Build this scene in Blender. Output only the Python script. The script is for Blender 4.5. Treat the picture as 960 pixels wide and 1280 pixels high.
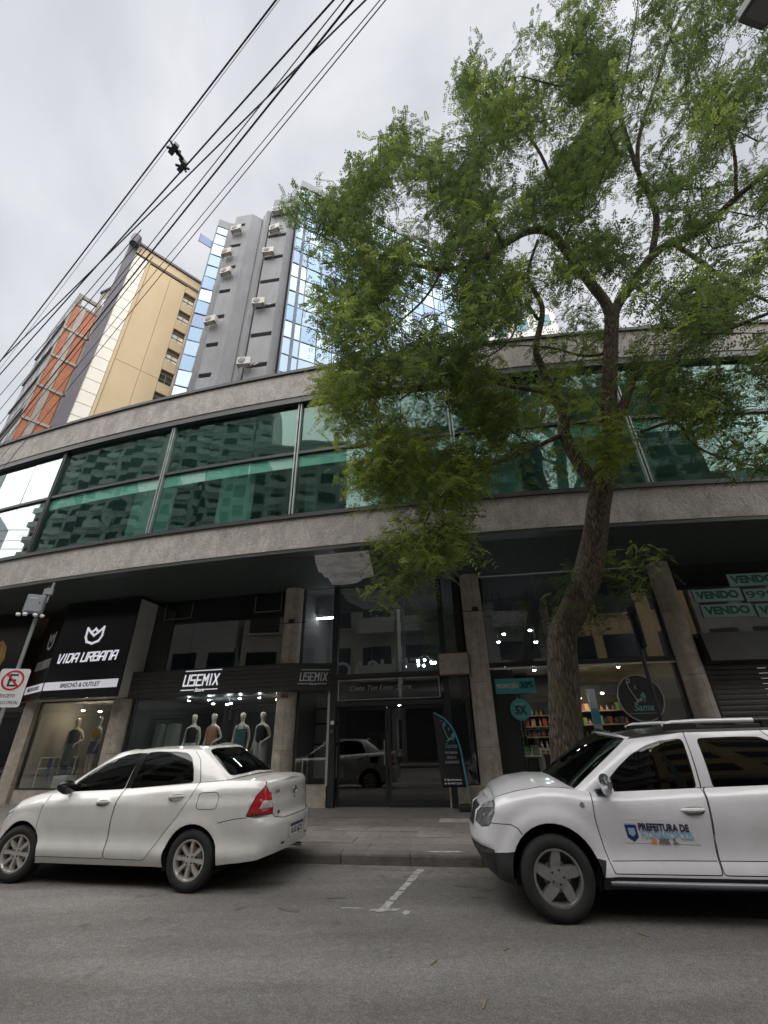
import bpy, bmesh, math, random
import numpy as np
from mathutils import Vector, Matrix
from mathutils.geometry import delaunay_2d_cdt
PI = math.pi
R = math.radians
for o in list(bpy.data.objects): bpy.data.objects.remove(o)
SC = bpy.context.scene
COL = SC.collection
rng = np.random.default_rng(7)
random.seed(7)

# ------------------------------------------------------------------ camera
cam = bpy.data.cameras.new('camera')
cam.sensor_width = 36.0; cam.sensor_fit = 'AUTO'
cam.lens = 535.0 / 1280.0 * 36.0
cam.clip_start = 0.05; cam.clip_end = 2000
camo = bpy.data.objects.new('camera', cam); COL.objects.link(camo)
_r = Vector((0.99974785, 0.01039628, -0.01990369)); _u = Vector((0.02245527, -0.46286033, 0.88614676))
_f = Vector((0.0, 0.88637026, 0.46297707))
_b = (-_f).normalized(); _r = _u.cross(_b).normalized(); _u = _b.cross(_r)
camo.matrix_world = Matrix(((_r.x, _u.x, _b.x, 0), (_r.y, _u.y, _b.y, 0), (_r.z, _u.z, _b.z, 1.55), (0, 0, 0, 1)))
SC.camera = camo

# ------------------------------------------------------------------ sky, sun, exposure
SUN_EL, SUN_AZ = R(46), R(196)      # azimuth of the sun, clockwise from +Y
world = bpy.data.worlds.new('World'); SC.world = world; world.use_nodes = True
nt = world.node_tree; nt.nodes.clear()
def wn(t, **k):
    n = nt.nodes.new(t)
    for a, b in k.items(): setattr(n, a, b)
    return n
wo = wn('ShaderNodeOutputWorld'); b1 = wn('ShaderNodeBackground'); b2 = wn('ShaderNodeBackground'); mx = wn('ShaderNodeMixShader')
sky = wn('ShaderNodeTexSky', sky_type='NISHITA', sun_disc=False, sun_elevation=SUN_EL, sun_rotation=SUN_AZ)
tc = wn('ShaderNodeTexCoord'); mp = wn('ShaderNodeMapping'); mp.inputs['Scale'].default_value = (1.0, 1.0, 1.5)
n1 = wn('ShaderNodeTexNoise'); n1.inputs['Scale'].default_value = 2.1; n1.inputs['Detail'].default_value = 6; n1.inputs['Roughness'].default_value = 0.5
n1.inputs['Distortion'].default_value = 0.4
cr = wn('ShaderNodeValToRGB'); cr.color_ramp.elements[0].position = 0.34; cr.color_ramp.elements[0].color = (0.63, 0.645, 0.685, 1)
cr.color_ramp.elements[1].position = 0.62; cr.color_ramp.elements[1].color = (0.92, 0.92, 0.955, 1)
L = nt.links.new
L(tc.outputs['Generated'], mp.inputs['Vector']); L(mp.outputs[0], n1.inputs['Vector']); L(n1.outputs['Fac'], cr.inputs[0])
L(sky.outputs[0], b1.inputs[0]); b1.inputs[1].default_value = 0.05
L(cr.outputs[0], b2.inputs[0]); b2.inputs[1].default_value = 0.178
mx.inputs[0].default_value = 0.94
L(b1.outputs[0], mx.inputs[1]); L(b2.outputs[0], mx.inputs[2]); L(mx.outputs[0], wo.inputs['Surface'])
sun = bpy.data.lights.new('sun', 'SUN'); sun.energy = 1.5; sun.angle = R(120); sun.color = (1.0, 0.97, 0.93)
suno = bpy.data.objects.new('sun', sun); COL.objects.link(suno)
_d = Vector((math.sin(SUN_AZ) * math.cos(SUN_EL), math.cos(SUN_AZ) * math.cos(SUN_EL), math.sin(SUN_EL)))
suno.rotation_euler = _d.to_track_quat('Z', 'Y').to_euler(); suno.location = (0, 0, 60)
SC.view_settings.view_transform = 'Standard'; SC.view_settings.look = 'None'
SC.view_settings.exposure = 2.5; SC.view_settings.gamma = 1.0; SC.view_settings.use_curve_mapping = False
SC.render.engine = 'CYCLES'
SC.cycles.max_bounces = 6; SC.cycles.transparent_max_bounces = 24; SC.cycles.diffuse_bounces = 3; SC.cycles.glossy_bounces = 4
SC.cycles.use_denoising = True; SC.cycles.sample_clamp_indirect = 4.0

# ------------------------------------------------------------------ object helpers
def link(o, parent=None):
    COL.objects.link(o)
    if parent is not None: o.parent = parent
    return o
def tag(o, label=None, cat=None, group=None, kind=None):
    if label: o['label'] = label
    if cat: o['category'] = cat
    if group: o['group'] = group
    if kind: o['kind'] = kind
    return o
def thing(name, label, cat, loc=(0, 0, 0), rotz=0.0, group=None):
    o = bpy.data.objects.new(name, None); o.empty_display_size = 0.2
    o.location = loc; o.rotation_euler = (0, 0, rotz); link(o)
    return tag(o, label, cat, group)
def copy_tree(o, parent=None):
    c = o.copy(); COL.objects.link(c)
    if parent is not None: c.parent = parent
    for ch in [x for x in bpy.data.objects if x.parent == o]: copy_tree(ch, c)
    return c
class MB:
    """collects shapes and links them as ONE mesh"""
    def __init__(s): s.v = []; s.f = []
    def add(s, vs, fs):
        n = len(s.v); s.v.extend([tuple(p) for p in vs]); s.f.extend([tuple(i + n for i in f) for f in fs]); return s
    def box(s, a, b):
        (x0, y0, z0), (x1, y1, z1) = a, b
        return s.add([(x0,y0,z0),(x1,y0,z0),(x1,y1,z0),(x0,y1,z0),(x0,y0,z1),(x1,y0,z1),(x1,y1,z1),(x0,y1,z1)],
                     [(0,3,2,1),(4,5,6,7),(0,1,5,4),(1,2,6,5),(2,3,7,6),(3,0,4,7)])
    def obox(s, c, ax, h):
        """box centred c, axes ax (3 vectors), half sizes h"""
        c = Vector(c); ax = [Vector(a).normalized() for a in ax]; P = []
        for k in (-1, 1):
            for (i, j) in ((-1,-1),(1,-1),(1,1),(-1,1)):
                P.append(c + ax[0]*h[0]*i + ax[1]*h[1]*j + ax[2]*h[2]*k)
        return s.add(P, [(0,3,2,1),(4,5,6,7),(0,1,5,4),(1,2,6,5),(2,3,7,6),(3,0,4,7)])
    def prism(s, pts, d):
        """polygon of 3-D points extruded by vector d"""
        n = len(pts); d = Vector(d); P = [Vector(p) for p in pts]; Q = [p + d for p in P]
        fs = [tuple(range(n))[::-1], tuple(range(n, 2*n))] + [(i, (i+1) % n, n+(i+1) % n, n+i) for i in range(n)]
        return s.add(P + Q, fs)
    def tube(s, pts, r, n=8, caps=True):
        P = [Vector(p) for p in pts]; m = len(P)
        rs = list(r) if hasattr(r, '__len__') else [r]*m
        vs = []; fs = []; prev = None
        for i, p in enumerate(P):
            t = (P[min(i+1, m-1)] - P[max(i-1, 0)]).normalized()
            if prev is None:
                a = t.orthogonal().normalized()
            else:
                a = (prev - t*prev.dot(t)).normalized()
            prev = a; b = t.cross(a)
            for k in range(n):
                w = 2*PI*k/n; vs.append(p + (a*math.cos(w) + b*math.sin(w))*rs[i])
        for i in range(m-1):
            for k in range(n):
                fs.append((i*n+k, i*n+(k+1) % n, (i+1)*n+(k+1) % n, (i+1)*n+k))
        if caps: fs += [tuple(range(n))[::-1], tuple(range((m-1)*n, m*n))]
        return s.add(vs, fs)
    def lathe(s, prof, c=(0,0,0), axis='Z', n=24, close=False):
        """prof = [(r, h)], revolved about the axis"""
        vs = []; fs = []; m = len(prof); c = Vector(c)
        for (r, h) in prof:
            for k in range(n):
                w = 2*PI*k/n; a, b = r*math.cos(w), r*math.sin(w)
                vs.append(c + (Vector((a, b, h)) if axis == 'Z' else Vector((a, h, b)) if axis == 'Y' else Vector((h, a, b))))
        mm = m if close else m-1
        for i in range(mm):
            j = (i+1) % m
            for k in range(n): fs.append((i*n+k, i*n+(k+1) % n, j*n+(k+1) % n, j*n+k))
        if not close:
            fs += [tuple(range(n))[::-1], tuple(range((m-1)*n, m*n))]
        return s.add(vs, fs)
    def grid(s, P, nu, nv):
        return s.add(P, [(i*nv+j, (i+1)*nv+j, (i+1)*nv+j+1, i*nv+j+1) for i in range(nu-1) for j in range(nv-1)])
    def xf(s, M):
        s.v = [tuple(M @ Vector(p)) for p in s.v]; return s
    def mesh(s, name, m=None, smooth=False):
        me = bpy.data.meshes.new(name); me.from_pydata(s.v, [], s.f); me.update()
        bm = bmesh.new(); bm.from_mesh(me); bmesh.ops.recalc_face_normals(bm, faces=bm.faces); bm.to_mesh(me); bm.free()
        if smooth:
            if smooth == 'all':
                bm = bmesh.new(); bm.from_mesh(me); bmesh.ops.remove_doubles(bm, verts=bm.verts, dist=3e-4); bm.to_mesh(me); bm.free()
            me.shade_smooth()
            if smooth != 'all': me.set_sharp_from_angle(angle=R(38))
        if m is not None: me.materials.append(m)
        return me
    def build(s, name, m, parent=None, smooth=False, bevel=0.0, kind=None):
        o = link(bpy.data.objects.new(name, s.mesh(name, m, smooth)), parent)
        if bevel:
            b = o.modifiers.new('bevel', 'BEVEL'); b.width = bevel; b.segments = 2; b.limit_method = 'ANGLE'; b.angle_limit = R(40)
        if kind: o['kind'] = kind
        return o
def build_split(mb, name, m, parent=None, **k):
    """one object for each loose piece of the collected shapes"""
    par = list(range(len(mb.v)))
    def find(i):
        while par[i] != i: par[i] = par[par[i]]; i = par[i]
        return i
    for f in mb.f:
        a = find(f[0])
        for j in f[1:]: par[find(j)] = a
    gr = {}
    for f in mb.f: gr.setdefault(find(f[0]), []).append(f)
    out = []
    for fs in gr.values():
        ids = sorted({i for f in fs for i in f}); mp = {i: n for n, i in enumerate(ids)}
        out.append(MB().add([mb.v[i] for i in ids], [tuple(mp[i] for i in f) for f in fs]).build(name, m, parent, **k))
    return out
def box(name, a, b, m, parent=None, bevel=0.0): return MB().box(a, b).build(name, m, parent, bevel=bevel)
def struct(o): o['kind'] = 'structure'; return o
def interp(x, pts):
    return float(np.interp(x, [p[0] for p in pts], [p[1] for p in pts]))
def catmull(pts, n):
    """Catmull-Rom through control points, n samples a span"""
    P = [np.array(p, float) for p in pts]; out = []
    for i in range(len(P)-1):
        p0 = P[i-1] if i else 2*P[0]-P[1]; p1 = P[i]; p2 = P[i+1]; p3 = P[i+2] if i+2 < len(P) else 2*P[-1]-P[-2]
        for k in range(n):
            t = k/n
            out.append(0.5*((2*p1) + (p2-p0)*t + (2*p0-5*p1+4*p2-p3)*t*t + (-p0+3*p1-3*p2+p3)*t**3))
    out.append(P[-1]); return np.array(out)

# ------------------------------------------------------------------ materials
MATS = {}
def mat(name, col=(0.5, 0.5, 0.5), rough=0.6, metal=0.0, var=0.0, vscale=3.0, bump=0.0, bscale=40.0, spec=None, coat=0.0, dirt=None, dscale=0.6, emit=None, estr=0.0, stretch=None, col2=None, grain=None):
    if name in MATS: return MATS[name]
    m = bpy.data.materials.new(name); m.use_nodes = True; t = m.node_tree; N = t.nodes; K = t.links.new
    p = N['Principled BSDF']
    p.inputs['Base Color'].default_value = (*col, 1); p.inputs['Roughness'].default_value = rough; p.inputs['Metallic'].default_value = metal
    if spec is not None: p.inputs['Specular IOR Level'].default_value = spec
    if coat: p.inputs['Coat Weight'].default_value = coat; p.inputs['Coat Roughness'].default_value = 0.04
    if emit: p.inputs['Emission Color'].default_value = (*emit, 1); p.inputs['Emission Strength'].default_value = estr
    if var or bump or dirt:
        tc = N.new('ShaderNodeTexCoord'); mp = N.new('ShaderNodeMapping'); K(tc.outputs['Object'], mp.inputs['Vector'])
        if stretch: mp.inputs['Scale'].default_value = stretch
    last = None
    if var:
        a = N.new('ShaderNodeTexNoise'); a.inputs['Scale'].default_value = vscale; a.inputs['Detail'].default_value = 8; a.inputs['Roughness'].default_value = 0.65
        K(mp.outputs[0], a.inputs['Vector'])
        r = N.new('ShaderNodeValToRGB'); r.color_ramp.elements[0].position = 0.3; r.color_ramp.elements[1].position = 0.7
        lo = tuple(c*(1-var) for c in col); hi = tuple(min(1, c*(1+var)) for c in (col2 or col))
        r.color_ramp.elements[0].color = (*lo, 1); r.color_ramp.elements[1].color = (*hi, 1)
        K(a.outputs['Fac'], r.inputs[0]); last = r.outputs[0]
    if dirt:
        a = N.new('ShaderNodeTexNoise'); a.inputs['Scale'].default_value = dscale; a.inputs['Detail'].default_value = 6; a.inputs['Roughness'].default_value = 0.7
        K(mp.outputs[0], a.inputs['Vector'])
        r = N.new('ShaderNodeValToRGB'); r.color_ramp.elements[0].position = 0.45; r.color_ramp.elements[1].position = 0.72
        r.color_ramp.elements[0].color = (0, 0, 0, 1); r.color_ramp.elements[1].color = (dirt[3], dirt[3], dirt[3], 1)
        K(a.outputs['Fac'], r.inputs[0])
        x = N.new('ShaderNodeMix'); x.data_type = 'RGBA'
        K(r.outputs[0], x.inputs[0])
        if last is not None: K(last, x.inputs[6])
        else: x.inputs[6].default_value = (*col, 1)
        x.inputs[7].default_value = (*dirt[:3], 1); last = x.outputs[2]
    if grain:
        a = N.new('ShaderNodeTexNoise'); a.inputs['Scale'].default_value = grain[0]; a.inputs['Detail'].default_value = 3; a.inputs['Roughness'].default_value = .8
        K(tc.outputs['Object'], a.inputs['Vector']); r = N.new('ShaderNodeValToRGB'); r.color_ramp.elements[0].position = .38; r.color_ramp.elements[1].position = .64
        q = 1-grain[1]; r.color_ramp.elements[0].color = (q, q, q, 1); q = 1+grain[1]; r.color_ramp.elements[1].color = (q, q, q, 1)
        K(a.outputs['Fac'], r.inputs[0]); x = N.new('ShaderNodeMix'); x.data_type = 'RGBA'; x.blend_type = 'MULTIPLY'; x.inputs[0].default_value = 1.0
        K(last, x.inputs[6]); K(r.outputs[0], x.inputs[7]); last = x.outputs[2]
    if last is not None: K(last, p.inputs['Base Color'])
    if bump:
        a = N.new('ShaderNodeTexNoise'); a.inputs['Scale'].default_value = bscale; a.inputs['Detail'].default_value = 5
        K(mp.outputs[0], a.inputs['Vector'])
        b = N.new('ShaderNodeBump'); b.inputs['Strength'].default_value = bump; b.inputs['Distance'].default_value = 0.02
        K(a.outputs['Fac'], b.inputs['Height']); K(b.outputs[0], p.inputs['Normal'])
    MATS[name] = m; return m
def glass(name, trans=(0.6, 0.65, 0.65), refl=(1, 1, 1), f0=0.06, f1=0.9, rough=0.0, wobble=0.0, wscale=0.5):
    """thin pane: see-through tint plus mirror reflection that grows at grazing angles"""
    if name in MATS: return MATS[name]
    m = bpy.data.materials.new(name); m.use_nodes = True; t = m.node_tree; N = t.nodes; K = t.links.new; N.clear()
    o = N.new('ShaderNodeOutputMaterial'); a = N.new('ShaderNodeBsdfTransparent'); a.inputs[0].default_value = (*trans, 1)
    g = N.new('ShaderNodeBsdfGlossy'); g.inputs['Color'].default_value = (*refl, 1); g.inputs['Roughness'].default_value = rough
    lw = N.new('ShaderNodeLayerWeight'); lw.inputs['Blend'].default_value = 0.5
    pw = N.new('ShaderNodeMath'); pw.operation = 'POWER'; pw.inputs[1].default_value = 3.0; K(lw.outputs['Facing'], pw.inputs[0])
    r = N.new('ShaderNodeMapRange'); r.inputs['To Min'].default_value = f0; r.inputs['To Max'].default_value = f1
    K(pw.outputs[0], r.inputs['Value'])
    x = N.new('ShaderNodeMixShader'); K(r.outputs[0], x.inputs[0]); K(a.outputs[0], x.inputs[1]); K(g.outputs[0], x.inputs[2]); K(x.outputs[0], o.inputs['Surface'])
    if wobble:
        tc = N.new('ShaderNodeTexCoord'); n = N.new('ShaderNodeTexNoise'); n.inputs['Scale'].default_value = wscale; n.inputs['Detail'].default_value = 1
        K(tc.outputs['Object'], n.inputs['Vector'])
        b = N.new('ShaderNodeBump'); b.inputs['Strength'].default_value = wobble; b.inputs['Distance'].default_value = 0.05
        K(n.outputs['Fac'], b.inputs['Height']); K(b.outputs[0], g.inputs['Normal'])
    MATS[name] = m; return m
# ------------------------------------------------------------------ lettering
def text_mesh(s, size, shear=0.0, ext=0.004, bold=0.0, align='CENTER', spacing=1.0):
    cu = bpy.data.curves.new('lettering', 'FONT'); cu.body = s; cu.size = size; cu.shear = shear; cu.extrude = ext; cu.offset = bold
    cu.align_x = align; cu.align_y = 'CENTER'; cu.space_character = spacing; cu.resolution_u = 3
    o = bpy.data.objects.new('t', cu); COL.objects.link(o)
    dg = bpy.context.evaluated_depsgraph_get(); me = bpy.data.meshes.new_from_object(o.evaluated_get(dg))
    bpy.data.objects.remove(o); bpy.data.curves.remove(cu); return me
def frame(org, xd, yd):
    """matrix with x along xd, y along yd, z = x cross y"""
    x = Vector(xd).normalized(); y = Vector(yd); y = (y - x*y.dot(x)).normalized(); z = x.cross(y); o = Vector(org)
    return Matrix(((x.x, y.x, z.x, o.x), (x.y, y.y, z.y, o.y), (x.z, y.z, z.z, o.z), (0, 0, 0, 1)))
def text(s, org, xd, yd, size, m, parent=None, name='lettering', sx=1.0, width=None, **k):
    me = text_mesh(s, size, **k)
    if width:
        xs = [v.co.x for v in me.vertices]; sx = width/max(1e-6, max(xs)-min(xs))
    me.transform(frame(org, xd, yd) @ Matrix.Diagonal((sx, 1, 1, 1)))
    me.materials.clear(); me.materials.append(m)
    return link(bpy.data.objects.new(name, me), parent)
GLY = {  # squared stroke letters in a 0..1 box
 'V': [[(0,1),(.22,0),(.50,0),(.8,1)]], 'I': [[(.4,0),(.4,1)]], 'D': [[(0,0),(.55,0),(.8,.25),(.8,1),(0,1),(0,0)]],
 'A': [[(0,0),(0,.75),(.25,1),(.8,1),(.8,0)],[(0,.42),(.8,.42)]], 'U': [[(0,1),(0,0),(.8,0),(.8,1)]],
 'R': [[(0,0),(0,1),(.8,1),(.8,.5),(.1,.5)],[(.4,.5),(.8,0)]], 'B': [[(0,0),(0,1),(.75,1),(.75,.55),(0,.52)],[(.75,.52),(.8,.45),(.8,0),(0,0)]],
 'N': [[(0,0),(0,1),(.8,1),(.8,0)]], 'S': [[(.8,1),(0,1),(0,.52),(.8,.52),(.8,0),(0,0)]], 'E': [[(.8,1),(0,1),(0,0),(.8,0)],[(0,.5),(.65,.5)]],
 'M': [[(0,0),(0,1),(.4,.45),(.8,1),(.8,0)]], 'X': [[(0,0),(.8,1)],[(0,1),(.8,0)]]}
def stroke(mb, pl, w, M, d=0.006):
    for i in range(len(pl)-1):
        a = Vector((*pl[i], 0)); b = Vector((*pl[i+1], 0)); t = (b-a).normalized(); n = Vector((-t.y, t.x, 0))*w/2
        a2 = a - t*w/2; b2 = b + t*w/2
        q = [a2-n, b2-n, b2+n, a2+n]
        mb.prism([M @ p for p in q], (M.to_3x3() @ Vector((0, 0, 1)))*(d + 0.0004*i))
def glyphs(s, org, xd, yd, h, w, m, parent, sw=0.17, shear=0.12, gap=0.27, name='lettering'):
    """a word in squared strokes; h letter height, w total width, centred on org"""
    n = sum(0.55 if c == ' ' else (0.35 if c == 'I' else 0.8) + gap for c in s) - gap
    k = w/n; M = frame(org, xd, yd); x = -n/2; mb = MB()
    for c in s:
        if c == ' ': x += 0.55; continue
        for pl in GLY[c]:
            dx = -0.22 if c == 'I' else 0
            P = [((x + dx + px)*k + (py-0.5)*h*shear, (py-0.5)*h*(1-sw)) for px, py in pl]
            stroke(mb, P, sw*h*0.8, M)
        x += (0.35 if c == 'I' else 0.8) + gap
    return mb.build(name, m, parent)
# ------------------------------------------------------------------ car bodies: panels cut out of a smooth shell
def resample(pl, step):
    out = []
    for a, b in zip(pl[:-1], pl[1:]):
        n = max(1, int(math.ceil(math.hypot(b[0]-a[0], b[1]-a[1])/step)))
        for k in range(n): out.append((a[0]+(b[0]-a[0])*k/n, a[1]+(b[1]-a[1])*k/n))
    out.append(pl[-1]); return out
def smooth2(pl, n=6): return [tuple(p) for p in catmull(pl, n)]
def ribbon(pl, w):
    P = np.array(pl, float); T = np.gradient(P, axis=0); T /= np.linalg.norm(T, axis=1)[:, None] + 1e-9
    Nn = np.stack([-T[:, 1], T[:, 0]], 1)*w/2
    return [tuple(p) for p in P+Nn] + [tuple(p) for p in (P-Nn)[::-1]]
def grow(poly, d):
    P = np.array(poly, float); n = len(P)
    A = np.roll(P, 1, 0); B = np.roll(P, -1, 0)
    e1 = P-A; e2 = B-P; e1 /= np.linalg.norm(e1, axis=1)[:, None]+1e-9; e2 /= np.linalg.norm(e2, axis=1)[:, None]+1e-9
    area = 0.5*np.sum(P[:, 0]*B[:, 1]-B[:, 0]*P[:, 1]); sg = 1 if area > 0 else -1
    n1 = np.stack([e1[:, 1], -e1[:, 0]], 1); n2 = np.stack([e2[:, 1], -e2[:, 0]], 1)
    nn = n1+n2; nn /= np.linalg.norm(nn, axis=1)[:, None]+1e-9
    c = np.clip(np.sum(nn*n1, 1), 0.5, 1)
    return [tuple(p) for p in P + sg*d*nn/c[:, None]]
def rnd(poly, r=0.03, n=4):
    """polygon with rounded corners"""
    P = [np.array(p, float) for p in poly]; out = []; m = len(P)
    for i in range(m):
        a, b, c = P[i-1], P[i], P[(i+1) % m]
        ra = min(r, np.linalg.norm(a-b)*0.45); rc = min(r, np.linalg.norm(c-b)*0.45)
        p0 = b+(a-b)/np.linalg.norm(a-b)*ra; p2 = b+(c-b)/np.linalg.norm(c-b)*rc
        for k in range(n+1):
            t = k/n; out.append(tuple((1-t)**2*p0+2*t*(1-t)*b+t*t*p2))
    return out
def inpoly(P, poly):
    x, y = P[:, 0], P[:, 1]; c = np.zeros(len(P), bool); q = np.array(poly)
    for (x1, y1), (x2, y2) in zip(q, np.roll(q, -1, 0)):
        if y1 == y2: continue
        m = ((y1 > y) != (y2 > y)) & (x < (x2-x1)*(y-y1)/(y2-y1)+x1); c ^= m
    return c
class Shell:
    """surface P(s, v) over [0, smax] x [0, 1]; domain units (s, v*H)"""
    def __init__(s, fn, smax, H, srange):
        s.fn = fn; s.smax = smax; s.H = H
        ss = np.linspace(0, smax, 260); vv = np.linspace(0, 1, 60); S, V = np.meshgrid(ss, vv, indexing='ij')
        s.S = S.ravel(); s.V = V.ravel(); s.G = fn(s.S, s.V, 0.0)
        s.side = (s.S > srange[0]) & (s.S < srange[1]); s.rear = s.S < srange[0]*1.25; s.front = s.S > smax-(smax-srange[1])*1.25
    def inv(s, kind, a, b):
        m = {'side': s.side, 'rear': s.rear, 'front': s.front}[kind]; i = 0 if kind == 'side' else 1
        d = np.where(m, (s.G[:, i]-a)**2+(s.G[:, 2]-b)**2, 9e9); k = int(np.argmin(d)); u, v = s.S[k], s.V[k]
        for _ in range(4):
            e = 1e-3
            q = s.fn(np.array([u, u+e, u]), np.array([v, v, v+e]), 0.0)[:, [i, 2]]
            J = np.stack([(q[1]-q[0])/e, (q[2]-q[0])/e], 1); r = np.array([a, b])-q[0]
            if abs(np.linalg.det(J)) < 1e-6: break
            du = np.linalg.solve(J, r); du = np.clip(du, -0.06, 0.06); u += du[0]; v += du[1]
        return (min(max(u, -0.02), s.smax+0.02), min(max(v, -0.02), 1.02)*s.H)
    def poly(s, kind, pts, step=0.035, closed=True):
        pts = list(pts) + ([pts[0]] if closed else [])
        q = [s.inv(kind, *p) for p in resample(pts, step)]
        return q[:-1] if closed else q
    def cut(s, regions, step=0.045, clip=True):
        """regions = [(name, polygon, inset)], first match wins -> {name: (verts, faces)}"""
        nu = int(s.smax/step)+2; nv = int(s.H/step)+2
        pts = [(a, b) for a in np.linspace(0, s.smax, nu) for b in np.linspace(0, s.H, nv)]
        edges = []
        for _, poly, _i in regions:
            q = [(min(max(a, 0), s.smax), min(max(b, 0), s.H)) for a, b in poly]; n0 = len(pts); pts += q
            edges += [(n0+i, n0+(i+1) % len(q)) for i in range(len(q))]
        r = delaunay_2d_cdt([Vector(p) for p in pts], edges, [], 0, 1e-5)
        V = np.array([(p.x, p.y) for p in r[0]]); F = np.array([f for f in r[2] if len(f) == 3])
        C = V[F].mean(1); lab = np.full(len(F), -1)
        for i, (_, poly, _i) in enumerate(regions):
            m = (lab < 0) & inpoly(C, poly); lab[m] = i
        out = {}
        names = {}
        for i, (nm, _, ins) in enumerate(regions): names.setdefault((nm, ins), []).append(i)
        names[('rest', 0.0)] = [-1]
        for (nm, ins), ids in names.items():
            ff = F[np.isin(lab, ids)]
            if not len(ff): continue
            u, iv = np.unique(ff, return_inverse=True)
            P = s.fn(V[u, 0], V[u, 1]/s.H, ins); fs = iv.reshape(-1, 3)
            if nm in out:
                v0, f0 = out[nm]; out[nm] = (np.vstack([v0, P]), np.vstack([f0, fs+len(v0)]))
            else: out[nm] = (P, fs)
        return out
def vf(mb, d, mirror=False, both=False):
    v, f = d
    if not mirror or both: mb.add(v, f)
    if mirror or both:
        w = v.copy(); w[:, 1] *= -1; mb.add(w, f[:, ::-1])
    return mb
def ring_shell(plan, side, rear, front, zb, zt, H=0.8, flare=()):
    P = catmull(plan, 14); d = np.r_[0, np.cumsum(np.linalg.norm(np.diff(P, axis=0), axis=1))]
    T = np.gradient(P, axis=0); T /= np.linalg.norm(T, axis=1)[:, None]; Nn = np.stack([-T[:, 1], T[:, 0]], 1)
    Nn[0] = (-1, 0); Nn[-1] = (1, 0)
    it = lambda z, t: np.interp(z, [p[0] for p in t], [p[1] for p in t])
    sm = [np.array(smooth2(t, 5)) for t in (side, rear, front)]
    def fn(s, v, ins):
        x = np.interp(s, d, P[:, 0]); y = np.interp(s, d, P[:, 1]); nx = np.interp(s, d, Nn[:, 0]); ny = np.interp(s, d, Nn[:, 1])
        l = np.hypot(nx, ny)+1e-9; nx, ny = nx/l, ny/l
        z = it(x, zb)+(it(x, zt)-it(x, zb))*v
        wr = np.clip(-nx, 0, 1)**2; wf = np.clip(nx, 0, 1)**2; ws = ny**2
        # profiles run on the height above the ground, the last 8 cm are taken relative to the top edge
        top = it(x, zt); zz = np.where(z > top-0.1, 1.0-(top-z), np.minimum(z, 0.9))
        q = ws*it(zz, sm[0])+wr*it(zz, sm[1])+wf*it(zz, sm[2])+ins
        for cx, cz, r0, r1, am in flare:
            w_ = np.clip((r1-np.hypot(x-cx, z-cz))/(r1-r0), 0, 1); q = q-ws*am*w_*w_*(3-2*w_)
        return np.stack([x-nx*q, np.maximum(y-ny*q, 0), z], 1)
    def corner(xq, end):
        k = np.where((P[:, 0] > xq[0]) & (P[:, 0] < xq[1]))[0]; return d[k[0]], d[k[-1]]
    return Shell(fn, d[-1], H, corner(end=None, xq=(plan[0][0]+0.18, plan[-1][0]-0.2)))
def house_shell(base, top, bulge, H=0.5, rng_keys=(2, 7)):
    n = 14; B = catmull(base, n); T = catmull(top, n); M = (B+T)/2
    d = np.r_[0, np.cumsum(np.linalg.norm(np.diff(M, axis=0), axis=1))]
    t = np.gradient(M[:, :2], axis=0); t /= np.linalg.norm(t, axis=1)[:, None]; Nn = np.stack([-t[:, 1], t[:, 0]], 1); Nn[0] = (-1, 0); Nn[-1] = (1, 0)
    def fn(s, v, ins):
        ip = lambda A: np.stack([np.interp(s, d, A[:, i]) for i in range(A.shape[1])], 1)
        b, c, nn = ip(B), ip(T), ip(Nn); nn = nn/(np.linalg.norm(nn, axis=1)[:, None]+1e-9)
        v = np.asarray(v, float); q = bulge*4*v*(1-v)-ins; p = b*(1-v)[:, None]+c*v[:, None]
        p[:, 0] += nn[:, 0]*q; p[:, 1] = np.maximum(p[:, 1]+nn[:, 1]*q, 0); p[:, 2] -= 0.4*ins; return p
    sh = Shell(fn, d[-1], H, (d[rng_keys[0]*n]-0.02, d[rng_keys[1]*n]+0.02)); sh.keys = [d[i*n] for i in range(len(base))]; return sh
def deck(shell, s0, s1, crown, m=14, nn=60, v=1.0, ins=0.0):
    """surface from the top edge of a shell in to the centre line, both halves"""
    ss = np.linspace(s0, s1, nn); e = shell.fn(ss, np.full(nn, v), ins); Pn = []
    for i in range(nn):
        x, y, z = e[i]; c = crown(x) if callable(crown) else crown
        for j in range(2*m+1):
            u = j/m-1.0
            Pn.append((x, -u*y, z+c*(1-abs(u)**2.2)))
    return Pn, nn, 2*m+1
def tyre_mb(r, rim, w):
    a = w/2; return MB().lathe([(rim-0.012, a*0.80), (rim+0.01, a*0.98), ((r+rim)/2, a*1.06), (r-0.03, a*0.98), (r-0.008, a*0.84), (r, a*0.6),
        (r, -a*0.6), (r-0.008, -a*0.84), (r-0.03, -a*0.98), ((r+rim)/2, -a*1.06), (rim-0.012, -a*0.8)], axis='Y', n=48, close=True)
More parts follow.
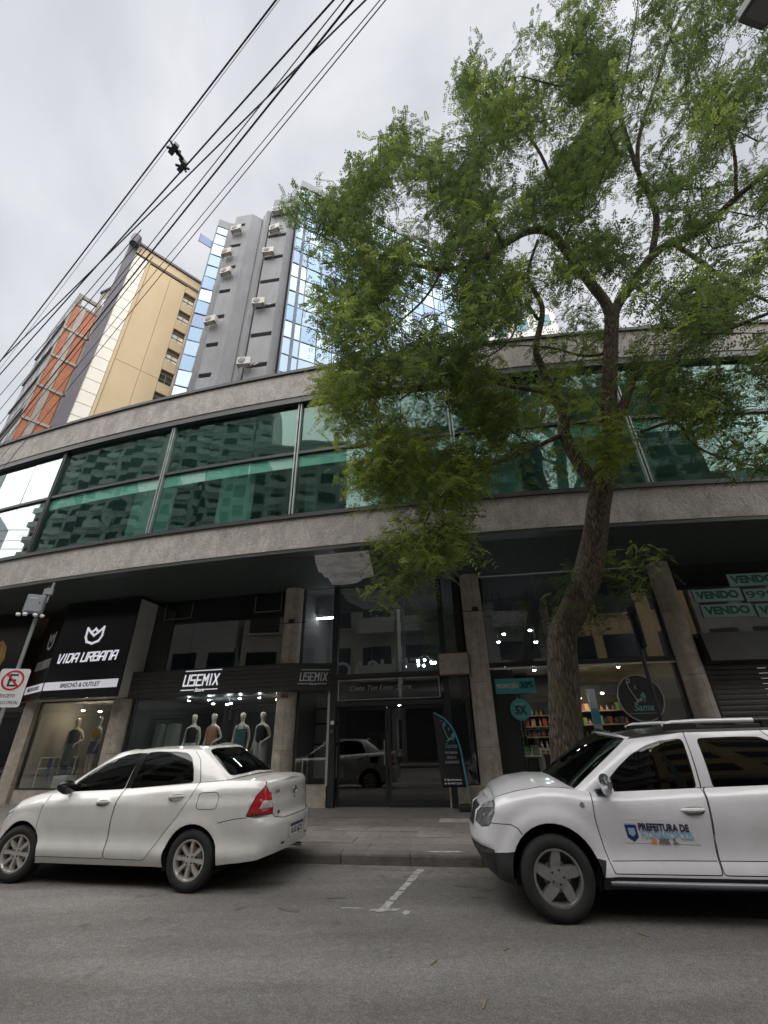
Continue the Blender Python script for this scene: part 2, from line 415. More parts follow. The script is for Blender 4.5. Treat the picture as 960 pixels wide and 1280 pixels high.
def wheel(parent, x, y, r, rim, w, style, steer=0.0):
    """outer side towards +y; for the far side pass y < 0"""
    sg = 1 if y > 0 else -1
    e = bpy.data.objects.new('wheel', None); link(e, parent); e.location = (x, y, r); e.rotation_euler = (0, 0, (0 if sg > 0 else PI) + steer)
    tyre_mb(r, rim, w).build('tyre', mat('rubber', (0.013, 0.013, 0.0135), 0.85, bump=0.25, bscale=60), e, smooth=True)
    a = w/2; silver = mat('alloy_' + style, (0.62, 0.60, 0.57) if style == 'eight' else (0.33, 0.33, 0.33), 0.34, 0.75, var=0.12, vscale=14)
    dark = mat('wheel_dark', (0.02, 0.02, 0.02), 0.6)
    b = MB().lathe([(rim+0.004, a*0.90), (rim-0.016, a*0.92), (rim-0.026, a*0.6), (rim-0.04, -a*0.8), (rim+0.0, -a*0.85)], axis='Y', n=48, close=True)
    nsp = 8 if style == 'eight' else 5
    for k in range(nsp):
        w0 = 2*PI*(k+0.12)/nsp; c, s_ = math.cos(w0), math.sin(w0); rad = Vector((c, 0, s_)); tan = Vector((-s_, 0, c)); yy = Vector((0, 1, 0))
        if style == 'eight':
            r0, r1 = 0.05, rim-0.012; h0, h1 = 0.014, 0.021; d0, d1 = a*0.62, a*0.74; sk = 0.0
        else:
            r0, r1 = 0.06, rim-0.012; h0, h1 = 0.048, 0.036; d0, d1 = a*0.60, a*0.78; sk = 0.05
        P = []
        for (rr, h, dd, off) in ((r0, h0, d0, 0), ((r0+r1)/2, (h0+h1)/2*(1.0 if style == 'eight' else 1.12), (d0+d1)/2+0.012, sk*0.45), (r1, h1, d1, sk)):
            P += [rad*rr+tan*(off-h)+yy*dd, rad*rr+tan*(off+h)+yy*dd, rad*rr+tan*(off+h*1.25)+yy*(dd-0.045), rad*rr+tan*(off-h*1.25)+yy*(dd-0.045)]
        fs = []
        for i in (0, 4):
            fs += [(i+j, i+(j+1) % 4, i+4+(j+1) % 4, i+4+j) for j in range(4)]
        b.add(P, fs+[(3, 2, 1, 0), (8, 9, 10, 11)])
    hub = 0.062 if style == 'eight' else 0.085
    b.lathe([(0.0001, a*0.74), (hub*0.6, a*0.73), (hub, a*0.66), (hub*1.1, a*0.2), (0.0001, a*0.2)], axis='Y', n=24)
    b.build('rim', silver, e, smooth=True)
    dk = MB().lathe([(0.0001, a*0.12), (rim-0.03, a*0.12), (rim-0.03, a*0.08), (0.0001, a*0.08)], axis='Y', n=32)
    dk.build('brake_shield', dark, e)
    MB().lathe([(0.05, a*0.24), (0.125, a*0.24), (0.125, a*0.16), (0.05, a*0.16)], axis='Y', n=32, close=True).build('brake_disc', mat('disc_metal', (0.30, 0.29, 0.28), 0.4, 0.8), e, smooth=True)
    nb = MB(); nl = 4 if style == 'eight' else 5
    for k in range(nl):
        w0 = 2*PI*(k+0.5)/nl; q = hub*0.66
        nb.lathe([(0.011, a*0.70), (0.011, a*0.745), (0.0001, a*0.745)], c=(q*math.cos(w0), 0, q*math.sin(w0)), axis='Y', n=6)
    build_split(nb, 'wheel_nut', dark, e)
    return e
def arc_poly(cx, cz, r, z0, n=22):
    a0 = math.asin((z0-cz)/r) if abs((z0-cz)/r) < 1 else -0.5
    return [(cx+r*math.cos(w), cz+r*math.sin(w)) for w in np.linspace(a0, PI-a0, n)]
def car_mats(prefix, paint):
    P = mat(prefix+'_paint', paint, 0.32, var=0.05, vscale=1.3, coat=0.8, dirt=(paint[0]*0.72, paint[1]*0.70, paint[2]*0.66, 0.5), dscale=1.4)
    return dict(paint=P, gap=mat('panel_gap', (0.012, 0.012, 0.012), 0.8), glass=MATS.get('car_glass') or car_glass(), black=mat('black_trim', (0.016, 0.016, 0.017), 0.45, bump=0.06, bscale=90),
                under=mat('underbody', (0.012, 0.012, 0.012), 0.9), chrome=mat('chrome', (0.6, 0.6, 0.6), 0.08, 1.0), gloss=mat('gloss_black', (0.012, 0.012, 0.013), 0.08))
def car_glass():
    m = glass('car_glass', (0.10, 0.105, 0.10), (0.95, 1, 1), 0.045, 0.6); return m
def finish_car(root, ring, RC, house, HC, M, arches, extra_black=()):
    """body shells, wheel wells and underside shared by the cars"""
    b = MB(); vf(b, RC['rest'], both=True); b.build('body', M['paint'], root, smooth='all')
    g = MB()
    for src in (RC, HC):
        if 'gap' in src: vf(g, src['gap'], both=True)
    g.build('panel_gap', M['gap'], root, smooth='all')
    w = MB()
    for (cx, cz, r) in arches:
        for sg in (1, -1):
            n = 20; P = []
            for k in range(n):
                t = -0.35+(PI+0.7)*k/(n-1)
                for yy in (0.42, 0.79): P.append((cx+r*math.cos(t), sg*yy, cz+r*math.sin(t)))
            w.add(P, [(2*k, 2*k+2, 2*k+3, 2*k+1) for k in range(n-1)]+[tuple(range(0, 2*n, 2))])
    wells = build_split(w, 'wheel_well', M['under'], root)
# ------------------------------------------------------------------ the street: curves shared by kerb, fascia and shop fronts
XA, XB = -27.0, 15.0
def _ext(q, dq):
    def f(x):
        c = min(max(x, XA), XB); return q(c)+dq(c)*(x-c)
    return f
F = _ext(lambda x: 8.6-.165*x+.0075*x*x, lambda x: -.165+.015*x)      # fascia line of the curved building
G = _ext(lambda x: 11.4-.175*x+.0045*x*x, lambda x: -.175+.009*x)     # shop fronts below it
K = lambda x: F(x)-1.33                                              # kerb
KO = lambda x: K(x)-11.0                                             # kerb across the street
def sweep(prof, x0, x1, fn, n=60, off=0.0):
    """closed profile [(dy, z)] carried along the curve fn"""
    mb = MB(); xs = np.linspace(x0, x1, n); m = len(prof); vs = []; fs = []
    for x in xs:
        e = .01; t = Vector((1, (fn(x+e)-fn(x-e))/(2*e), 0)).normalized(); nn = Vector((-t.y, t.x, 0))
        for (dy, z) in prof: vs.append(Vector((x, fn(x), 0))+nn*dy+Vector((0, 0, z)))
    for i in range(n-1):
        for j in range(m): fs.append((i*m+j, i*m+(j+1) % m, (i+1)*m+(j+1) % m, (i+1)*m+j))
    fs += [tuple(range(m)), tuple(range((n-1)*m, n*m))[::-1]]
    return mb.add(vs, fs)
def rectp(d0, d1, z0, z1): return [(d0, z0), (d1, z0), (d1, z1), (d0, z1)]
def strip(fa, fb, z, x0, x1, n=80):
    mb = MB(); xs = np.linspace(x0, x1, n)
    return mb.grid([(x, f(x), z) for x in xs for f in (fa, fb)], n, 2)
def asphalt():
    m = bpy.data.materials.new('asphalt'); m.use_nodes = True; t = m.node_tree; N = t.nodes; Kk = t.links.new; p = N['Principled BSDF']
    tc = N.new('ShaderNodeTexCoord')
    def noise(s, d, r=.6):
        a = N.new('ShaderNodeTexNoise'); a.inputs['Scale'].default_value = s; a.inputs['Detail'].default_value = d; a.inputs['Roughness'].default_value = r; Kk(tc.outputs['Object'], a.inputs['Vector']); return a.outputs['Fac']
    def ramp(f, p0, c0, p1, c1):
        r = N.new('ShaderNodeValToRGB'); r.color_ramp.elements[0].position = p0; r.color_ramp.elements[1].position = p1
        r.color_ramp.elements[0].color = (*c0, 1); r.color_ramp.elements[1].color = (*c1, 1); Kk(f, r.inputs[0]); return r.outputs[0]
    def mix(f, a, b, mode='MIX'):
        x = N.new('ShaderNodeMix'); x.data_type = 'RGBA'; x.blend_type = mode
        if isinstance(f, float): x.inputs[0].default_value = f
        else: Kk(f, x.inputs[0])
        Kk(a, x.inputs[6]); Kk(b, x.inputs[7]); return x.outputs[2]
    base = ramp(noise(.55, 7, .62), .32, (.140, .135, .130), .70, (.205, .198, .191))
    vo = N.new('ShaderNodeTexVoronoi'); vo.inputs['Scale'].default_value = 130; Kk(tc.outputs['Object'], vo.inputs['Vector'])
    sep = N.new('ShaderNodeSeparateColor'); Kk(vo.outputs['Color'], sep.inputs[0])
    stone = ramp(sep.outputs[0], .30, (.62, .62, .62), .97, (1.75, 1.72, 1.66))
    c = mix(.5, base, stone, 'MULTIPLY')
    mott = ramp(noise(14, 6, .75), .35, (.72, .72, .72), .68, (1.18, 1.17, 1.15)); c = mix(.6, c, mott, 'MULTIPLY')
    mp = N.new('ShaderNodeMapping'); mp.inputs['Scale'].default_value = (.25, 1.6, 1); mp.inputs['Rotation'].default_value = (0, 0, R(-9)); Kk(tc.outputs['Object'], mp.inputs[0])
    st = N.new('ShaderNodeTexNoise'); st.inputs['Scale'].default_value = .8; st.inputs['Detail'].default_value = 5; Kk(mp.outputs[0], st.inputs['Vector'])
    c = mix(.8, c, ramp(st.outputs['Fac'], .42, (.70, .69, .68), .62, (1.10, 1.10, 1.10)), 'MULTIPLY')
    spots = ramp(noise(2.3, 2, .5), .66, (1, 1, 1), .74, (.55, .54, .53)); c = mix(.7, c, spots, 'MULTIPLY')
    Kk(c, p.inputs['Base Color']); p.inputs['Roughness'].default_value = .92; p.inputs['Specular IOR Level'].default_value = .25
    b = N.new('ShaderNodeBump'); b.inputs['Strength'].default_value = .8; b.inputs['Distance'].default_value = .012; Kk(vo.outputs['Distance'], b.inputs['Height']); Kk(b.outputs[0], p.inputs['Normal'])
    MATS['asphalt'] = m; return m
struct(MB().add([(-500,-500,-.06),(500,-500,-.06),(500,500,-.06),(-500,500,-.06)], [(0,1,2,3)]).build('ground', mat('far_ground', (.10,.098,.094), .95, var=.2, vscale=.2)))
struct(strip(K, KO, 0.0, -70, 50, 140).build('road', asphalt()))
stone_m = mat('kerb_granite', (.115,.106,.10), .85, var=.25, vscale=5, bump=.5, bscale=30, dirt=(.05,.045,.04,.8), dscale=2.2)
slab_m = [mat('slab_'+str(i), c, .88, var=.18, vscale=7, bump=.35, bscale=45, dirt=(.060,.055,.052,.6), dscale=1.3) for i, c in enumerate([(.172,.150,.138),(.146,.129,.120),(.198,.173,.159),(.34,.315,.285)])]
pave_m = mat('pavement_grey', (.15,.135,.125), .9, var=.2, vscale=4, bump=.3, bscale=30)
walk = struct(sweep(rectp(.16, 9.0, -.05, .125), -70, 50, K, 120).build('pavement', pave_m))
kerb = struct(bpy.data.objects.new('kerb', None)); link(kerb)
for i in range(30):       # kerb stones, each a block of its own
    x0 = -14+i*.95; x1 = x0+.942
    dz = random.uniform(-.006, .006); dy = random.uniform(-.008, .008)
    sweep([(0+dy,-.05),(.175,-.05),(.175,.139+dz),(.03+dy,.139+dz),(.008+dy,.128+dz),(0+dy,.10)], x0, x1, K, 4).build('kerb_stone', stone_m, kerb, bevel=.006)
for x0, x1 in ((-70,-14.01),(14.51,50)): struct(sweep(rectp(0,.17,-.05,.136), x0, x1, K, 40).build('kerb_run', stone_m, kerb))
for r in range(6):        # pavement slabs in the open strip between the cars
    for c in range(16):
        d0 = .185+r*.44; d1 = d0+.434; x0 = -5.2+c*.60+(.3 if r % 2 else 0); x1 = x0+.594
        z = .131+random.uniform(-.002, .0025)
        k = 3 if (r, c) in ((3, 10), (2, 11), (5, 9)) else random.choice((0, 0, 1, 1, 2))
        sweep(rectp(d0, d1, .10, z), x0, x1, K, 2).build('paving_slab', slab_m[k], walk)
struct(sweep(rectp(2.84, 4.12, .10, .134), -12, 9, K, 60).build('entrance_paving', mat('smooth_stone', (.155,.143,.136), .55, var=.2, vscale=2.5, bump=.1), walk))
struct(sweep(rectp(-.0, 12, -.05, .125), -70, 50, lambda x: KO(x)-12, 100).build('far_pavement', pave_m))
# worn paint between the parking bays
paint = mat('road_paint', (.29,.285,.275), .85, var=.25, vscale=9, bump=.4, bscale=60, dirt=(.115,.11,.105,1.0), dscale=14)
def blotch(cx, cy, rx, ry, rot, z, n=34, jag=.42):
    ph = [random.uniform(0, 6.28) for _ in range(4)]; P = []
    for i in range(n):
        w = 2*PI*i/n; q = 1+jag*(.5*math.sin(2*w+ph[0])+.35*math.sin(5*w+ph[1])+.25*math.sin(9*w+ph[2]))
        a, b = rx*q*math.cos(w), ry*q*math.sin(w); P.append((cx+a*math.cos(rot)-b*math.sin(rot), cy+a*math.sin(rot)+b*math.cos(rot), z))
    return MB().add(P, [tuple(range(n))])
def ragged_line(a, b, w, z, n=24):
    a, b = Vector(a), Vector(b); t = (b-a).normalized(); s = Vector((-t.y, t.x)); L_ = []; R_ = []
    for i in range(n+1):
        p = a+(b-a)*i/n; w1 = w/2*(1+random.uniform(-.28, .22)); w2 = w/2*(1+random.uniform(-.28, .22))
        L_.append((p.x+s.x*w1, p.y+s.y*w1, z)); R_.append((p.x-s.x*w2, p.y-s.y*w2, z))
    return MB().add(L_+R_[::-1], [tuple(range(2*n+2))])
mk = struct(ragged_line((-.10,5.66), (-.02,5.90), .085, .004).build('road_marking', paint))
for a_, b_, w_ in (((-.01,5.93),(.09,6.22),.075),((.10,6.25),(.20,6.55),.080),((.205,6.58),(.29,6.83),.095),((.30,6.86),(.37,7.07),.10)): ragged_line(a_, b_, w_, .004, 14).build('paint_patch', paint, mk)
blotch(-.08, 5.64, .13, .05, -.1, .0045).build('paint_patch', paint, mk); blotch(.13, 5.56, .035, .06, .1, .004).build('paint_patch', paint, mk); blotch(-.42, 5.72, .10, .018, -.1, .004).build('paint_patch', paint, mk)
blotch(.72, 7.235, .22, .045, -.15, .1475).build('paint_patch', mat('kerb_paint', (.45,.44,.42), .85, var=.2, vscale=12, dirt=(.12,.11,.10,.9), dscale=7), mk)
tar = mat('oil_stain', (.075,.072,.070), .75, var=.3, vscale=8, dirt=(.07,.068,.065,.8), dscale=6)
for (x, y, rx, ry) in ((-1.45,6.62,.15,.075),(-1.62,6.28,.09,.05),(-1.05,5.72,.12,.05),(-.62,6.05,.10,.04),(.86,6.35,.13,.06),(.92,5.95,.08,.04)):
    struct(blotch(x, y, rx, ry, random.uniform(-.4,.2), .0035).build('oil_stain', tar))
gx = np.linspace(-7, 6, 120); ge = [random.uniform(.10,.30)*(1+.5*math.sin(x*1.7)) for x in gx]
struct(MB().grid([(x, K(x)-d, .0025) for x, e in zip(gx, ge) for d in (-.01, e*.5, e)], 120, 3).build('gutter_dirt', mat('gutter_dirt', (.125,.115,.104), .95, var=.3, vscale=9, bump=.5, bscale=50, dirt=(.07,.062,.054,.8), dscale=5)))
lit = mat('dry_leaf', (.15,.12,.07), .9)
for k in range(12):
    x, y = random.uniform(-3, 4), random.uniform(3.2, 7.0); a = random.uniform(0, PI); l = random.uniform(.02,.055)
    o = MB().obox((x, y, .006), ((math.cos(a), math.sin(a), .08), (-math.sin(a), math.cos(a), 0), (0, 0, 1)), (l, .006, .003)).build('fallen_twig', lit)
    tag(o, 'dry brown twig or leaf lying on the asphalt', 'leaf litter', 'dry twigs scattered on the road')
# ------------------------------------------------------------------ the curved two-storey commercial building
bld = thing('commercial_building', 'curved two-storey concrete building with green glass band and shops below', 'building', (0, F(0), 0))
BO = Vector((0, F(0), 0))
def bpart(mb, name, m, parent=None, **k):
    """building the part in world space, hung on the building"""
    o = mb.build(name, m, parent or bld, **k)
    if parent is None: o.matrix_parent_inverse = Matrix.Translation(-BO)
    return o
Z0, Z1, Z2, Z3, Z4 = 5.35, 6.12, 6.30, 9.95, 10.84
conc = mat('washed_concrete', (.40,.372,.345), .9, var=.20, vscale=5, bump=.8, bscale=20, dirt=(.20,.183,.168,.7), dscale=1.8, stretch=(1, 1, .6), grain=(55, .38))
darktile = mat('dark_tile', (.040,.048,.046), .45, bump=.2, bscale=60)
def mosaic():
    m = bpy.data.materials.new('mosaic_tile'); m.use_nodes = True; t = m.node_tree; N = t.nodes; Kk = t.links.new; p = N['Principled BSDF']
    tc = N.new('ShaderNodeTexCoord'); b = N.new('ShaderNodeTexBrick'); b.offset = 0; b.inputs['Scale'].default_value = 1.0
    b.inputs['Brick Width'].default_value = .055; b.inputs['Row Height'].default_value = .055; b.inputs['Mortar Size'].default_value = .007; b.inputs['Bias'].default_value = -.2
    b.inputs['Color1'].default_value = (.040,.062,.056,1); b.inputs['Color2'].default_value = (.075,.10,.092,1); b.inputs['Mortar'].default_value = (.012,.014,.014,1)
    Kk(tc.outputs['Object'], b.inputs['Vector']); Kk(b.outputs['Color'], p.inputs['Base Color']); p.inputs['Roughness'].default_value = .75
    u = N.new('ShaderNodeBump'); u.inputs['Strength'].default_value = .6; u.inputs['Distance'].default_value = .006; u.invert = True; Kk(b.outputs['Fac'], u.inputs['Height']); Kk(u.outputs[0], p.inputs['Normal'])
    return m
BX0, BX1 = -26.0, 14.5
bpart(sweep([(.0,Z0),(.22,Z0),(.22,Z1),(.0,Z1)], BX0, BX1, F), 'lower_fascia', conc)
bpart(sweep(rectp(.012,.30,Z0-.085,Z0-.002), BX0, BX1, F), 'fascia_drip', darktile)
bpart(sweep([(-.05,Z1+.002),(.45,Z1+.002),(.45,Z2),(.12,Z2),(-.05,Z1+.10)], BX0, BX1, F), 'window_sill', mat('sill_metal', (.028,.032,.032), .4, var=.2, vscale=4))
bpart(sweep(rectp(.0,.24,Z3,Z4), BX0, BX1, F), 'upper_fascia', conc)
bpart(sweep(rectp(-.055,.34,Z4+.002,Z4+.10), BX0, BX1, F), 'roof_cap', mat('cap_metal', (.026,.030,.030), .5))
bpart(sweep(rectp(.02,.50,Z3-.19,Z3-.002), BX0, BX1, F), 'window_head', mat('sill_metal', (.028,.032,.032), .4))
bpart(sweep(rectp(.25,12,Z4-.3,Z4-.06), BX0, BX1, F), 'roof_slab', mat('roof_grey', (.16,.16,.16), .9))
sof = bpart(MB().grid([(x, f(x)+d, 5.285) for x in np.linspace(BX0, BX1, 60) for f, d in ((F,.28),(G,.9))], 60, 2), 'soffit', mosaic())
bpart(sweep(rectp(.25,9,5.62,6.12), BX0, BX1, F), 'floor_slab', mat('slab_grey', (.4,.4,.4), .9))
inner = mat('office_wall', (.62,.66,.65), .9, var=.25, vscale=.5)
bpart(sweep(rectp(6.0,6.2,6.12,9.96), BX0, BX1, F), 'office_back_wall', inner)
bpart(sweep(rectp(.5,6,9.70,9.96), BX0, BX1, F), 'office_ceiling', mat('office_ceiling', (.60,.64,.63), .9))
bpart(sweep(rectp(.178,.200,7.70,8.055), BX0, BX1, F), 'ceiling_bulkhead', mat('bulkhead_white', (.80,.82,.80), .7, var=.08, vscale=.8))
MX = [-22.0, -18.0, -14.05, -10.1, -6.15, -2.26, 1.70, 5.80, 9.8, 13.8]
gl_up = glass('office_glass', (.64,.83,.78), (.78,.94,.90), .038, .7, wobble=.10, wscale=.9)
gl_silver = glass('mirror_glass', (.35,.5,.47), (.95,1,.98), .11, .8, wobble=.03, wscale=.6)
alum = mat('aluminium', (.26,.30,.28), .45, .4, var=.25, vscale=3); frame_d = mat('frame_dark', (.035,.042,.042), .4, .3)
def fpanel(x0, x1, z0, z1, off, t, fn, jig=0.0):
    """flat upright panel between two points of a curve"""
    a = Vector((x0, fn(x0), 0)); b = Vector((x1, fn(x1), 0)); u = (b-a).normalized(); n = Vector((-u.y, u.x, 0)); c = (a+b)/2+n*(off+t/2)
    ax = [u+n*jig, n-u*jig, Vector((0, 0, 1))+n*jig*.7]
    return MB().obox((c.x, c.y, (z0+z1)/2), ax, ((b-a).length/2, t/2, (z1-z0)/2))
for i in range(len(MX)-1):
    a, b = MX[i], MX[i+1]; m = gl_silver if b < -10 else gl_up; nn = 3
    for k in range(nn):
        x0 = a+(b-a)*k/nn+.012; x1 = a+(b-a)*(k+1)/nn-.012
        for z0, z1 in ((6.305, 8.055), (8.145, 9.755)):
            bpart(fpanel(x0, x1, z0, z1, .16, .012, F, random.uniform(-.012, .012)), 'window_pane', m)
    if a > -23: bpart(sweep(rectp(.10,.24,8.06,8.14), a+.05, b-.05, F, 6), 'transom', frame_d)
for x in MX:
    for d in (-.036, .036):
        bpart(fpanel(x+d-.017, x+d+.017, 6.30, 9.76, .08, .12, F), 'mullion', alum if x > -9 else frame_d)
# brackets on the transom and blinds inside, seen through the green glass
for i, x in enumerate(np.arange(-9, 6, .65)):
    bpart(fpanel(x-.02, x+.02, 7.86, 8.0, .25, .03, F), 'bracket', frame_d)
for x in (-8.9, -7.6, -4.6, -3.1, .2, 3.0, 7.2):
    bpart(fpanel(x, x+.35, 6.3, 9.7, 1.8+random.random()*1.5, .35, F), 'office_column', mat('office_pillar', (.5,.52,.51), .9))
for x in (-8.2, -5.3, -1.2, 2.2, 4.3, 8.3):
    bpart(fpanel(x, x+.9+random.random(), 6.6, 9.5, .9+random.random(), .04, F), 'blind', mat('blind_grey', (.36,.40,.39), .9))
# bare patch where the mosaic has come off the soffit
pz = 5.285-.012
pp = [(-1.61,9.05),(-1.1,8.97),(-.38,8.93),(-.33,9.9),(-.30,10.75),(-.62,10.95),(-.66,11.1),(-.80,11.30),(-1.21,11.44),(-1.48,11.40),(-1.52,10.8),(-1.60,10.75),(-1.63,10.41),(-1.70,10.35),(-1.68,9.73)]
bpart(MB().prism([(x, y, pz) for x, y in pp], (0, 0, .02)), 'bare_soffit_patch', mat('bare_plaster', (.78,.78,.77), .95, var=.14, vscale=3, bump=.4, bscale=20, dirt=(.22,.21,.2,.6), dscale=2.5))
# ---------------- columns: curved granite plates round a core
gran = [mat('granite_'+str(i), c, .7, var=.22, vscale=6, bump=.12, bscale=70, dirt=(.16,.145,.12,.55), dscale=1.6, grain=(60,.22)) for i, c in enumerate([(.43,.375,.315),(.39,.345,.295),(.46,.405,.34)])]
def column(x, r=.25, dark=False):
    cx, cy = x, G(x)-.08
    core = bpart(MB().lathe([(r-.035, .12), (r-.035, 5.27)], c=(cx, cy, 0), n=20), 'column', mat('column_core', (.06,.055,.05), .9))
    lv = [.13, 1.28, 2.62, 4.05, 5.272]
    for j in range(4):
        for a0, a1 in ((-PI+.0, -PI/2+.05), (-PI/2+.05, 0.0), (0.0, PI)):
            mb = MB(); n = 9; P = []
            for k in range(n):
                w = a0+.012+(a1-a0-.024)*k/(n-1)
                for rr, zz in ((r-.036, lv[j]+.004), (r, lv[j]+.004), (r, lv[j+1]-.004), (r-.036, lv[j+1]-.004)): P.append((cx+rr*math.cos(w), cy+rr*math.sin(w), zz))
            fs = [(k*4+q, k*4+(q+1) % 4, k*4+4+(q+1) % 4, k*4+4+q) for k in range(n-1) for q in range(4)]+[(0,1,2,3), tuple(range(4*n-4, 4*n))]
            o = mb.add(P, fs).build('granite_plate', random.choice(gran), core, smooth=True)
            o.matrix_parent_inverse = core.matrix_basis.inverted()
    return core
CX = [-12.05, -7.30, -2.57, 2.21, 6.88, 11.6]
for x in CX: column(x)
for x in (-2.57, 2.21):
    bpart(MB().obox((x+.02, G(x)-.36, 4.32), ((1,0,0),(0,1,0),(0,0,1)), (.07,.035,.05)), 'black_lamp_box', mat('black_trim', (.016,.016,.017), .45))
    bpart(sweep(rectp(-.012,.012,4.27,4.285), x-.5, x+.45, lambda q: G(q)-.345, 4), 'conduit', mat('black_trim', (.016,.016,.017), .45))
bpart(MB().obox((7.13, G(7.1)-.32, 3.42), ((1,0,0),(0,1,0),(0,0,1)), (.10,.04,.05)), 'black_lamp_box', mat('black_trim', (.016,.016,.017), .45))
# house number on the column
bpart_t = text('406', (-2.585, G(-2.57)-.336, 2.47), (1,-.17,0), (0,0,1), .13, mat('number_ink', (.06,.055,.05), .6), bld, 'house_number', ext=.003); bpart_t.matrix_parent_inverse = Matrix.Translation(-BO)
# ---------------- shop interiors behind the glass
black_p = mat('black_paint', (.018,.019,.020), .55, var=.2, vscale=2)
sg = glass('shop_glass', (.88,.90,.89), (1,1,1), .055, .85); sgd = glass('dark_shop_glass', (.55,.57,.57), (1,1,1), .12, .85, wobble=.02, wscale=.7)
def room(x0, x1, z0, z1, depth, wall, floor=None, ceil=None, fn=G, off=.06):
    bpart(sweep(rectp(off+depth, off+depth+.1, z0, z1), x0, x1, fn, 8), 'shop_back_wall', wall)
    for x in (x0, x1): bpart(fpanel(x-.04, x+.04, z0, z1, off, depth, fn), 'shop_side_wall', wall)
    bpart(sweep(rectp(off, off+depth, z0-.08, z0), x0, x1, fn, 8), 'shop_floor', floor or wall)
    bpart(sweep(rectp(off, off+depth, z1, z1+.08), x0, x1, fn, 8), 'shop_ceiling', ceil or wall)
wdark = mat('shop_wall_dark', (.09,.09,.092), .8, var=.2, vscale=1.2); wgrey = mat('shop_wall_grey', (.36,.35,.32), .85, var=.15, vscale=1.0); wblk = mat('shop_wall_black', (.016,.017,.018), .7)
fl = mat('shop_floor_tile', (.16,.15,.14), .4, var=.1, vscale=2)
bpart(sweep(rectp(9.5,9.8,.0,10.6), BX0, BX1, F), 'rear_wall', conc)
for x in (BX0, BX1-.25): bpart(MB().box((x, F(x)+.3, .1), (x+.25, F(x)+9.4, 10.6)), 'end_wall', conc)
# bay: second-hand clothes shop (far left)
room(-10.2, -7.62, .45, 2.62, 3.6, wgrey, fl); room(-6.98, -2.86, .32, 2.58, 3.6, wdark, fl); room(-2.3, 1.9, .134, 2.66, 5.2, wdark, fl); room(2.5, 6.6, .16, 3.0, 3.4, wdark, fl)
room(-6.98, -2.86, 3.2, 5.27, 4, wblk); room(-2.3, 1.9, 2.86, 5.27, 5.0, wdark); room(2.5, 6.6, 3.10, 5.27, 4, wdark); room(7.15, 11.3, 3.45, 5.27, 3, mat('shop_wall_pale', (.30,.30,.28), .9)); room(-14.5, -10.7, .16, 5.2, 4, wdark)
def pane(x0, x1, z0, z1, m=sg, off=0.0, n=1):
    for k in range(n):
        a = x0+(x1-x0)*k/n; b = x0+(x1-x0)*(k+1)/n
        bpart(fpanel(a+.004, b-.004, z0, z1, off, .010, G, random.uniform(-.003,.003)), 'shop_pane', m)
def bar(x0, x1, z0, z1, m=frame_d, off=-.03, t=.07, name='frame_bar'): return bpart(fpanel(x0, x1, z0, z1, off, t, G), name, m)
plin = gran
# clothes shop with the tulip sign
pane(-10.1, -7.66, .49, 2.60); bar(-10.15, -10.1, .45, 2.62); bar(-7.66, -7.58, .45, 2.62); bar(-10.1, -7.66, .45, .49); bar(-10.1,-7.66,2.58,2.62)
bar(-10.15, -7.55, .13, .448, gran[0], -.04, .12, 'granite_plinth'); bar(-10.62, -10.2, .13, 2.7, gran[1], -.12, .22, 'stone_jamb'); bar(-10.2,-7.4,2.64,5.27,black_p,.0,.08,'wall_panel')
# store with the slatted sign
pane(-6.95, -2.86, .36, 2.56, sg, n=2); bar(-7.0,-2.84,.13,.32,gran[2],-.04,.12,'granite_plinth'); bar(-7.0,-6.95,.32,5.25); bar(-2.86,-2.80,.32,5.25)
pane(-6.95, -2.86, 3.22, 5.26, sgd, n=3); bar(-6.95,-2.86,.32,.36)
for a, b in ((-6.62,-5.72),(-3.75,-2.95)):
    for q in ((a, b, 4.72, 4.735), (a, a+.015, 4.735, 5.2), (b-.015, b, 4.735, 5.2)): bar(*q, m=mat('thin_steel', (.30,.29,.27), .4, .6), off=-.05, t=.02, name='hopper_frame')
# entrance bay
pane(-2.28, -1.50, .58, 2.6, sg); pane(-2.30, -1.50, 2.7, 5.26, sg); bar(-2.36,-1.46,.13,.55,gran[0],-.08,.16,'granite_plinth'); bar(-2.3,-1.50,.55,.58,mat('thin_steel', (.30,.29,.27), .4, .6))
bar(-1.50,-1.44,.55,2.6,mat('frame_pale', (.42,.44,.42), .4, .3),-.05,.05); bar(-1.42,-1.28,.13,5.26,frame_d,-.08,.14); bar(1.34,1.48,.13,5.26,frame_d,-.08,.14)
bar(-1.28,1.34,2.85,2.95,frame_d,-.05,.12); bar(-1.28,1.34,2.20,2.30,frame_d,-.05,.12); pane(-1.28, 1.34, 2.95, 5.26, sgd, n=3)
bar(1.75,1.92,2.2,5.26,black_p,.0,.1); bar(1.48,1.75,3.3,5.26,sgd,.02,.01,'shop_pane')
bar(1.30,1.99,2.82,3.29,gran[1],-.32,.30,'granite_beam'); bar(1.30,1.99,.13,.55,gran[1],-.08,.16,'granite_plinth'); pane(1.48,1.95,.58,2.8,sg); bar(1.48,1.95,.55,.58)
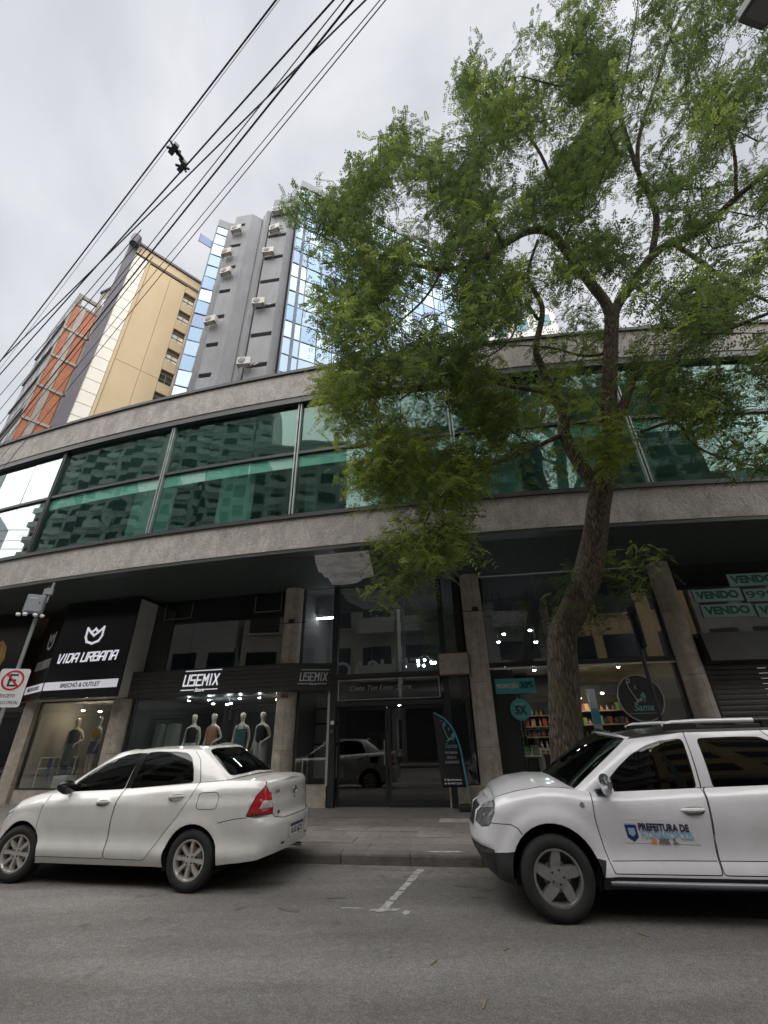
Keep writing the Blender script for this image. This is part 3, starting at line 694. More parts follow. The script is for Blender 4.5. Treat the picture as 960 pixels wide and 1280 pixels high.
# ------------------------------------------------------------------ towers behind the curved building
def wall_box(mb, a, b, z0, z1, t):
    """upright slab from a to b (plan points), thickness t to the left of a->b"""
    a = Vector((a[0], a[1], 0)); b = Vector((b[0], b[1], 0)); u = (b-a).normalized(); n = Vector((-u.y, u.x, 0)); c = (a+b)/2+n*t/2
    return mb.obox((c.x, c.y, (z0+z1)/2), (u, n, (0,0,1)), ((b-a).length/2, t/2, (z1-z0)/2))
def wall_at(mb, a, b, s0, s1, z0, z1, d0, d1):
    """block on the face a->b: from s0 to s1 metres along, d0..d1 proud of the face (towards the right of a->b)"""
    a = Vector((a[0], a[1], 0)); b = Vector((b[0], b[1], 0)); u = (b-a).normalized(); n = Vector((u.y, -u.x, 0)); c = a+u*(s0+s1)/2+n*(d0+d1)/2
    return mb.obox((c.x, c.y, (z0+z1)/2), (u, n, (0,0,1)), ((s1-s0)/2, abs(d1-d0)/2, (z1-z0)/2))
# glass and concrete tower
tw = thing('office_tower', 'grey concrete and blue mirrored glass tower rising behind the curved building', 'building', (-7, 24, 0)); TW = Vector((-7, 24, 0))
def tpart(mb, name, m, **k):
    o = mb.build(name, m, tw, **k); o.matrix_parent_inverse = Matrix.Translation(-TW); return o
tcon = mat('tower_concrete', (.19,.195,.205), .85, var=.14, vscale=1.2, bump=.25, bscale=12, dirt=(.12,.124,.132,.7), dscale=.7, stretch=(1,1,.3)); tdark = mat('slot_dark', (.012,.012,.013), .8)
tfr = mat('tower_frame', (.05,.06,.08), .4, .3); top_grey = mat('parapet_grey', (.17,.18,.19), .7, var=.1)
tg = [glass('tower_glass_%d' % i, c, r, f0, .95, wobble=.02, wscale=.4) for i, (c, r, f0) in enumerate([((.10,.20,.28),(.62,.78,.95),.21),((.12,.25,.33),(.55,.74,.96),.185),((.16,.28,.34),(.72,.87,.97),.245),((.10,.16,.24),(.54,.67,.92),.165),((.2,.33,.34),(.78,.93,.97),.275)])]
def glass_face(a, b, z0, z1, nx, hz, pat):
    a_ = Vector((a[0], a[1], 0)); b_ = Vector((b[0], b[1], 0)); L_ = (b_-a_).length; w = L_/nx
    zs = list(np.arange(z0, z1-.3, hz))+[z1]
    for i in range(nx):
        for j in range(len(zs)-1):
            k = pat(i, j); jg = random.uniform(-.03, .03)
            mb = wall_at(MB(), a, b, i*w+.03, (i+1)*w-.03, zs[j]+.03, zs[j+1]-.03, -.02, .01)
            c = sum((Vector(p) for p in mb.v), Vector())/8; M = Matrix.Translation(c) @ Matrix.Rotation(jg, 4, 'Z') @ Matrix.Rotation(random.uniform(-.02,.02), 4, 'X') @ Matrix.Translation(-c)
            tpart(mb.xf(M), 'glass_pane', tg[k])
    fr = MB()
    for i in range(nx+1): wall_at(fr, a, b, i*w-.035, i*w+.035, z0, z1, -.04, .05)
    tpart(fr, 'mullions', tfr); fr = MB()
    for z in zs: wall_at(fr, a, b, 0, L_, z-.03, z+.03, -.05, .045)
    tpart(fr, 'transoms', tfr)
    tpart(wall_at(MB(), a, b, .05, L_-.05, z0, z1, -.7, -.5), 'inner_wall', mat('tower_inner', (.10,.13,.16), .8, var=.3, vscale=.4))
seq = [2, 1, 4, 0, 2, 1, 3, 1, 4, 2, 0, 1, 0, 2]
LA, LB = (-13.05, 20.03), (-11.92, 20.50); RA, RB = (-6.20, 18.92), (7.6, 25.62)
glass_face(LA, LB, 10.5, 38.7, 1, 1.36, lambda i, j: seq[(j*5+2) % 14] if random.random() < .8 else 4)
tpart(wall_at(MB(), LA, LB, 0, 1.3, 38.7, 39.6, -.2, .05), 'parapet', top_grey)
glass_face(RA, RB, 10.5, 42.0, 14, 1.53, lambda i, j: ([0, 2, 1, 0, 2, 4, 3, 1][(j+(i*3 % 2)) % 8] if random.random() < .75 else random.choice((0, 2, 4, 1))))
tpart(wall_at(MB(), RA, RB, -.05, 15.3, 42.0, 42.9, -.3, .08), 'parapet', top_grey)
SA, SB = (-6.45, 20.1), (-6.22, 18.96)
glass_face(SA, SB, 10.5, 42.0, 1, 3.06, lambda i, j: 3); tpart(wall_at(MB(), SA, SB, 0, 1.1, 42, 42.85, -.2, .05), 'parapet', top_grey)
tpart(wall_box(MB(), (-13.0, 20.3), (-6.3, 20.6), 5, 39.6, 7), 'core', tcon); tpart(wall_box(MB(), (-6.2, 21.0), (7.2, 26.6), 5, 42.4, 6), 'core', tcon)
def pier(pts, z1, zt):
    """concrete pier with real slots: stacked blocks, a dark recess on each floor"""
    for k in range(12):
        z0 = 8.0+k*2.72+.02; 
    mb = MB(); return mb
def stack(front, side, ztop, slots, s0, s1):
    z = 5.0; a, b = front
    for sz in slots+[None]:
        zt = ztop if sz is None else sz-.19
        if zt > z:
            P = [(p[0], p[1], z) for p in side]; tpart(MB().prism(P, (0, 0, zt-z)), 'pier_block', tcon)
        if sz is None: break
        # the slot course: two jambs and a dark back
        u = Vector((b[0]-a[0], b[1]-a[1], 0)); L_ = u.length; u.normalize(); n = Vector((-u.y, u.x, 0))
        for q0, q1 in ((0, s0), (s1, L_)):
            if q1-q0 > .01: tpart(wall_at(MB(), a, b, q0, q1, zt, zt+.38, -.5, 0), 'slot_jamb', tcon)
        tpart(wall_at(MB(), a, b, s0, s1, zt, zt+.38, -.5, -.35), 'slot_back', tdark)
        P = [(p[0]+n.x*.5 if i < 2 else p[0], p[1]+n.y*.5 if i < 2 else p[1], zt) for i, p in enumerate(side)]
        tpart(MB().prism([(p[0], p[1], zt) for p in [side[1]]+side[2:]+[(a[0]+n.x*.5, a[1]+n.y*.5), (b[0]+n.x*.5, b[1]+n.y*.5)]], (0, 0, .38)), 'pier_block', tcon)
        z = zt+.38
zsl = [10.9+2.715*k for k in range(11)]
stack(((-11.52,19.74),(-10.15,19.55)), [(-11.52,19.74),(-10.15,19.55),(-9.45,19.95),(-9.2,20.9),(-11.6,20.9)], 39.4, [z for z in zsl if z < 38.6], .05, .92)
stack(((-8.40,19.17),(-6.95,18.97)), [(-8.40,19.17),(-6.95,18.97),(-6.55,19.35),(-6.5,20.9),(-8.5,20.9)], 40.6, [z+.14 for z in zsl if z < 38.6], .02, 1.44)
tpart(MB().prism([(p[0], p[1], 5) for p in ((-9.44,20.05),(-8.95,19.55),(-8.72,19.65),(-8.52,20.9),(-9.3,20.9))], (0,0,34.9)), 'pier_rib', tcon)
def ac_unit(p, rz, label):
    t = thing('air_conditioner', label, 'air conditioner', p, rz, 'air conditioners on the tower'); wm_ = mat('ac_white', (.36,.35,.33), .6, var=.1, vscale=6, dirt=(.28,.26,.23,.6), dscale=6); 
    box('casing', (-.42,-.30,0), (.42,.0,.58), wm_, t, bevel=.02); MB().lathe([(.0001,-.315),(.06,-.318),(.22,-.312),(.235,-.30)], c=(-.12,0,.29), axis='Y', n=20).build('fan_grille', mat('ac_grille', (.10,.10,.10), .6), t, smooth=True)
    for x in (-.34,.34): MB().tube([(x,.15,-.02),(x,-.34,-.02),(x,.12,-.38)], .022, 6).build('bracket', mat('ac_bracket', (.14,.13,.12), .6), t)
    MB().tube([(.42,-.12,.2),(.58,-.05,.1),(.62,.1,.35),(.7,.2,.5)], .025, 6).build('hose', mat('ac_hose', (.45,.44,.42), .7), t); return t
for x, y, z, l in ((-11.25,19.45,26.1,'lowest air conditioner on the left pier of the tower'),(-11.0,19.45,31.3,'white air conditioner third from the top on the left pier of the tower'),(-11.3,19.45,33.6,'air conditioner second from the top on the left pier of the tower'),(-11.0,19.45,36.6,'topmost air conditioner on the left pier of the tower'),
                  (-8.0,18.85,27.0,'air conditioner above the second slot on the right pier of the tower'),(-8.25,18.85,21.5,'lowest air conditioner on the right pier just above the roof cap'),(-7.95,18.85,32.6,'air conditioner in the upper middle of the right pier of the tower'),(-7.75,18.85,35.5,'air conditioner half hidden by leaves near the top of the right pier'),(-7.8,18.85,37.9,'highest air conditioner on the right pier behind the leaves')):
    ac_unit((x, y, z), -.14+random.uniform(-.15,.1), l)
t = thing('open_window', 'blue window leaf standing open at the left edge of the tower', 'window', (-13.1,20.2,36.3), .7); box('pane', (-1.0,-.03,-.45), (-.1,.03,.45), mat('open_pane_blue', (.07,.14,.30), .12), t); box('frame', (-1.06,-.04,-.5), (-1.0,.04,.5), tfr, t)
# beige block
bg = thing('apartment_block', 'beige apartment block with white glazed strip and dark corner fin behind the roofline', 'building', (-17, 24, 0)); BG = Vector((-17, 24, 0))
def gpart(mb, name, m, **k): o = mb.build(name, m, bg, **k); o.matrix_parent_inverse = Matrix.Translation(-BG); return o
BA, BB = (-18.98, 19.33), (-14.6, 23.58); Lb = math.hypot(BB[0]-BA[0], BB[1]-BA[1])
bm_ = mat('beige_render', (.53,.42,.265), .9, var=.07, vscale=.6, bump=.12, bscale=25, dirt=(.50,.39,.25,.5), dscale=.35, stretch=(1,1,.35)); fin = mat('fin_purple', (.085,.08,.10), .6, var=.15, vscale=1)
wglz = mat('white_glazing', (.66,.63,.55), .35, var=.05, vscale=1)
gpart(wall_at(MB(), BA, BB, 0, .55, 5, 35.9, -.6, .06), 'corner_fin', fin); gpart(MB().lathe([(.34,35.2),(.36,35.9),(.30,36.2),(.0001,36.25)], c=(BA[0]+.35,BA[1]+.0,0), n=16), 'fin_cap', fin, smooth=True)
for k in range(30):
    z0 = 34.6-k*.98
    gpart(wall_at(MB(), BA, BB, .57, 1.42, z0-.94, z0-.0, -.3, .015), 'glazed_panel', wglz)
gpart(wall_at(MB(), BA, BB, .57, 1.42, 5, 34.7, -.4, -.03), 'glazing_back', mat('joint_dark', (.10,.09,.07), .8)); gpart(wall_at(MB(), BA, BB, 1.44, 1.62, 5, 34.9, -.4, .05), 'edge_rib', bm_)
wins = [33.25-2.1*0-k*2.13 for k in range(11)]
for s0, s1 in ((1.64, 3.22), (3.24, 4.42)): 
    for z0, z1 in ((5, 24.3), (24.33, 34.5)): gpart(wall_at(MB(), BA, BB, s0, s1, z0, z1, -.4, .0), 'wall_panel', bm_)
gpart(wall_at(MB(), BA, BB, 5.32, Lb, 5, 34.6, -.4, .0), 'wall_panel', bm_); zz = 34.6
for i, zc in enumerate(wins):
    gpart(wall_at(MB(), BA, BB, 4.44, 5.30, zc+.62, zz, -.4, .0), 'spandrel', bm_); zz = zc-.62
    gpart(wall_at(MB(), BA, BB, 4.44, 5.30, zc-.62, zc+.22, -.35, -.22), 'window_pane', wglz if i < 4 else mat('win_dark', (.04,.05,.05), .15)); gpart(wall_at(MB(), BA, BB, 4.44, 5.30, zc+.22, zc+.62, -.36, -.18), 'blind_box', mat('blind_brown', (.09,.065,.04), .6))
    gpart(wall_at(MB(), BA, BB, 4.84, 4.89, zc-.62, zc+.22, -.22, -.17), 'window_bar', mat('bar_grey', (.20,.19,.17), .5)); gpart(wall_at(MB(), BA, BB, 4.46, 5.28, zc-.20, zc-.16, -.22, -.17), 'window_bar', mat('bar_grey'))
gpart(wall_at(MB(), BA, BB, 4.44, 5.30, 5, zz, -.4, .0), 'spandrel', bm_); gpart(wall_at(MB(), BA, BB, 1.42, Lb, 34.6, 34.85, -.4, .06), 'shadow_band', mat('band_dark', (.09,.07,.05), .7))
gpart(wall_at(MB(), BA, BB, .5, Lb, 34.86, 35.75, -.4, .02), 'parapet', bm_); gpart(wall_at(MB(), BA, BB, .4, Lb+.1, 35.76, 35.98, -.5, .16), 'coping', fin)
gpart(wall_box(MB(), (-18.9, 20.1), (-14.4, 24.4), 5, 35, 8), 'core', bm_)
# narrow concrete block and the unfinished orange block
gt = thing('concrete_block', 'narrow dark concrete block showing between the orange and beige buildings', 'building', (-27, 30, 0)); GT = Vector((-27, 30, 0))
def npart(mb, name, m): o = mb.build(name, m, gt); o.matrix_parent_inverse = Matrix.Translation(-GT); return o
NA, NB = (-26.6, 26.4), (-23.6, 24.6+.7); gcon = mat('old_concrete', (.22,.205,.19), .9, var=.2, vscale=.8, dirt=(.10,.09,.085,.8), dscale=.5)
npart(wall_box(MB(), NA, NB, 5, 39.6, 6), 'wall', gcon); npart(wall_at(MB(), NA, NB, -.1, 3.5, 39.6, 39.9, -1, .1), 'coping', tdark)
for k in range(9):
    npart(wall_at(MB(), NA, NB, .7, 1.3, 14+k*2.9, 15.1+k*2.9, -.05, .02), 'window', mat('win_dark', (.04,.05,.05), .15)); npart(wall_at(MB(), NA, NB, 1.7, 2.3, 13.6+k*2.9, 14.2+k*2.9, 0, .3), 'vent_box', mat('ac_bracket', (.14,.13,.12), .6))
ob = thing('unfinished_building', 'unfinished orange brick building with white concrete frame, far left', 'building', (-28, 28, 0)); OB = Vector((-28, 28, 0))
def opart(mb, name, m): o = mb.build(name, m, ob); o.matrix_parent_inverse = Matrix.Translation(-OB); return o
OA, OBp = (-26.1, 23.95), (-24.95, 25.30); OL = (-31.7, 28.1)
def brick_mat():
    m = bpy.data.materials.new('orange_brick'); m.use_nodes = True; t = m.node_tree; N = t.nodes; p = N['Principled BSDF']; tc = N.new('ShaderNodeTexCoord'); b = N.new('ShaderNodeTexBrick')
    b.inputs['Scale'].default_value = 1; b.inputs['Brick Width'].default_value = .30; b.inputs['Row Height'].default_value = .2; b.inputs['Mortar Size'].default_value = .014
    b.inputs['Color1'].default_value = (.40,.145,.085,1); b.inputs['Color2'].default_value = (.32,.12,.075,1); b.inputs['Mortar'].default_value = (.34,.2,.14,1)
    mp = N.new('ShaderNodeMapping'); mp.inputs['Rotation'].default_value = (R(90),0,R(-50)); t.links.new(tc.outputs['Object'], mp.inputs[0]); t.links.new(mp.outputs[0], b.inputs['Vector']); t.links.new(b.outputs['Color'], p.inputs['Base Color']); p.inputs['Roughness'].default_value = .9; return m
obr = brick_mat(); ocon = mat('frame_concrete', (.32,.305,.29), .9, var=.2, vscale=1, dirt=(.2,.19,.18,.7), dscale=.7)
for k in range(9):
    z0 = 31.9-k*3.15
    opart(wall_at(MB(), OA, OBp, .10, .50, z0+.25, z0+3.1, -.3, -.06), 'brick_panel', obr); opart(wall_at(MB(), OA, OBp, .52, .92, z0+.25, z0+3.1, -.3, .0), 'concrete_column', ocon)
    opart(wall_at(MB(), OA, OBp, .94, 1.66, z0+.25, z0+3.1, -.3, -.06), 'brick_panel', obr); opart(wall_at(MB(), OA, OBp, .0, 1.76, z0, z0+.23, -.3, .05), 'concrete_beam', ocon)
    opart(wall_at(MB(), OA, OBp, 1.70, 1.92, z0+.25, z0+3.1, -.3, .0), 'concrete_column', gcon); opart(wall_at(MB(), OA, OBp, -.02, .09, z0+.25, z0+3.1, -.3, .0), 'concrete_column', ocon)
for q in ((0,.35,34.9,36.3), (1.45,1.8,34.9,36.3), (.35,1.45,35.95,36.3), (.35,1.45,34.9,35.1)): opart(wall_at(MB(), OA, OBp, *q, -.2, 0), 'parapet_frame', gcon)
lw_ = mat('grey_facade', (.085,.095,.10), .8, var=.25, vscale=.6); opart(wall_at(MB(), OL, OA, 0, 6.9, 5, 36.2, -.4, -.02), 'side_wall', lw_)
for k in range(10):
    for j in range(4): opart(wall_at(MB(), OL, OA, .4+j*1.7, 1.7+j*1.7, 33.2-k*3.15, 34.6-k*3.15, -.05, .03), 'side_window', mat('win_grey', (.14,.16,.17), .3))
    opart(wall_at(MB(), OL, OA, 0, 6.9, 32.7-k*3.15, 32.9-k*3.15, -.05, .12), 'side_ledge', gcon)
opart(wall_box(MB(), (-26.4, 24.6), (-25.2, 25.9), 5, 34.8, 5), 'core', gcon)
# pale block seen through the tree
pb_ = thing('pale_block', 'pale tall block seen in pieces through the tree crown', 'building', (11, 27, 0)); PB = Vector((11, 27, 0))
def ppart(mb, name, m): o = mb.build(name, m, pb_); o.matrix_parent_inverse = Matrix.Translation(-PB); return o
PA, PBp = (8.2, 28.5), (15.8, 26.2); ppart(wall_box(MB(), PA, PBp, 5, 36, 6), 'wall', mat('pale_render', (.60,.59,.56), .9, var=.08, vscale=.5))
for k in range(9):
    for j in range(4): ppart(wall_at(MB(), PA, PBp, .6+j*1.9, 1.8+j*1.9, 11.5+k*2.8, 12.8+k*2.8, -.02, .05), 'window', mat('win_teal', (.06,.16,.18), .1))
# ------------------------------------------------------------------ the other side of the street (seen in the glass)
def far_house(x0, x1, h, col, label, kind, floors=3.0, back=3.2):
    t = thing('street_block', label, 'building', ((x0+x1)/2, KO((x0+x1)/2)-back, 0)); O = t.location.copy(); m = mat('render_'+kind, col, .9, var=.1, vscale=.5, dirt=tuple(c*.7 for c in col)+(.5,), dscale=.4)
    a, b = Vector((x1, KO(x1)-back, 0)), Vector((x0, KO(x0)-back, 0)); L_ = (b-a).length
    def hp(mb, name, mm): o = mb.build(name, mm, t); o.matrix_parent_inverse = Matrix.Translation(-O); return o
    hp(wall_box(MB(), b, a, 0, h, -10), 'wall', m)
    nb = max(2, int(L_/2.6)); wd = mat('win_street', (.03,.035,.04), .12); bal = mat('balcony_'+kind, tuple(min(1, c*1.15) for c in col), .85); sl_ = MB(); wn_ = MB()
    for f in range(int((h-4.5)/floors)):
        z = 4.6+f*floors
        for i in range(nb):
            s = (i+.5)*L_/nb; w = L_/nb*.36
            wall_at(wn_, a, b, s-w, s+w, z+.5, z+2.2, -.02, .03)
            if kind in ('cream', 'grey', 'greytower', 'creamtower') and i % 2 == 0: wall_at(sl_, a, b, s-w*1.2, s+w*1.2, z-.05, z+.95, .0, 1.0)
            else: wall_at(sl_, a, b, s-w*1.1, s+w*1.1, z+.36, z+.48, .0, .12)
    hp(wn_, 'window', wd)['kind'] = 'stuff'; hp(sl_, 'balcony', bal)['kind'] = 'stuff'
    hp(wall_at(MB(), a, b, .3, L_-.3, .2, 3.1, 0, .05), 'shop_front', mat('far_shop', (.06,.06,.065), .2)); hp(wall_at(MB(), a, b, 0, L_, 3.4, 4.1, 0, .5), 'canopy', mat('far_canopy', (.30,.29,.27), .8)); hp(wall_at(MB(), a, b, -.1, L_+.1, h, h+.4, -.3, .25), 'cornice', bal)
    return t
far_house(-46,-30,9,(.42,.40,.36),'low cream shop block across the street, far left end','cream'); far_house(-29.6,-17,10,(.36,.35,.34),'low grey block across the street behind the sedan end','grey'); far_house(-16.6,-5.5,13.5,(.74,.70,.62),'cream apartment block with balconies across the street','cream'); far_house(-5.2,5.0,14,(.70,.70,.69),'grey apartment block with balconies across the street','grey'); far_house(5.3,15,13.5,(.74,.55,.28),'ochre block across the street','ochre'); far_house(15.3,34,15,(.46,.45,.42),'white block across the street, right end','white')
far_house(-13,-1.5,40,(.76,.76,.73),'tall grey balcony tower a block behind the street, left','greytower',2.9,28); far_house(-66,-42,62,(.76,.76,.73),'tall balcony tower far down the street, left','greytower',2.9,50); far_house(-88,-62,64,(.76,.76,.73),'tall grey balcony tower closing the street view, far left','creamtower',2.9,46); far_house(-39,-20,40,(.76,.76,.73),'broad cream block behind the street, left of the towers','creamtower',2.9,34); far_house(1.5,11,34,(.76,.76,.73),'tall cream tower a block behind the street, middle','creamtower',2.9,27); far_house(16,34,42,(.76,.76,.73),'tall pale tower a block behind the street, right','paletower',2.9,26)
t = thing('wall_sign', 'pale lettering EDUCAÇÃO on the block across the street', 'sign', (0,0,0)); lp = mat('far_letter', (.62,.62,.62), .6)
P = Vector((-7.6, KO(-7.6)-2.62, 5.3)); text('EDUCAÇÃO', P, (-1,.2,0), (0,0,1), 1.5, lp, t, bold=.02, ext=.03)
t2 = thing('wall_sign', 'pale lettering FLORIANÓPOLIS on the block across the street', 'sign', (0,0,0)); text('FLORIANÓPOLIS', Vector((.3, KO(.3)-2.62, 3.75)), (-1,.17,0), (0,0,1), .62, lp, t2, bold=.012, ext=.03)
# ------------------------------------------------------------------ shop signs
def gp(x, off=0.0, z=0.0, fn=G):
    s = (fn(x+.01)-fn(x-.01))/.02; n = Vector((-s, 1, 0)).normalized(); return Vector((x, fn(x), z))+n*off
def ga(x, fn=G): return math.atan((fn(x+.01)-fn(x-.01))/.02)
white = mat('sign_white', (.74,.74,.78), .5); added_glow_white = mat('added_glow_white', (.78,.78,.82), .5, emit=(.92,.93,1.0), estr=.095); added_glow_strip = mat('added_glow_strip', (.74,.74,.80), .5, emit=(.9,.9,1.0), estr=.05); offw = mat('sign_offwhite', (.60,.60,.58), .55, var=.08, vscale=4)  # sign letters and strips get an added glow so they read bright under the overhang
blackg = mat('sign_black', (.010,.010,.013), .16, var=.2, vscale=1.5)
def quad_board(name, a, b, z0, z1, t, m, parent):
    a, b = Vector(a), Vector(b); u = (b-a).normalized(); n = Vector((-u.y, u.x, 0))
    c = (a+b)/2+n*t/2; return MB().obox((c.x, c.y, (z0+z1)/2), (u, n, (0,0,1)), ((b-a).length/2, t/2, (z1-z0)/2)).build(name, m, parent)
s = thing('shop_sign', 'large black shop sign box with white tulip emblem reading VIDA URBANA', 'sign')
A = gp(-9.36, -.80); B = gp(-6.88, -.80); C = gp(-10.95, -.03); D = gp(-6.93, -.02); A.z = B.z = C.z = D.z = 0
quad_board('front_board', A, B, 2.60, 5.22, .03, blackg, s); quad_board('side_board', C, A-(A-C).normalized()*.004, 2.60, 5.22, .03, blackg, s)
quad_board('end_panel', B+(D-B).normalized()*.04, D, 2.60, 5.20, .03, mat('panel_pale', (.50,.50,.47), .5, var=.12, vscale=3), s)
MB().add([(p.x, p.y, 2.615) for p in (C, A, B, D)], [(0,1,2,3)]).prism([(p.x, p.y, 2.618) for p in (C, A, B, D)], (0,0,.02)).build('underside', mat('underside_grey', (.35,.35,.34), .7, var=.15, vscale=4), s)
MB().prism([(p.x, p.y, 5.225) for p in (C, A, B, D)], (0,0,.02)).build('top_cover', frame_d, s)
uf = (B-A).normalized(); nf = Vector((uf.y, -uf.x, 0)); us = (A-C).normalized(); ns = Vector((us.y, -us.x, 0))
def on(a, u, n, t, z, d=.006): p = a+u*t+n*d; return Vector((p.x, p.y, z))
LF = (B-A).length; LS = (A-C).length
TUL = [(-.5,1),(-.22,.70),(0,.93),(.22,.70),(.5,1),(.5,.45),(.36,.14),(0,0),(-.36,.14),(-.5,.45),(-.5,1)]
def tulip(c, u, w, h, m, parent, sw=.05):
    M = frame(c, u, (0,0,1)); mb = MB()
    stroke(mb, [(x*w, (y-.5)*h) for x, y in TUL], sw, M); stroke(mb, [(-.22*w,.20*h),(0,-.0*h),(.22*w,.20*h)], sw, M)
    return mb.build('tulip_emblem', m, parent)
tulip(on(A, uf, nf, 1.27, 4.24), uf, .56, .44, added_glow_white, s, .062)
glyphs('VIDA URBANA', on(A, uf, nf, 1.24, 3.66), uf, (0,0,1), .27, 1.98, added_glow_white, s, sw=.19, shear=.14, gap=.32)
st = MB().obox(on(A, uf, nf, LF*.49, 2.935, .004), (uf, nf, (0,0,1)), (LF*.475, .004, .105)).build('white_strip', added_glow_strip, s)
text('BRECHÓ & OUTLET', on(A, uf, nf, LF*.49, 2.93, .012), uf, (0,0,1), .15, mat('strip_ink', (.05,.05,.06), .5), st, width=1.30, bold=.003, ext=.002)
tulip(on(C, us, ns, LS*.66, 4.24), us, .52, .44, white, s, .06); glyphs('VIDA URBANA', on(C, us, ns, LS*.60, 3.58), us, (0,0,1), .26, 1.30, mat('sign_grey', (.50,.50,.54), .5), s, sw=.17, shear=.1, gap=.3)
st = MB().obox(on(C, us, ns, LS*.52, 2.935, .004), (us, ns, (0,0,1)), (LS*.46, .004, .105)).build('white_strip', added_glow_strip, s)
text('BRECHÓ & OUTLET', on(C, us, ns, LS*.52, 2.93, .012), us, (0,0,1), .14, MATS['strip_ink'], st, width=1.1, bold=.003, ext=.002)

s = thing('shop_sign', 'long black slatted sign band lettered USEMIX Store above the mannequin window', 'sign')
slat = mat('slat_dark', (.028,.027,.026), .5, var=.25, vscale=5, stretch=(.3,.3,4))
P0, P1, P2 = gp(-6.98,-.42), gp(-2.42,-.50), gp(-1.27,-.06)
for i in range(6):
    z0 = 2.585+i*.105
    for a, b in ((P0, P1), (P1, P2)): 
        a2 = Vector((a.x, a.y, 0)); b2 = Vector((b.x, b.y, 0)); u = (b2-a2).normalized()
        quad_board('slat', a2+u*.003, b2-u*.003, z0, z0+.097, .04 if i % 2 else .034, slat, s)
MB().prism([(p.x, p.y, 2.572) for p in (P0, P1, P2, gp(-1.3,.05), gp(-6.98,.05))], (0,0,.01)).build('underside', frame_d, s)
MB().prism([(p.x, p.y, 3.215) for p in (P0, P1, P2, gp(-1.3,.05), gp(-6.98,.05))], (0,0,.012)).build('top_cover', frame_d, s)
quad_board('end_panel', Vector((P0.x-.02, gp(-6.98,.05).y, 0)), Vector((P0.x-.02, P0.y, 0)), 2.58, 3.21, .02, slat, s)
def usemix(c, u, n, w, h, m):
    c = c+n*.012; glyphs('USEMIX', c, u, (0,0,1), h, w, m, s, sw=.16, shear=.08, gap=.36)
    for dz, l in ((h*.78, w*.54), (-h*.78, w*.2)):
        for q in ((0,) if dz > 0 else (-.34*w, .34*w)):
            p = c+u*(q+(.03 if dz > 0 else -.03)); MB().obox((p.x, p.y, c.z+dz), (u, n, (0,0,1)), (l, .004, .010)).build('rule', m, s)
    p = c-u*.02; text('Store', (p.x, p.y, c.z-h*.80), u, (0,0,1), h*.42, m, s, shear=.35, ext=.003, bold=.002)
u = (P1-P0); u.z = 0; u.normalize(); n = Vector((u.y, -u.x, 0)); c = gp(-4.78,-.47,2.93); usemix(P0+u*((c-P0).dot(u))+Vector((0,0,2.935)), u, n, 1.0, .30, added_glow_white)
u2 = (P2-P1).normalized(); n2 = Vector((u2.y, -u2.x, 0)); usemix(P1+u2*.66+Vector((0,0,2.90)), u2, n2, .66, .21, mat('sign_grey', (.50,.50,.54), .5))

s = thing('shop_sign', 'dark framed transom sign with faint script lettering over the glass entrance doors', 'sign')
a, b = gp(-1.26,-.06), gp(1.28,-.06); a.z = b.z = 0; u = (b-a).normalized(); n = Vector((u.y, -u.x, 0)); Lw = (b-a).length
quad_board('board', a, b, 2.32, 2.83, .012, sgd, s)
trim = mat('trim_pale', (.42,.44,.44), .35, .4)
for z in (2.345, 2.80): MB().obox(on(a, u, n, Lw/2, z, .008), (u, n, (0,0,1)), (Lw/2-.02, .008, .006)).build('trim', trim, s)
for t in (.03, Lw-.03): MB().obox(on(a, u, n, t, 2.572, .007), (u, n, (0,0,1)), (.010, .007, .215)).build('trim', trim, s)
text('Cinna Ton Leon  Store', on(a, u, n, Lw*.42, 2.60, .008), u, (0,0,1), .17, mat('script_grey', (.30,.31,.31), .5), s, shear=.35, width=1.55, ext=.002)

# ------------------------------------------------------------------ glass entrance doors
e = thing('entrance_door', 'double glass entrance door in dark frames between the two granite plinths', 'door', gp(0,.12,.134))
E0 = gp(0,.12,.134); dm = sgd
def dpart(mb, name, m): o = mb.build(name, m, e); o.matrix_parent_inverse = Matrix.Translation(-E0); return o
for x0, x1, off in ((-1.27, -.06, .14), (-.02, 1.33, .06)):
    dpart(fpanel(x0+.05, x1-.05, .27, 2.12, off, .010, G), 'door_pane', glass('door_glass', (.40,.42,.42), (1,1,1), .10, .9))
    for q in ((x0, x1, .14, .27), (x0, x1, 2.12, 2.19)): dpart(fpanel(q[0], q[1], q[2], q[3], off-.02, .05, G), 'rail', frame_d)
    for q in ((x0, x0+.05), (x1-.05, x1)): dpart(fpanel(q[0], q[1], .27, 2.12, off-.02, .05, G), 'stile', frame_d)
dpart(MB().tube([gp(-.11,-.02,.95), gp(-.11,-.02,1.45)], .016, 8), 'pull_handle', mat('thin_steel', (.30,.29,.27), .4, .6))
o = thing('intercom', 'small black intercom with round white button on the door jamb', 'intercom', gp(-1.35,-.09,1.75), ga(-1.35))
box('housing', (-.05,-.03,-.16), (.05,0,.02), mat('black_trim'), o); MB().lathe([(.0001,-.035),(.042,-.03),(.048,0),(.0001,0)], c=(0,0,.10), axis='Y', n=16).build('camera_eye', white, o, smooth=True)
box('keypad', (-.03,-.034,-.12), (.03,-.0305,-.04), mat('keypad_grey', (.12,.12,.13), .4), o)

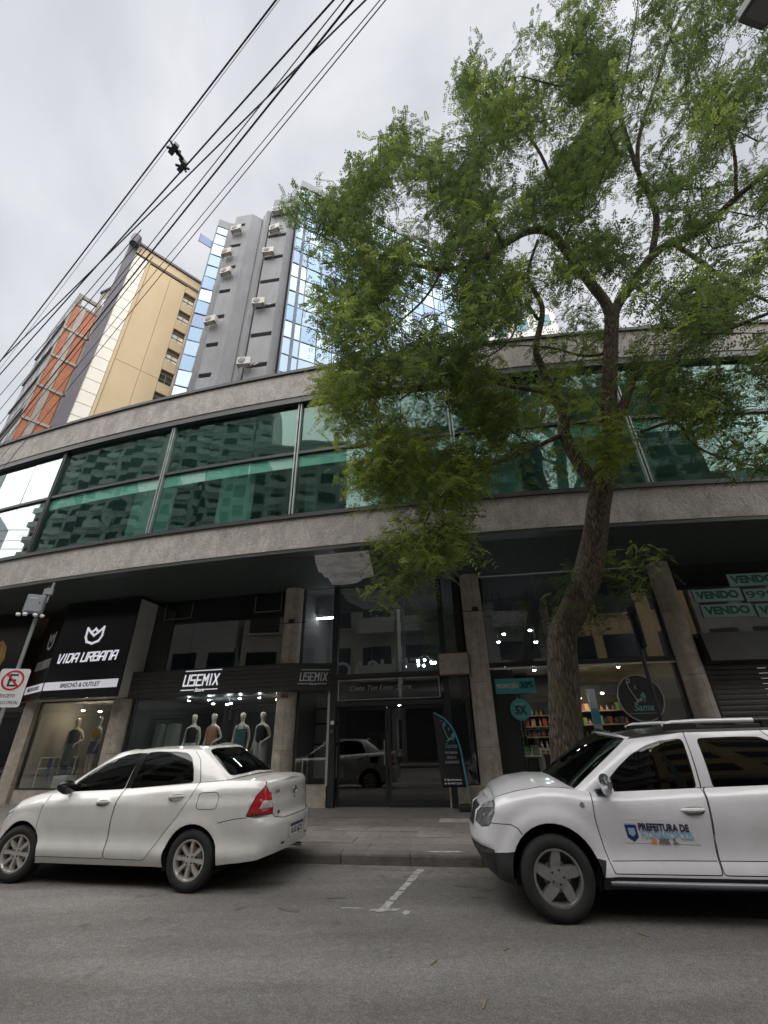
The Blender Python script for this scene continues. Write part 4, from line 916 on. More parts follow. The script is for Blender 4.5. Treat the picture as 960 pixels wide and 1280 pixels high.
# ------------------------------------------------------------------ mannequins and clothes
skin_m = mat('mannequin_cream', (.50,.45,.38), .45)
def skin_body(J, E, sub=1):
    me = bpy.data.meshes.new('m'); me.from_pydata([j[:3] for j in J], E, []); o = bpy.data.objects.new('m', me); COL.objects.link(o)
    o.modifiers.new('s', 'SKIN'); sv = o.data.skin_vertices[0].data
    for i, j in enumerate(J): sv[i].radius = (j[3], j[4] if len(j) > 4 else j[3]); sv[i].use_root = (i == 0)
    m = o.modifiers.new('u', 'SUBSURF'); m.levels = sub; m.render_levels = sub
    dg = bpy.context.evaluated_depsgraph_get(); r = bpy.data.meshes.new_from_object(o.evaluated_get(dg)); r.shade_smooth()
    bpy.data.objects.remove(o); bpy.data.meshes.remove(me); return r
def mannequin_mesh(arm):
    J = [(0,0,.98,.13,.10),(0,-.01,1.12,.115,.085),(0,-.01,1.30,.135,.095),(0,0,1.42,.12,.075),(0,.005,1.50,.05,.05),(0,-.005,1.58,.05,.052),(0,-.015,1.67,.086,.100),(0,-.005,1.77,.072,.082)]
    E = [(i, i+1) for i in range(7)]
    for sg in (-1, 1):
        b = len(J); J += [(sg*.10,0,.90,.085,.085),(sg*.105,-.02,.50,.052,.055),(sg*.11,.02,.10,.034,.036),(sg*.115,-.09,.03,.035,.022)]; E += [(0,b),(b,b+1),(b+1,b+2),(b+2,b+3)]
        b = len(J); el = (sg*.215,.03,1.16) if (arm != 'bent' or sg < 0) else (sg*.26,.05,1.17)
        ha = (sg*.215,-.05,.93) if (arm != 'bent' or sg < 0) else (sg*.13,-.14,1.04)
        J += [(sg*.165,0,1.40,.05,.05),(*el,.036),(*ha,.026),(ha[0]+sg*.01,ha[1]-.03,ha[2]-.09,.028,.015)]; E += [(3,b),(b,b+1),(b+1,b+2),(b+2,b+3)]
    me = skin_body(J, E, 2); me.materials.append(skin_m); return me
MANN = {k: mannequin_mesh(k) for k in ('down', 'bent')}
def loft(rings, n=22, wav=0.0, f=7):
    P = []
    for i, (cx, cy, z, rx, ry) in enumerate(rings):
        for k in range(n):
            w = 2*PI*k/n; q = 1+wav*math.sin(f*w+i*.4)*(.4+.6*i/len(rings)); P.append((cx+rx*q*math.cos(w), cy+ry*q*math.sin(w), z))
    return MB().add(P, [(i*n+k, i*n+(k+1) % n, (i+1)*n+(k+1) % n, (i+1)*n+k) for i in range(len(rings)-1) for k in range(n)])
def cloth(name, c, **k): return mat('cloth_'+name, c, .9, var=.12, vscale=9, bump=.2, bscale=35, **k)
TOP = lambda z0, z1, e=0: [(0,-.01,z1,.085+e,.075+e),(0,-.005,z1-.03,.155+e,.088+e),(0,-.01,z1-.13,.158+e,.112+e),(0,-.01,(z0+z1)/2,.142+e,.106+e),(0,-.01,z0,.148+e,.108+e)]
def pants(z1, wide): return [[(sg*.055,0,z1,.095,.115),(sg*.085,0,z1-.16,.105,.12),(sg*.10,-.01,.52,.075*wide,.085*wide),(sg*.108,.01,.12,.07*wide,.08*wide)] for sg in (-1,1)]
def place_mannequin(x, off, z, arm, label, wear, rz=0.0, fn=G, sc=1.0):
    t = thing('mannequin', label, 'mannequin', gp(x, off, z, fn), ga(x, fn)+rz, 'dressed mannequins in the shop windows'); t.scale = (sc,)*3
    b = link(bpy.data.objects.new('body', MANN[arm]), t)
    MB().lathe([(.17,0),(.17,.012),(.02,.018),(.012,.03),(.012,.12)], c=(0,.02,0), n=20).build('stand', mat('thin_steel', (.30,.29,.27), .4, .6), t)
    for nm, rings, m, wv in wear:
        mb = loft(rings, wav=wv); mb.build(nm, m, t, smooth=True)
    return t
def wear_pants(m, z1=1.06, wide=1.0): return [('trouser_leg', r, m, .03) for r in pants(z1, wide)]
jw = cloth('white_denim', (.42,.43,.42)); gb = cloth('sage', (.17,.20,.16)); pe = cloth('peach', (.46,.22,.13), dirt=(.16,.07,.06,.8), dscale=18); te = cloth('teal', (.06,.11,.12)); bk = cloth('black', (.014,.014,.016)); kh = cloth('khaki', (.22,.20,.17)); dn = cloth('denim', (.09,.11,.17)); ye = cloth('yellow', (.62,.38,.03)); ol = cloth('olive', (.045,.06,.05)); sl = cloth('slate', (.13,.15,.15))
place_mannequin(-5.50,.62,.42,'down','mannequin in open sage green shirt over black top, leftmost in the slatted sign window',
    [('top', TOP(1.06,1.44), bk, .02), ('shirt', [(0,.02,1.45,.11,.085),(0,.03,1.42,.19,.10),(0,.035,1.25,.205,.10),(0,.035,.95,.20,.115),(0,.035,.80,.205,.12)], gb, .05)]+wear_pants(jw), .15)
place_mannequin(-4.90,.62,.42,'bent','mannequin in patterned peach sleeveless top with one bent arm',
    [('top', TOP(1.02,1.46,.008), pe, .03)]+wear_pants(kh), -.1)
place_mannequin(-4.02,.55,.42,'down','mannequin in teal strappy dress between the peach and black tops',
    [('dress', [(0,-.01,1.36,.155,.105),(0,-.01,1.25,.165,.118),(0,-.01,1.08,.150,.112),(0,-.0,.85,.20,.15),(0,0,.55,.23,.18),(0,0,.42,.24,.19)], te, .05), ('strap', [(-.08,-.055,1.47,.012,.012),(-.085,-.10,1.34,.012,.012)], te, 0), ('strap', [(.08,-.055,1.47,.012,.012),(.085,-.10,1.34,.012,.012)], te, 0)]+wear_pants(te, .9), .1)
place_mannequin(-3.48,.62,.42,'bent','mannequin in black v neck top and pale wide trousers, rightmost in the slatted sign window',
    [('top', TOP(1.04,1.44,.006), bk, .02)]+wear_pants(jw, 1.08, 1.25), -.2)
place_mannequin(-9.48,.75,.50,'bent','dark mannequin in olive top and grey skirt behind the clothes rail in the left window',
    [('top', TOP(1.08,1.45,.004), ol, .03), ('skirt', [(0,0,1.12,.14,.11),(0,0,.95,.17,.13),(0,0,.6,.20,.15),(0,0,.5,.20,.15)], sl, .05)], .3, sc=.96)
place_mannequin(-8.58,.62,.50,'down','mannequin in bright yellow top and denim shorts under the warm spotlight',
    [('top', TOP(1.22,1.46,.006), ye, .03), ('shorts', [(0,0,1.10,.135,.105),(0,0,.95,.175,.125),(0,0,.78,.19,.13)], dn, .03)], -.35, sc=.97)
def hanging(x, off, z, m, label, w=.22, L_=.75, fn=G):
    t = thing('hanging_garment', label, 'garment', gp(x, off, z, fn), ga(x, fn)+.25, 'light garments on hangers in the shop window')
    P = []; n = 24; rows = [(0,.05,.03),(-.03,w*.85,.035),(-.10,w,.04),(-.4,w*1.0,.045),(-L_,w*1.08,.05)]
    for i, (zz, rx, ry) in enumerate(rows):
        for k in range(n):
            a = 2*PI*k/n; P.append((rx*math.cos(a), ry*math.sin(a)*(1+.35*math.sin(5*a+i)), zz))
    MB().add(P, [(i*n+k, i*n+(k+1) % n, (i+1)*n+(k+1) % n, (i+1)*n+k) for i in range(4) for k in range(n)]).build('garment', m, t, smooth=True)
    MB().tube([(-w*.8,0,-.02),(0,0,.03),(w*.8,0,-.02)], .006, 6).tube([(0,0,.03),(0,0,.08),(.03,0,.11),(.05,0,.09)], .004, 6).build('hanger', frame_d, t); return t
g1 = cloth('pale_green', (.27,.29,.26))
hanging(-6.62,.75,1.98,g1,'narrow pale garment on a hanger, nearest the leaning granite column',.14); hanging(-6.18,.75,1.98,g1,'pale ruffled garment on a hanger beside the sage shirt mannequin',.22)
t = thing('clothes_rail', 'black clothes rail above the pale hanging garments', 'rail'); MB().tube([gp(-6.9,.75,2.09), gp(-5.9,.75,2.09)], .012, 8).build('bar', frame_d, t)
for x in (-6.85, -5.95): MB().tube([gp(x,.75,.33), gp(x,.75,2.09)], .012, 8).build('upright', frame_d, t)
# left window: curved white rail with jeans, low table, folded clothes
t = thing('display_table', 'curved white display rail with hanging jeans in the left window', 'display'); wm = mat('white_metal', (.62,.64,.64), .4)
for z in (1.18, .92): MB().tube([gp(-9.95+.11*i, .30+.45*math.sin(PI*i/11), z) for i in range(12)], .016, 8).build('curved_rail', wm, t, smooth=True)
for i in (0, 5, 11): MB().tube([gp(-9.95+.11*i, .30+.45*math.sin(PI*i/11), .46), gp(-9.95+.11*i, .30+.45*math.sin(PI*i/11), 1.18)], .014, 8).build('upright', wm, t)
for k in range(9):
    x = -9.8+k*.11; o = loft([(0,0,0,.05,.035),(0,0,-.2,.06,.04),(0,0,-.55,.065,.045)], 10, .1).build('folded_jeans', cloth(['denim','sage','slate'][k % 3], ((.09,.11,.17),(.17,.20,.16),(.13,.15,.15))[k % 3]), t); o.location = gp(x, .32+.45*math.sin(PI*(x+9.95)/1.21), 1.17)
t = thing('display_box', 'white display box on the floor of the left window', 'box', gp(-9.05,.40,.45), ga(-9)); box('carcass', (-.22,-.16,0), (.22,.16,.30), wm, t); box('drawer_front', (-.19,-.172,.05), (.19,-.162,.24), mat('drawer_grey', (.40,.42,.42), .5), t)
t = thing('shelf_unit', 'dark shelf of folded clothes at the back of the left clothes shop', 'shelf', gp(-8.9,3.2,.45), ga(-8.9))
for z in (.5, 1.0, 1.5): box('shelf', (-1.2,-.2,z), (1.2,.2,z+.03), mat('wood_mid', (.12,.075,.045), .6, var=.2, vscale=4), t)
for x in (-1.2, 0, 1.2): box('upright', (x-.02,-.2,0), (x+.02,.2,1.9), mat('wood_mid', (.12,.075,.045), .6), t)
for i in range(14):
    o = box('folded_cloth', (0,0,0), (.26,.24,.10+.06*random.random()), cloth('fold%d' % (i % 5), [(.35,.33,.3),(.05,.06,.12),(.25,.06,.05),(.10,.13,.10),(.30,.26,.12)][i % 5]), t); o.location = (-1.1+(i % 5)*.43, -.13, (.53, 1.03, 1.53)[i//5]); o['kind'] = 'part' if False else ''
    del o['kind']
t = thing('clothes_rack', 'long rack of mixed dark clothes inside the entrance passage', 'rack', gp(-.75,1.9,.134), ga(-.7)+1.2)
MB().tube([(-.8,0,1.5),(.8,0,1.5)], .014, 8).build('bar', frame_d, t)
for x in (-.8, .8): MB().tube([(x,0,0),(x,0,1.5)], .014, 8).build('upright', frame_d, t)
for k in range(12):
    o = loft([(0,0,0,.03,.16),(0,0,-.08,.035,.21),(0,0,-.8-.2*(k % 3)/2,.04,.23)], 10, .15).build('garment', cloth(['teal','black','slate','sage','peach'][k % 5], ((.06,.11,.12),(.014,.014,.016),(.13,.15,.15),(.17,.20,.16),(.46,.22,.13))[k % 5]), t); o.location = (-.72+k*.13,0,1.49)
# side display by the entrance: pale grid wall with a white table
t = thing('display_table', 'small white table with shoes in the narrow window left of the entrance', 'table', gp(-1.88,.45,.6), ga(-1.9))
box('top', (-.33,-.18,.46), (.33,.18,.49), wm, t)
for x in (-.31, .31):
    for y in (-.16, .16): box('leg', (x-.015,y-.015,0), (x+.015,y+.015,.46), wm, t)
t = thing('grid_panel', 'pale wall panel with dark rails behind the narrow window by the entrance', 'panel', gp(-1.88,1.3,.6), ga(-1.9)); box('board', (-.45,0,0), (.45,.03,1.95), mat('panel_pale', (.50,.50,.47), .5), t)
for z in (.75, 1.25, 1.62): box('rail', (-.45,-.03,z), (.45,-.003,z+.05), frame_d, t)
# ------------------------------------------------------------------ perfumery
teal_s = mat('promo_teal', (.06,.33,.34), .5); ink = mat('promo_ink', (.012,.03,.04), .5); pink = mat('promo_pale', (.60,.50,.50), .5)
t = thing('promo_sign', 'teal rectangular window poster reading PROMOÇÃO 30%', 'sign', gp(3.01,-.016,2.53), ga(3.0))
box('sheet', (-.46,0,-.165), (.46,.006,.165), teal_s, t); text('PROMOÇÃO', (-.18,-.003,0), (1,0,0), (0,0,1), .13, pink, t, width=.50, bold=.006, ext=.002); text('30%', (.26,-.003,.005), (1,0,0), (0,0,1), .20, ink, t, width=.30, bold=.009, ext=.002)
t = thing('promo_sign', 'round teal window sticker reading 5X below the PROMOÇÃO poster', 'sign', gp(3.05,-.016,2.02), ga(3.0))
P = []
for k in range(72): w = 2*PI*k/72; q = .225+(.010 if k % 2 else 0); P.append((q*math.cos(w), 0, q*math.sin(w)))
MB().prism(P, (0,.006,0)).build('disc', teal_s, t); text('5X', (0,-.003,-.02), (1,0,0), (0,0,1), .24, ink, t, width=.26, bold=.009, ext=.002); text('EM ATÉ', (0,-.003,.11), (1,0,0), (0,0,1), .06, pink, t, width=.2, ext=.002); text('SEM JUROS', (0,-.003,-.15), (1,0,0), (0,0,1), .04, pink, t, width=.2, ext=.002)
ringm = mat('logo_grey', (.36,.37,.37), .5); cy = mat('logo_cyan', (.16,.36,.42), .5); cydim = mat('logo_blue', (.10,.24,.30), .5)
def script_logo(org, u, k, parent, m1, m2, name='script_emblem'):
    M = frame(org, u, (0,0,1)); mb = MB()
    for pl, w in (([(-.28,.62),(-.38,.75),(-.30,.90),(-.20,.85),(-.24,.70),(-.40,.72),(-.36,.45),(-.24,.10),(-.10,-.20),(-.02,-.42),(-.10,-.52),(-.22,-.50)], .05), ([(-.05,-.42),(.06,-.30),(.02,-.44),(.14,-.34),(.20,-.24),(.18,-.42),(.26,-.30)], .045), ([(.0,.30),(.06,.50),(.08,.30)], .03)):
        stroke(mb, [(x*k, z*k) for x, z in smooth2(pl, 3)], w*k, M)
    mb.build(name, m1, parent); mb = MB()
    for pl in ([(.24,-.10),(.42,.06),(.40,-.12)], [(.28,-.18),(.48,-.02),(.46,-.22)], [(.26,-.30),(.48,-.14),(.44,-.34)], [(.30,-.36),(.40,-.44)]): stroke(mb, [(x*k, z*k) for x, z in smooth2(pl, 3)], .05*k, M)
    mb.build(name, m2, parent)
t = thing('round_sign', 'round dark shop sign with pale ring and script logo reading Sama', 'sign', gp(5.68,-.03,2.19), ga(5.7))
MB().lathe([(.0001,0),(.47,0),(.47,.012),(.0001,.012)], axis='Y', n=48).build('disc', mat('disc_dark', (.030,.034,.036), .35), t)
MB().lathe([(.47,-.006),(.490,-.006),(.490,.013),(.47,.013)], axis='Y', n=60, close=True).build('ring', ringm, t)
script_logo((-.08,-.006,.08), (1,0,0), .36, t, ringm, cy); text('Sama', (0,-.006,-.20), (1,0,0), (0,0,1), .20, cy, t, shear=.3, ext=.003, bold=.003); box('rule', (-.32,-.006,-.322), (.32,0,-.312), ringm, t)
t = thing('window_lettering', 'tiny pale contact lettering on the window under the round sign', 'lettering', gp(5.62,-.016,1.585), ga(5.7)); text('@perfumariasama', (0,-.003,0), (1,0,0), (0,0,1), .10, mat('letter_rose', (.42,.33,.32), .5), t, ext=.002, bold=.001)
shelf_m = mat('shelf_wood', (.34,.26,.17), .5, var=.1, vscale=5)
sheltop = []
def shelf_unit(x0, x1, off, zs, label):
    t = thing('shelf_unit', label, 'shelf', gp((x0+x1)/2, off, .16), ga((x0+x1)/2)); w = (x1-x0)/2
    for z in zs: box('shelf', (-w,-.14,z-.16), (w,.14,z-.132), shelf_m, t); sheltop.append((x0, x1, off, z+.028, label, zs.index(z)))
    for x in (-w, w): box('upright', (x-.015,-.15,0), (x+.015,.15,2.5), mat('shelf_black', (.02,.02,.02), .6), t)
    box('backing', (-w,.15,0), (w,.17,2.5), mat('shelf_black', (.02,.02,.02), .6), t)
shelf_unit(3.30,4.50,1.75,(1.05,1.42,1.66,1.92),'shelves of boxed perfumes left of the tree trunk'); shelf_unit(2.72,3.22,1.75,(1.3,1.62,1.9),'narrow shelf of products behind the 5X sticker'); shelf_unit(4.75,6.1,1.75,(1.05,1.35,1.68,2.0),'shelves of perfume boxes right of the tree trunk')
pc = [(.46,.33,.18),(.52,.43,.30),(.42,.11,.06),(.10,.26,.28),(.20,.07,.05),(.60,.53,.42),(.15,.28,.11),(.40,.23,.09),(.04,.04,.05),(.45,.20,.24)]
PK = {}
for i, c in enumerate(pc):
    m = mat('pack_'+str(i), c, .45)
    PK[i] = ('box', MB().box((-.05,-.04,0), (.05,.04,.16)).mesh('product_box', m)) if i % 2 == 0 else ('bottle', MB().lathe([(.028,0),(.032,.02),(.032,.09),(.012,.11),(.012,.13),(.016,.132),(.016,.155)], n=10).mesh('perfume_bottle', m, smooth=True))
ORD = 'first second third fourth fifth sixth seventh eighth ninth tenth eleventh twelfth thirteenth'.split()
pcn = ['tan','cream','red','teal','dark red','pale cream','green','orange','black','pink']
for (x0, x1, off, z, lab, row) in sheltop:
    x = x0+.10; nth = 0
    while x < x1-.08:
        i = random.randrange(10); kind, me = PK[i]; sc = random.uniform(.75, 1.2)
        o = link(bpy.data.objects.new('product_box' if kind == 'box' else 'perfume_bottle', me)); o.location = gp(x, off-random.uniform(0,.05), z); o.rotation_euler = (0,0,ga(x)+random.uniform(-.2,.2)); o.scale = (sc, sc, random.uniform(.7,1.25))
        nth += 1; w_ = 'carton' if kind == 'box' else 'bottle'
        tag(o, '%s perfume %s %s from left, %s %s' % (pcn[i], w_, ORD[nth-1], ('lowest shelf','second shelf up','third shelf up','top shelf')[row], 'right of the trunk' if x0 > 4.6 else 'behind the 5X sticker' if x0 < 3 else 'left of the trunk'), 'box' if kind == 'box' else 'bottle', 'perfume cartons on the shelves' if kind == 'box' else 'perfume bottles on the shelves')
        x += random.uniform(.10, .17)*1.0
def table(x, off, w, h, label):
    t = thing('display_table', label, 'table', gp(x, off, .16), ga(x)); box('top', (-w,-.2,h-.03), (w,.2,h), wm, t)
    for sx in (-1, 1):
        for y in (-.18, .18): box('leg', (sx*w-.018,y-.015,0), (sx*w+.018,y+.015,h-.03), wm, t)
    return t
table(3.22,.55,.22,.92,'lower white display table with green boxes inside the perfumery window'); table(3.68,.62,.27,1.04,'taller white display table beside the tree trunk'); table(4.95,.6,.30,.98,'white display table right of the tree trunk inside the window')
for (x, off, z, i, sx, sz, lab) in ((3.10,.5,1.08,6,1.4,1.1,'olive green box on the lower display table'),(3.32,.5,1.08,6,1.2,1.25,'bright green box on the lower display table'),(3.85,.55,1.2,5,.8,1.9,'tall white carton on the taller display table'),(4.9,.55,1.14,5,1.2,1.3,'cream carton on the display table right of the trunk')):
    o = link(bpy.data.objects.new('product_box', PK[i][1] if PK[i][0] == 'box' else PK[0][1])); o.location = gp(x, off, z); o.scale = (sx, 1, sz); tag(o, lab, 'box')
for x in (3.48, 3.60, 3.74):
    o = link(bpy.data.objects.new('perfume_bottle', PK[5][1])); o.location = gp(x,.55,1.2); tag(o, 'cream perfume bottle on the taller white display table', 'bottle', 'cream bottles on the display table')
# hanging banner strips and yellow advert upstairs behind the glass
t = thing('hanging_banner', 'blue and white vertical banner among the perfume shelves', 'banner', gp(5.0,1.2,1.55), ga(5)); box('sheet', (-.10,0,0), (.10,.01,.95), mat('banner_white', (.45,.46,.48), .6), t); box('blue_panel', (-.10,-.004,.15), (.10,-.001,.5), mat('banner_blue', (.08,.30,.42), .6), t)
# ------------------------------------------------------------------ shutter bay
t = thing('roller_shutter', 'closed grey roller shutter under a dark hood at the right end', 'shutter', gp(9.2,-.02,.134), 0); T0 = gp(9.2,-.02,.134)
def spart(mb, name, m): o = mb.build(name, m, t); o.matrix_parent_inverse = Matrix.Translation(-T0); return o
shm = mat('shutter_grey', (.075,.072,.072), .5, .2, var=.18, vscale=3, dirt=(.04,.038,.036,.6), dscale=2)
for i in range(25):
    z = .14+i*.108; spart(sweep([(0,z),(-.018,z+.03),(-.018,z+.075),(0,z+.104)], 7.24, 11.3, G, 6, off=0), 'slat', shm)
for x in (7.19, 11.35): spart(fpanel(x-.05,x+.05,.13,2.85,-.06,.12,G), 'guide_rail', frame_d)
spart(sweep([(-.50,2.86),(.0,2.83),(.0,3.47),(-.42,3.47)], 7.16, 11.4, G, 8), 'hood', mat('hood_dark', (.030,.030,.032), .45, var=.3, vscale=2))
pane(7.16, 11.3, 3.48, 5.26, glass('vendo_glass', (.62,.66,.64), (1,1,1), .10, .85), n=4)
vm = mat('vendo_sheet', (.34,.55,.52), .6); vi = mat('vendo_ink', (.05,.16,.15), .6)
def vendo(x, z, w, s_, label, m2=vi, b=.012):
    t = thing('sale_notice', label, 'notice', gp(x,-.02,z), ga(x)); box('sheet', (-w/2,0,-.155), (w/2,.005,.155), vm, t); text(s_, (0,-.003,0), (1,0,0), (0,0,1), .25, m2, t, width=w*.88, bold=b, ext=.002)
vendo(8.08,4.42,1.10,'VENDO','pale teal window sheet reading VENDO, left end of the middle row'); vendo(9.28,4.38,1.2,'99971','pale teal window sheet with a phone number starting 999',vi,.002); vendo(9.02,4.77,1.15,'VENDO','pale teal window sheet reading VENDO, alone in the top row'); vendo(8.17,4.04,1.15,'VENDO','pale teal window sheet reading VENDO, left end of the bottom row'); vendo(9.38,4.0,1.15,'VENDO','pale teal window sheet reading VENDO, right end of the bottom row')
# ------------------------------------------------------------------ shop lamps that are lit
def lamp_glow(c, s_): return mat('glow%s' % (str(c)+str(s_)), (.8,.8,.8), .5, emit=c, estr=s_)
cool = lamp_glow((.88,.94,1.0), 45); warm = lamp_glow((1.0,.80,.55), 40); cool2 = lamp_glow((.85,.93,1.0), 25)
def spot(p, r, m, label, cat='lamp', group=None, up=None):
    t = thing('spotlight', label, cat, p, 0, group); MB().lathe([(.0001,-r*.5),(r*.6,-r*.42),(r,0),(r*.6,r*.42),(.0001,r*.5)], n=14).build('bulb', m, t, smooth=True)
    MB().lathe([(r*.8,r*.2),(r*.9,r*.9),(r*.3,r*1.5),(.0001,r*1.5)], n=14).tube([(0,0,r*1.4),(0,0,up or r*3)], .008, 6).build('holder', frame_d, t); return t
for x, off, z, l in ((3.1,1.5,4.03,'upper left'),(3.83,1.5,4.10,'upper middle'),(4.47,1.5,4.07,'upper right'),(2.92,1.5,3.82,'lower left'),(3.93,1.5,3.77,'lower right')): spot(gp(x,off,z), .05, cool, l+' one of the five round white lamps glowing upstairs over the perfumery', group='round white lamps upstairs over the perfumery', up=5.24-z)
t = thing('chandelier', 'cluster of small white bulbs upstairs behind the entrance glass', 'lamp', gp(.78,2,3.42)); b0 = Vector((0,0,.25))
for k in range(7):
    w = 2*PI*k/7; p = Vector((.26*math.cos(w)+.03, .2*math.sin(w), .07*math.sin(3*w))); MB().lathe([(.0001,-.036),(.026,-.02),(.036,.01),(.02,.036),(.0001,.042)], c=p, n=12).build('bulb', cool, t, smooth=True); MB().tube([p+Vector((0,0,.04)), b0], .006, 6).build('arm', frame_d, t)
MB().tube([b0, (0,0,1.83)], .008, 6).build('rod', frame_d, t)
t = thing('tube_lamp', 'lit white fluorescent tube upstairs left of the entrance', 'lamp', gp(-2.0,1,4.68), ga(-2)+.05); MB().tube([(-.28,0,0),(.28,0,0)], .02, 8).build('tube', lamp_glow((.9,.95,1.0), 8), t); box('fitting', (-.30,-.03,.025), (.30,.03,.07), wm, t)
for x, off, z, m in ((-9.6,.9,2.42,warm),(-8.85,.8,2.36,warm),(-8.2,.9,2.47,cool2)): spot(gp(x,off,z), .045, m, {-9.6:'left warm spotlight under the ceiling of the tulip sign shop', -8.85:'right warm spotlight under the ceiling of the tulip sign shop', -8.2:'cool white spotlight near the right end of the tulip sign shop ceiling'}[x], group='spotlights in the tulip sign shop', up=2.62-z)
for x in (-5.5,-4.9,-4.0,-3.45): spot(gp(x,.22,2.50), .03, cool, 'small added fill spotlight at the head of the mannequin window, above the ' + {-5.5:'sage shirt',-4.9:'peach top',-4.0:'teal dress',-3.45:'black top'}[x], up=.07)  # extra lamps added in front of the mannequins to brighten them
for x, off, z, m, l in ((-4.75,.9,2.42,cool,'bright round white spotlight above the mannequins'),(-5.45,1.3,2.48,cool2,'dim white spotlight above the sage shirt mannequin'),(-3.3,1.0,2.5,warm,'small warm spotlight at the right end of the mannequin window'),(-5.0,1.5,2.49,cool2,'dim white spotlight behind the peach top mannequin')): spot(gp(x,off,z), .04, m, l, up=2.58-z)
for x, z, l in ((-.0,2.0,'left'),(.95,2.06,'right')): spot(gp(x,1.8,z+.3), .04, cool2, l+' small downlight inside the entrance passage ceiling', group='downlights in the entrance passage', up=.2)
for x, l in ((2.9,'leftmost'),(3.6,'second from left'),(4.6,'third from left'),(5.6,'rightmost')): spot(gp(x,.6,2.93), .035, cool2, l+' of the small white downlights along the perfumery window head', group='downlights along the perfumery window', up=.05)
for x, off, z, l in ((4.55,1.35,2.35,'small warm spotlight just right of the trunk over the perfume shelves'),(4.75,1.4,2.3,'warm spotlight beside the blue and white hanging banner'),(3.1,1.3,2.25,'warm spotlight just under the PROMOÇÃO poster'),(5.3,1.3,2.4,'small warm spotlight behind the round Sama sign')): spot(gp(x,off,z), .04, warm, l, group='warm spotlights over the perfume shelves', up=2.99-z)
# window frames of the perfumery
bar(2.46,6.64,2.95,3.06,frame_d,-.06,.14); bar(2.46,6.64,2.915,2.945,mat('led_profile', (.62,.62,.60), .4),-.05,.03); bar(2.46,3.0,.16,2.9,black_p,.02,.05,'wall_panel'); bar(6.58,6.66,.13,5.26); bar(2.42,2.47,.13,5.26)
pane(3.0, 6.58, .30, 2.91, sg, n=3); pane(2.47, 6.58, 3.06, 5.255, sgd, n=3); bar(2.46,6.64,.13,.30,gran[1],-.05,.12,'granite_plinth'); bar(2.46,6.64,5.235,5.262,mat('led_profile'),-.05,.02)
# coffee shop at the far left
bar(-14.6,-10.66,.13,.40,gran[0],-.04,.12,'granite_plinth'); pane(-14.5,-10.66,.42,2.5,sg,n=2); bar(-14.5,-10.62,2.5,2.62)
t = thing('picture_panel', 'black fascia panel with golden leaf artwork at the far left', 'panel', gp(-12.1,-.55,2.7), ga(-12)); box('board', (-1.6,0,0), (1.25,.05,2.5), blackg, t)
gold = mat('gold_print', (.55,.30,.05), .5, var=.3, vscale=3, col2=(.75,.5,.15))
MB().prism([(x,-.012,z) for x, z in ((-.6,.75),(.0,.62),(.50,.80),(.66,1.12),(.58,1.50),(.30,1.72),(-.2,1.6),(-.6,1.2))], (0,.010,0)).build('leaf_print', gold, t); MB().tube([(x,-.01,z) for x, z in smooth2([(-.3,.2),(.1,.45),(.45,.42),(.62,.55)],5)], .02, 6).build('gold_line', gold, t)
t = thing('pendant_lamp', 'amber pendant lamp glowing behind the no-stopping sign', 'lamp', gp(-11.3,.9,2.15)); MB().lathe([(.05,.24),(.15,.12),(.17,0),(.16,0),(.13,.12),(.04,.23)], n=20, close=True).build('shade', mat('amber_shade', (.6,.3,.05), .4, emit=(1,.45,.08), estr=1.0), t, smooth=True); MB().lathe([(.0001,.04),(.04,.06),(.05,.10),(.0001,.16)], n=12).build('bulb', warm, t, smooth=True); MB().tube([(0,0,.24),(0,0,2.9)], .006, 6).build('cord', frame_d, t)
def seat_mb(x, y, z, w=0.46):
    m = MB()
    m.obox((x+0.05, y, z+0.09), ((1,0,0),(0,1,0),(0,0,1)), (0.25, w/2, 0.08))
    m.obox((x-0.24, y, z+0.42), ((1,0,0.0),(0,1,0),(-0.25,0,1)), (0.07, w/2, 0.34))
    m.obox((x-0.345, y, z+0.85), ((1,0,0.0),(0,1,0),(-0.2,0,1)), (0.045, 0.13, 0.09))
    return m
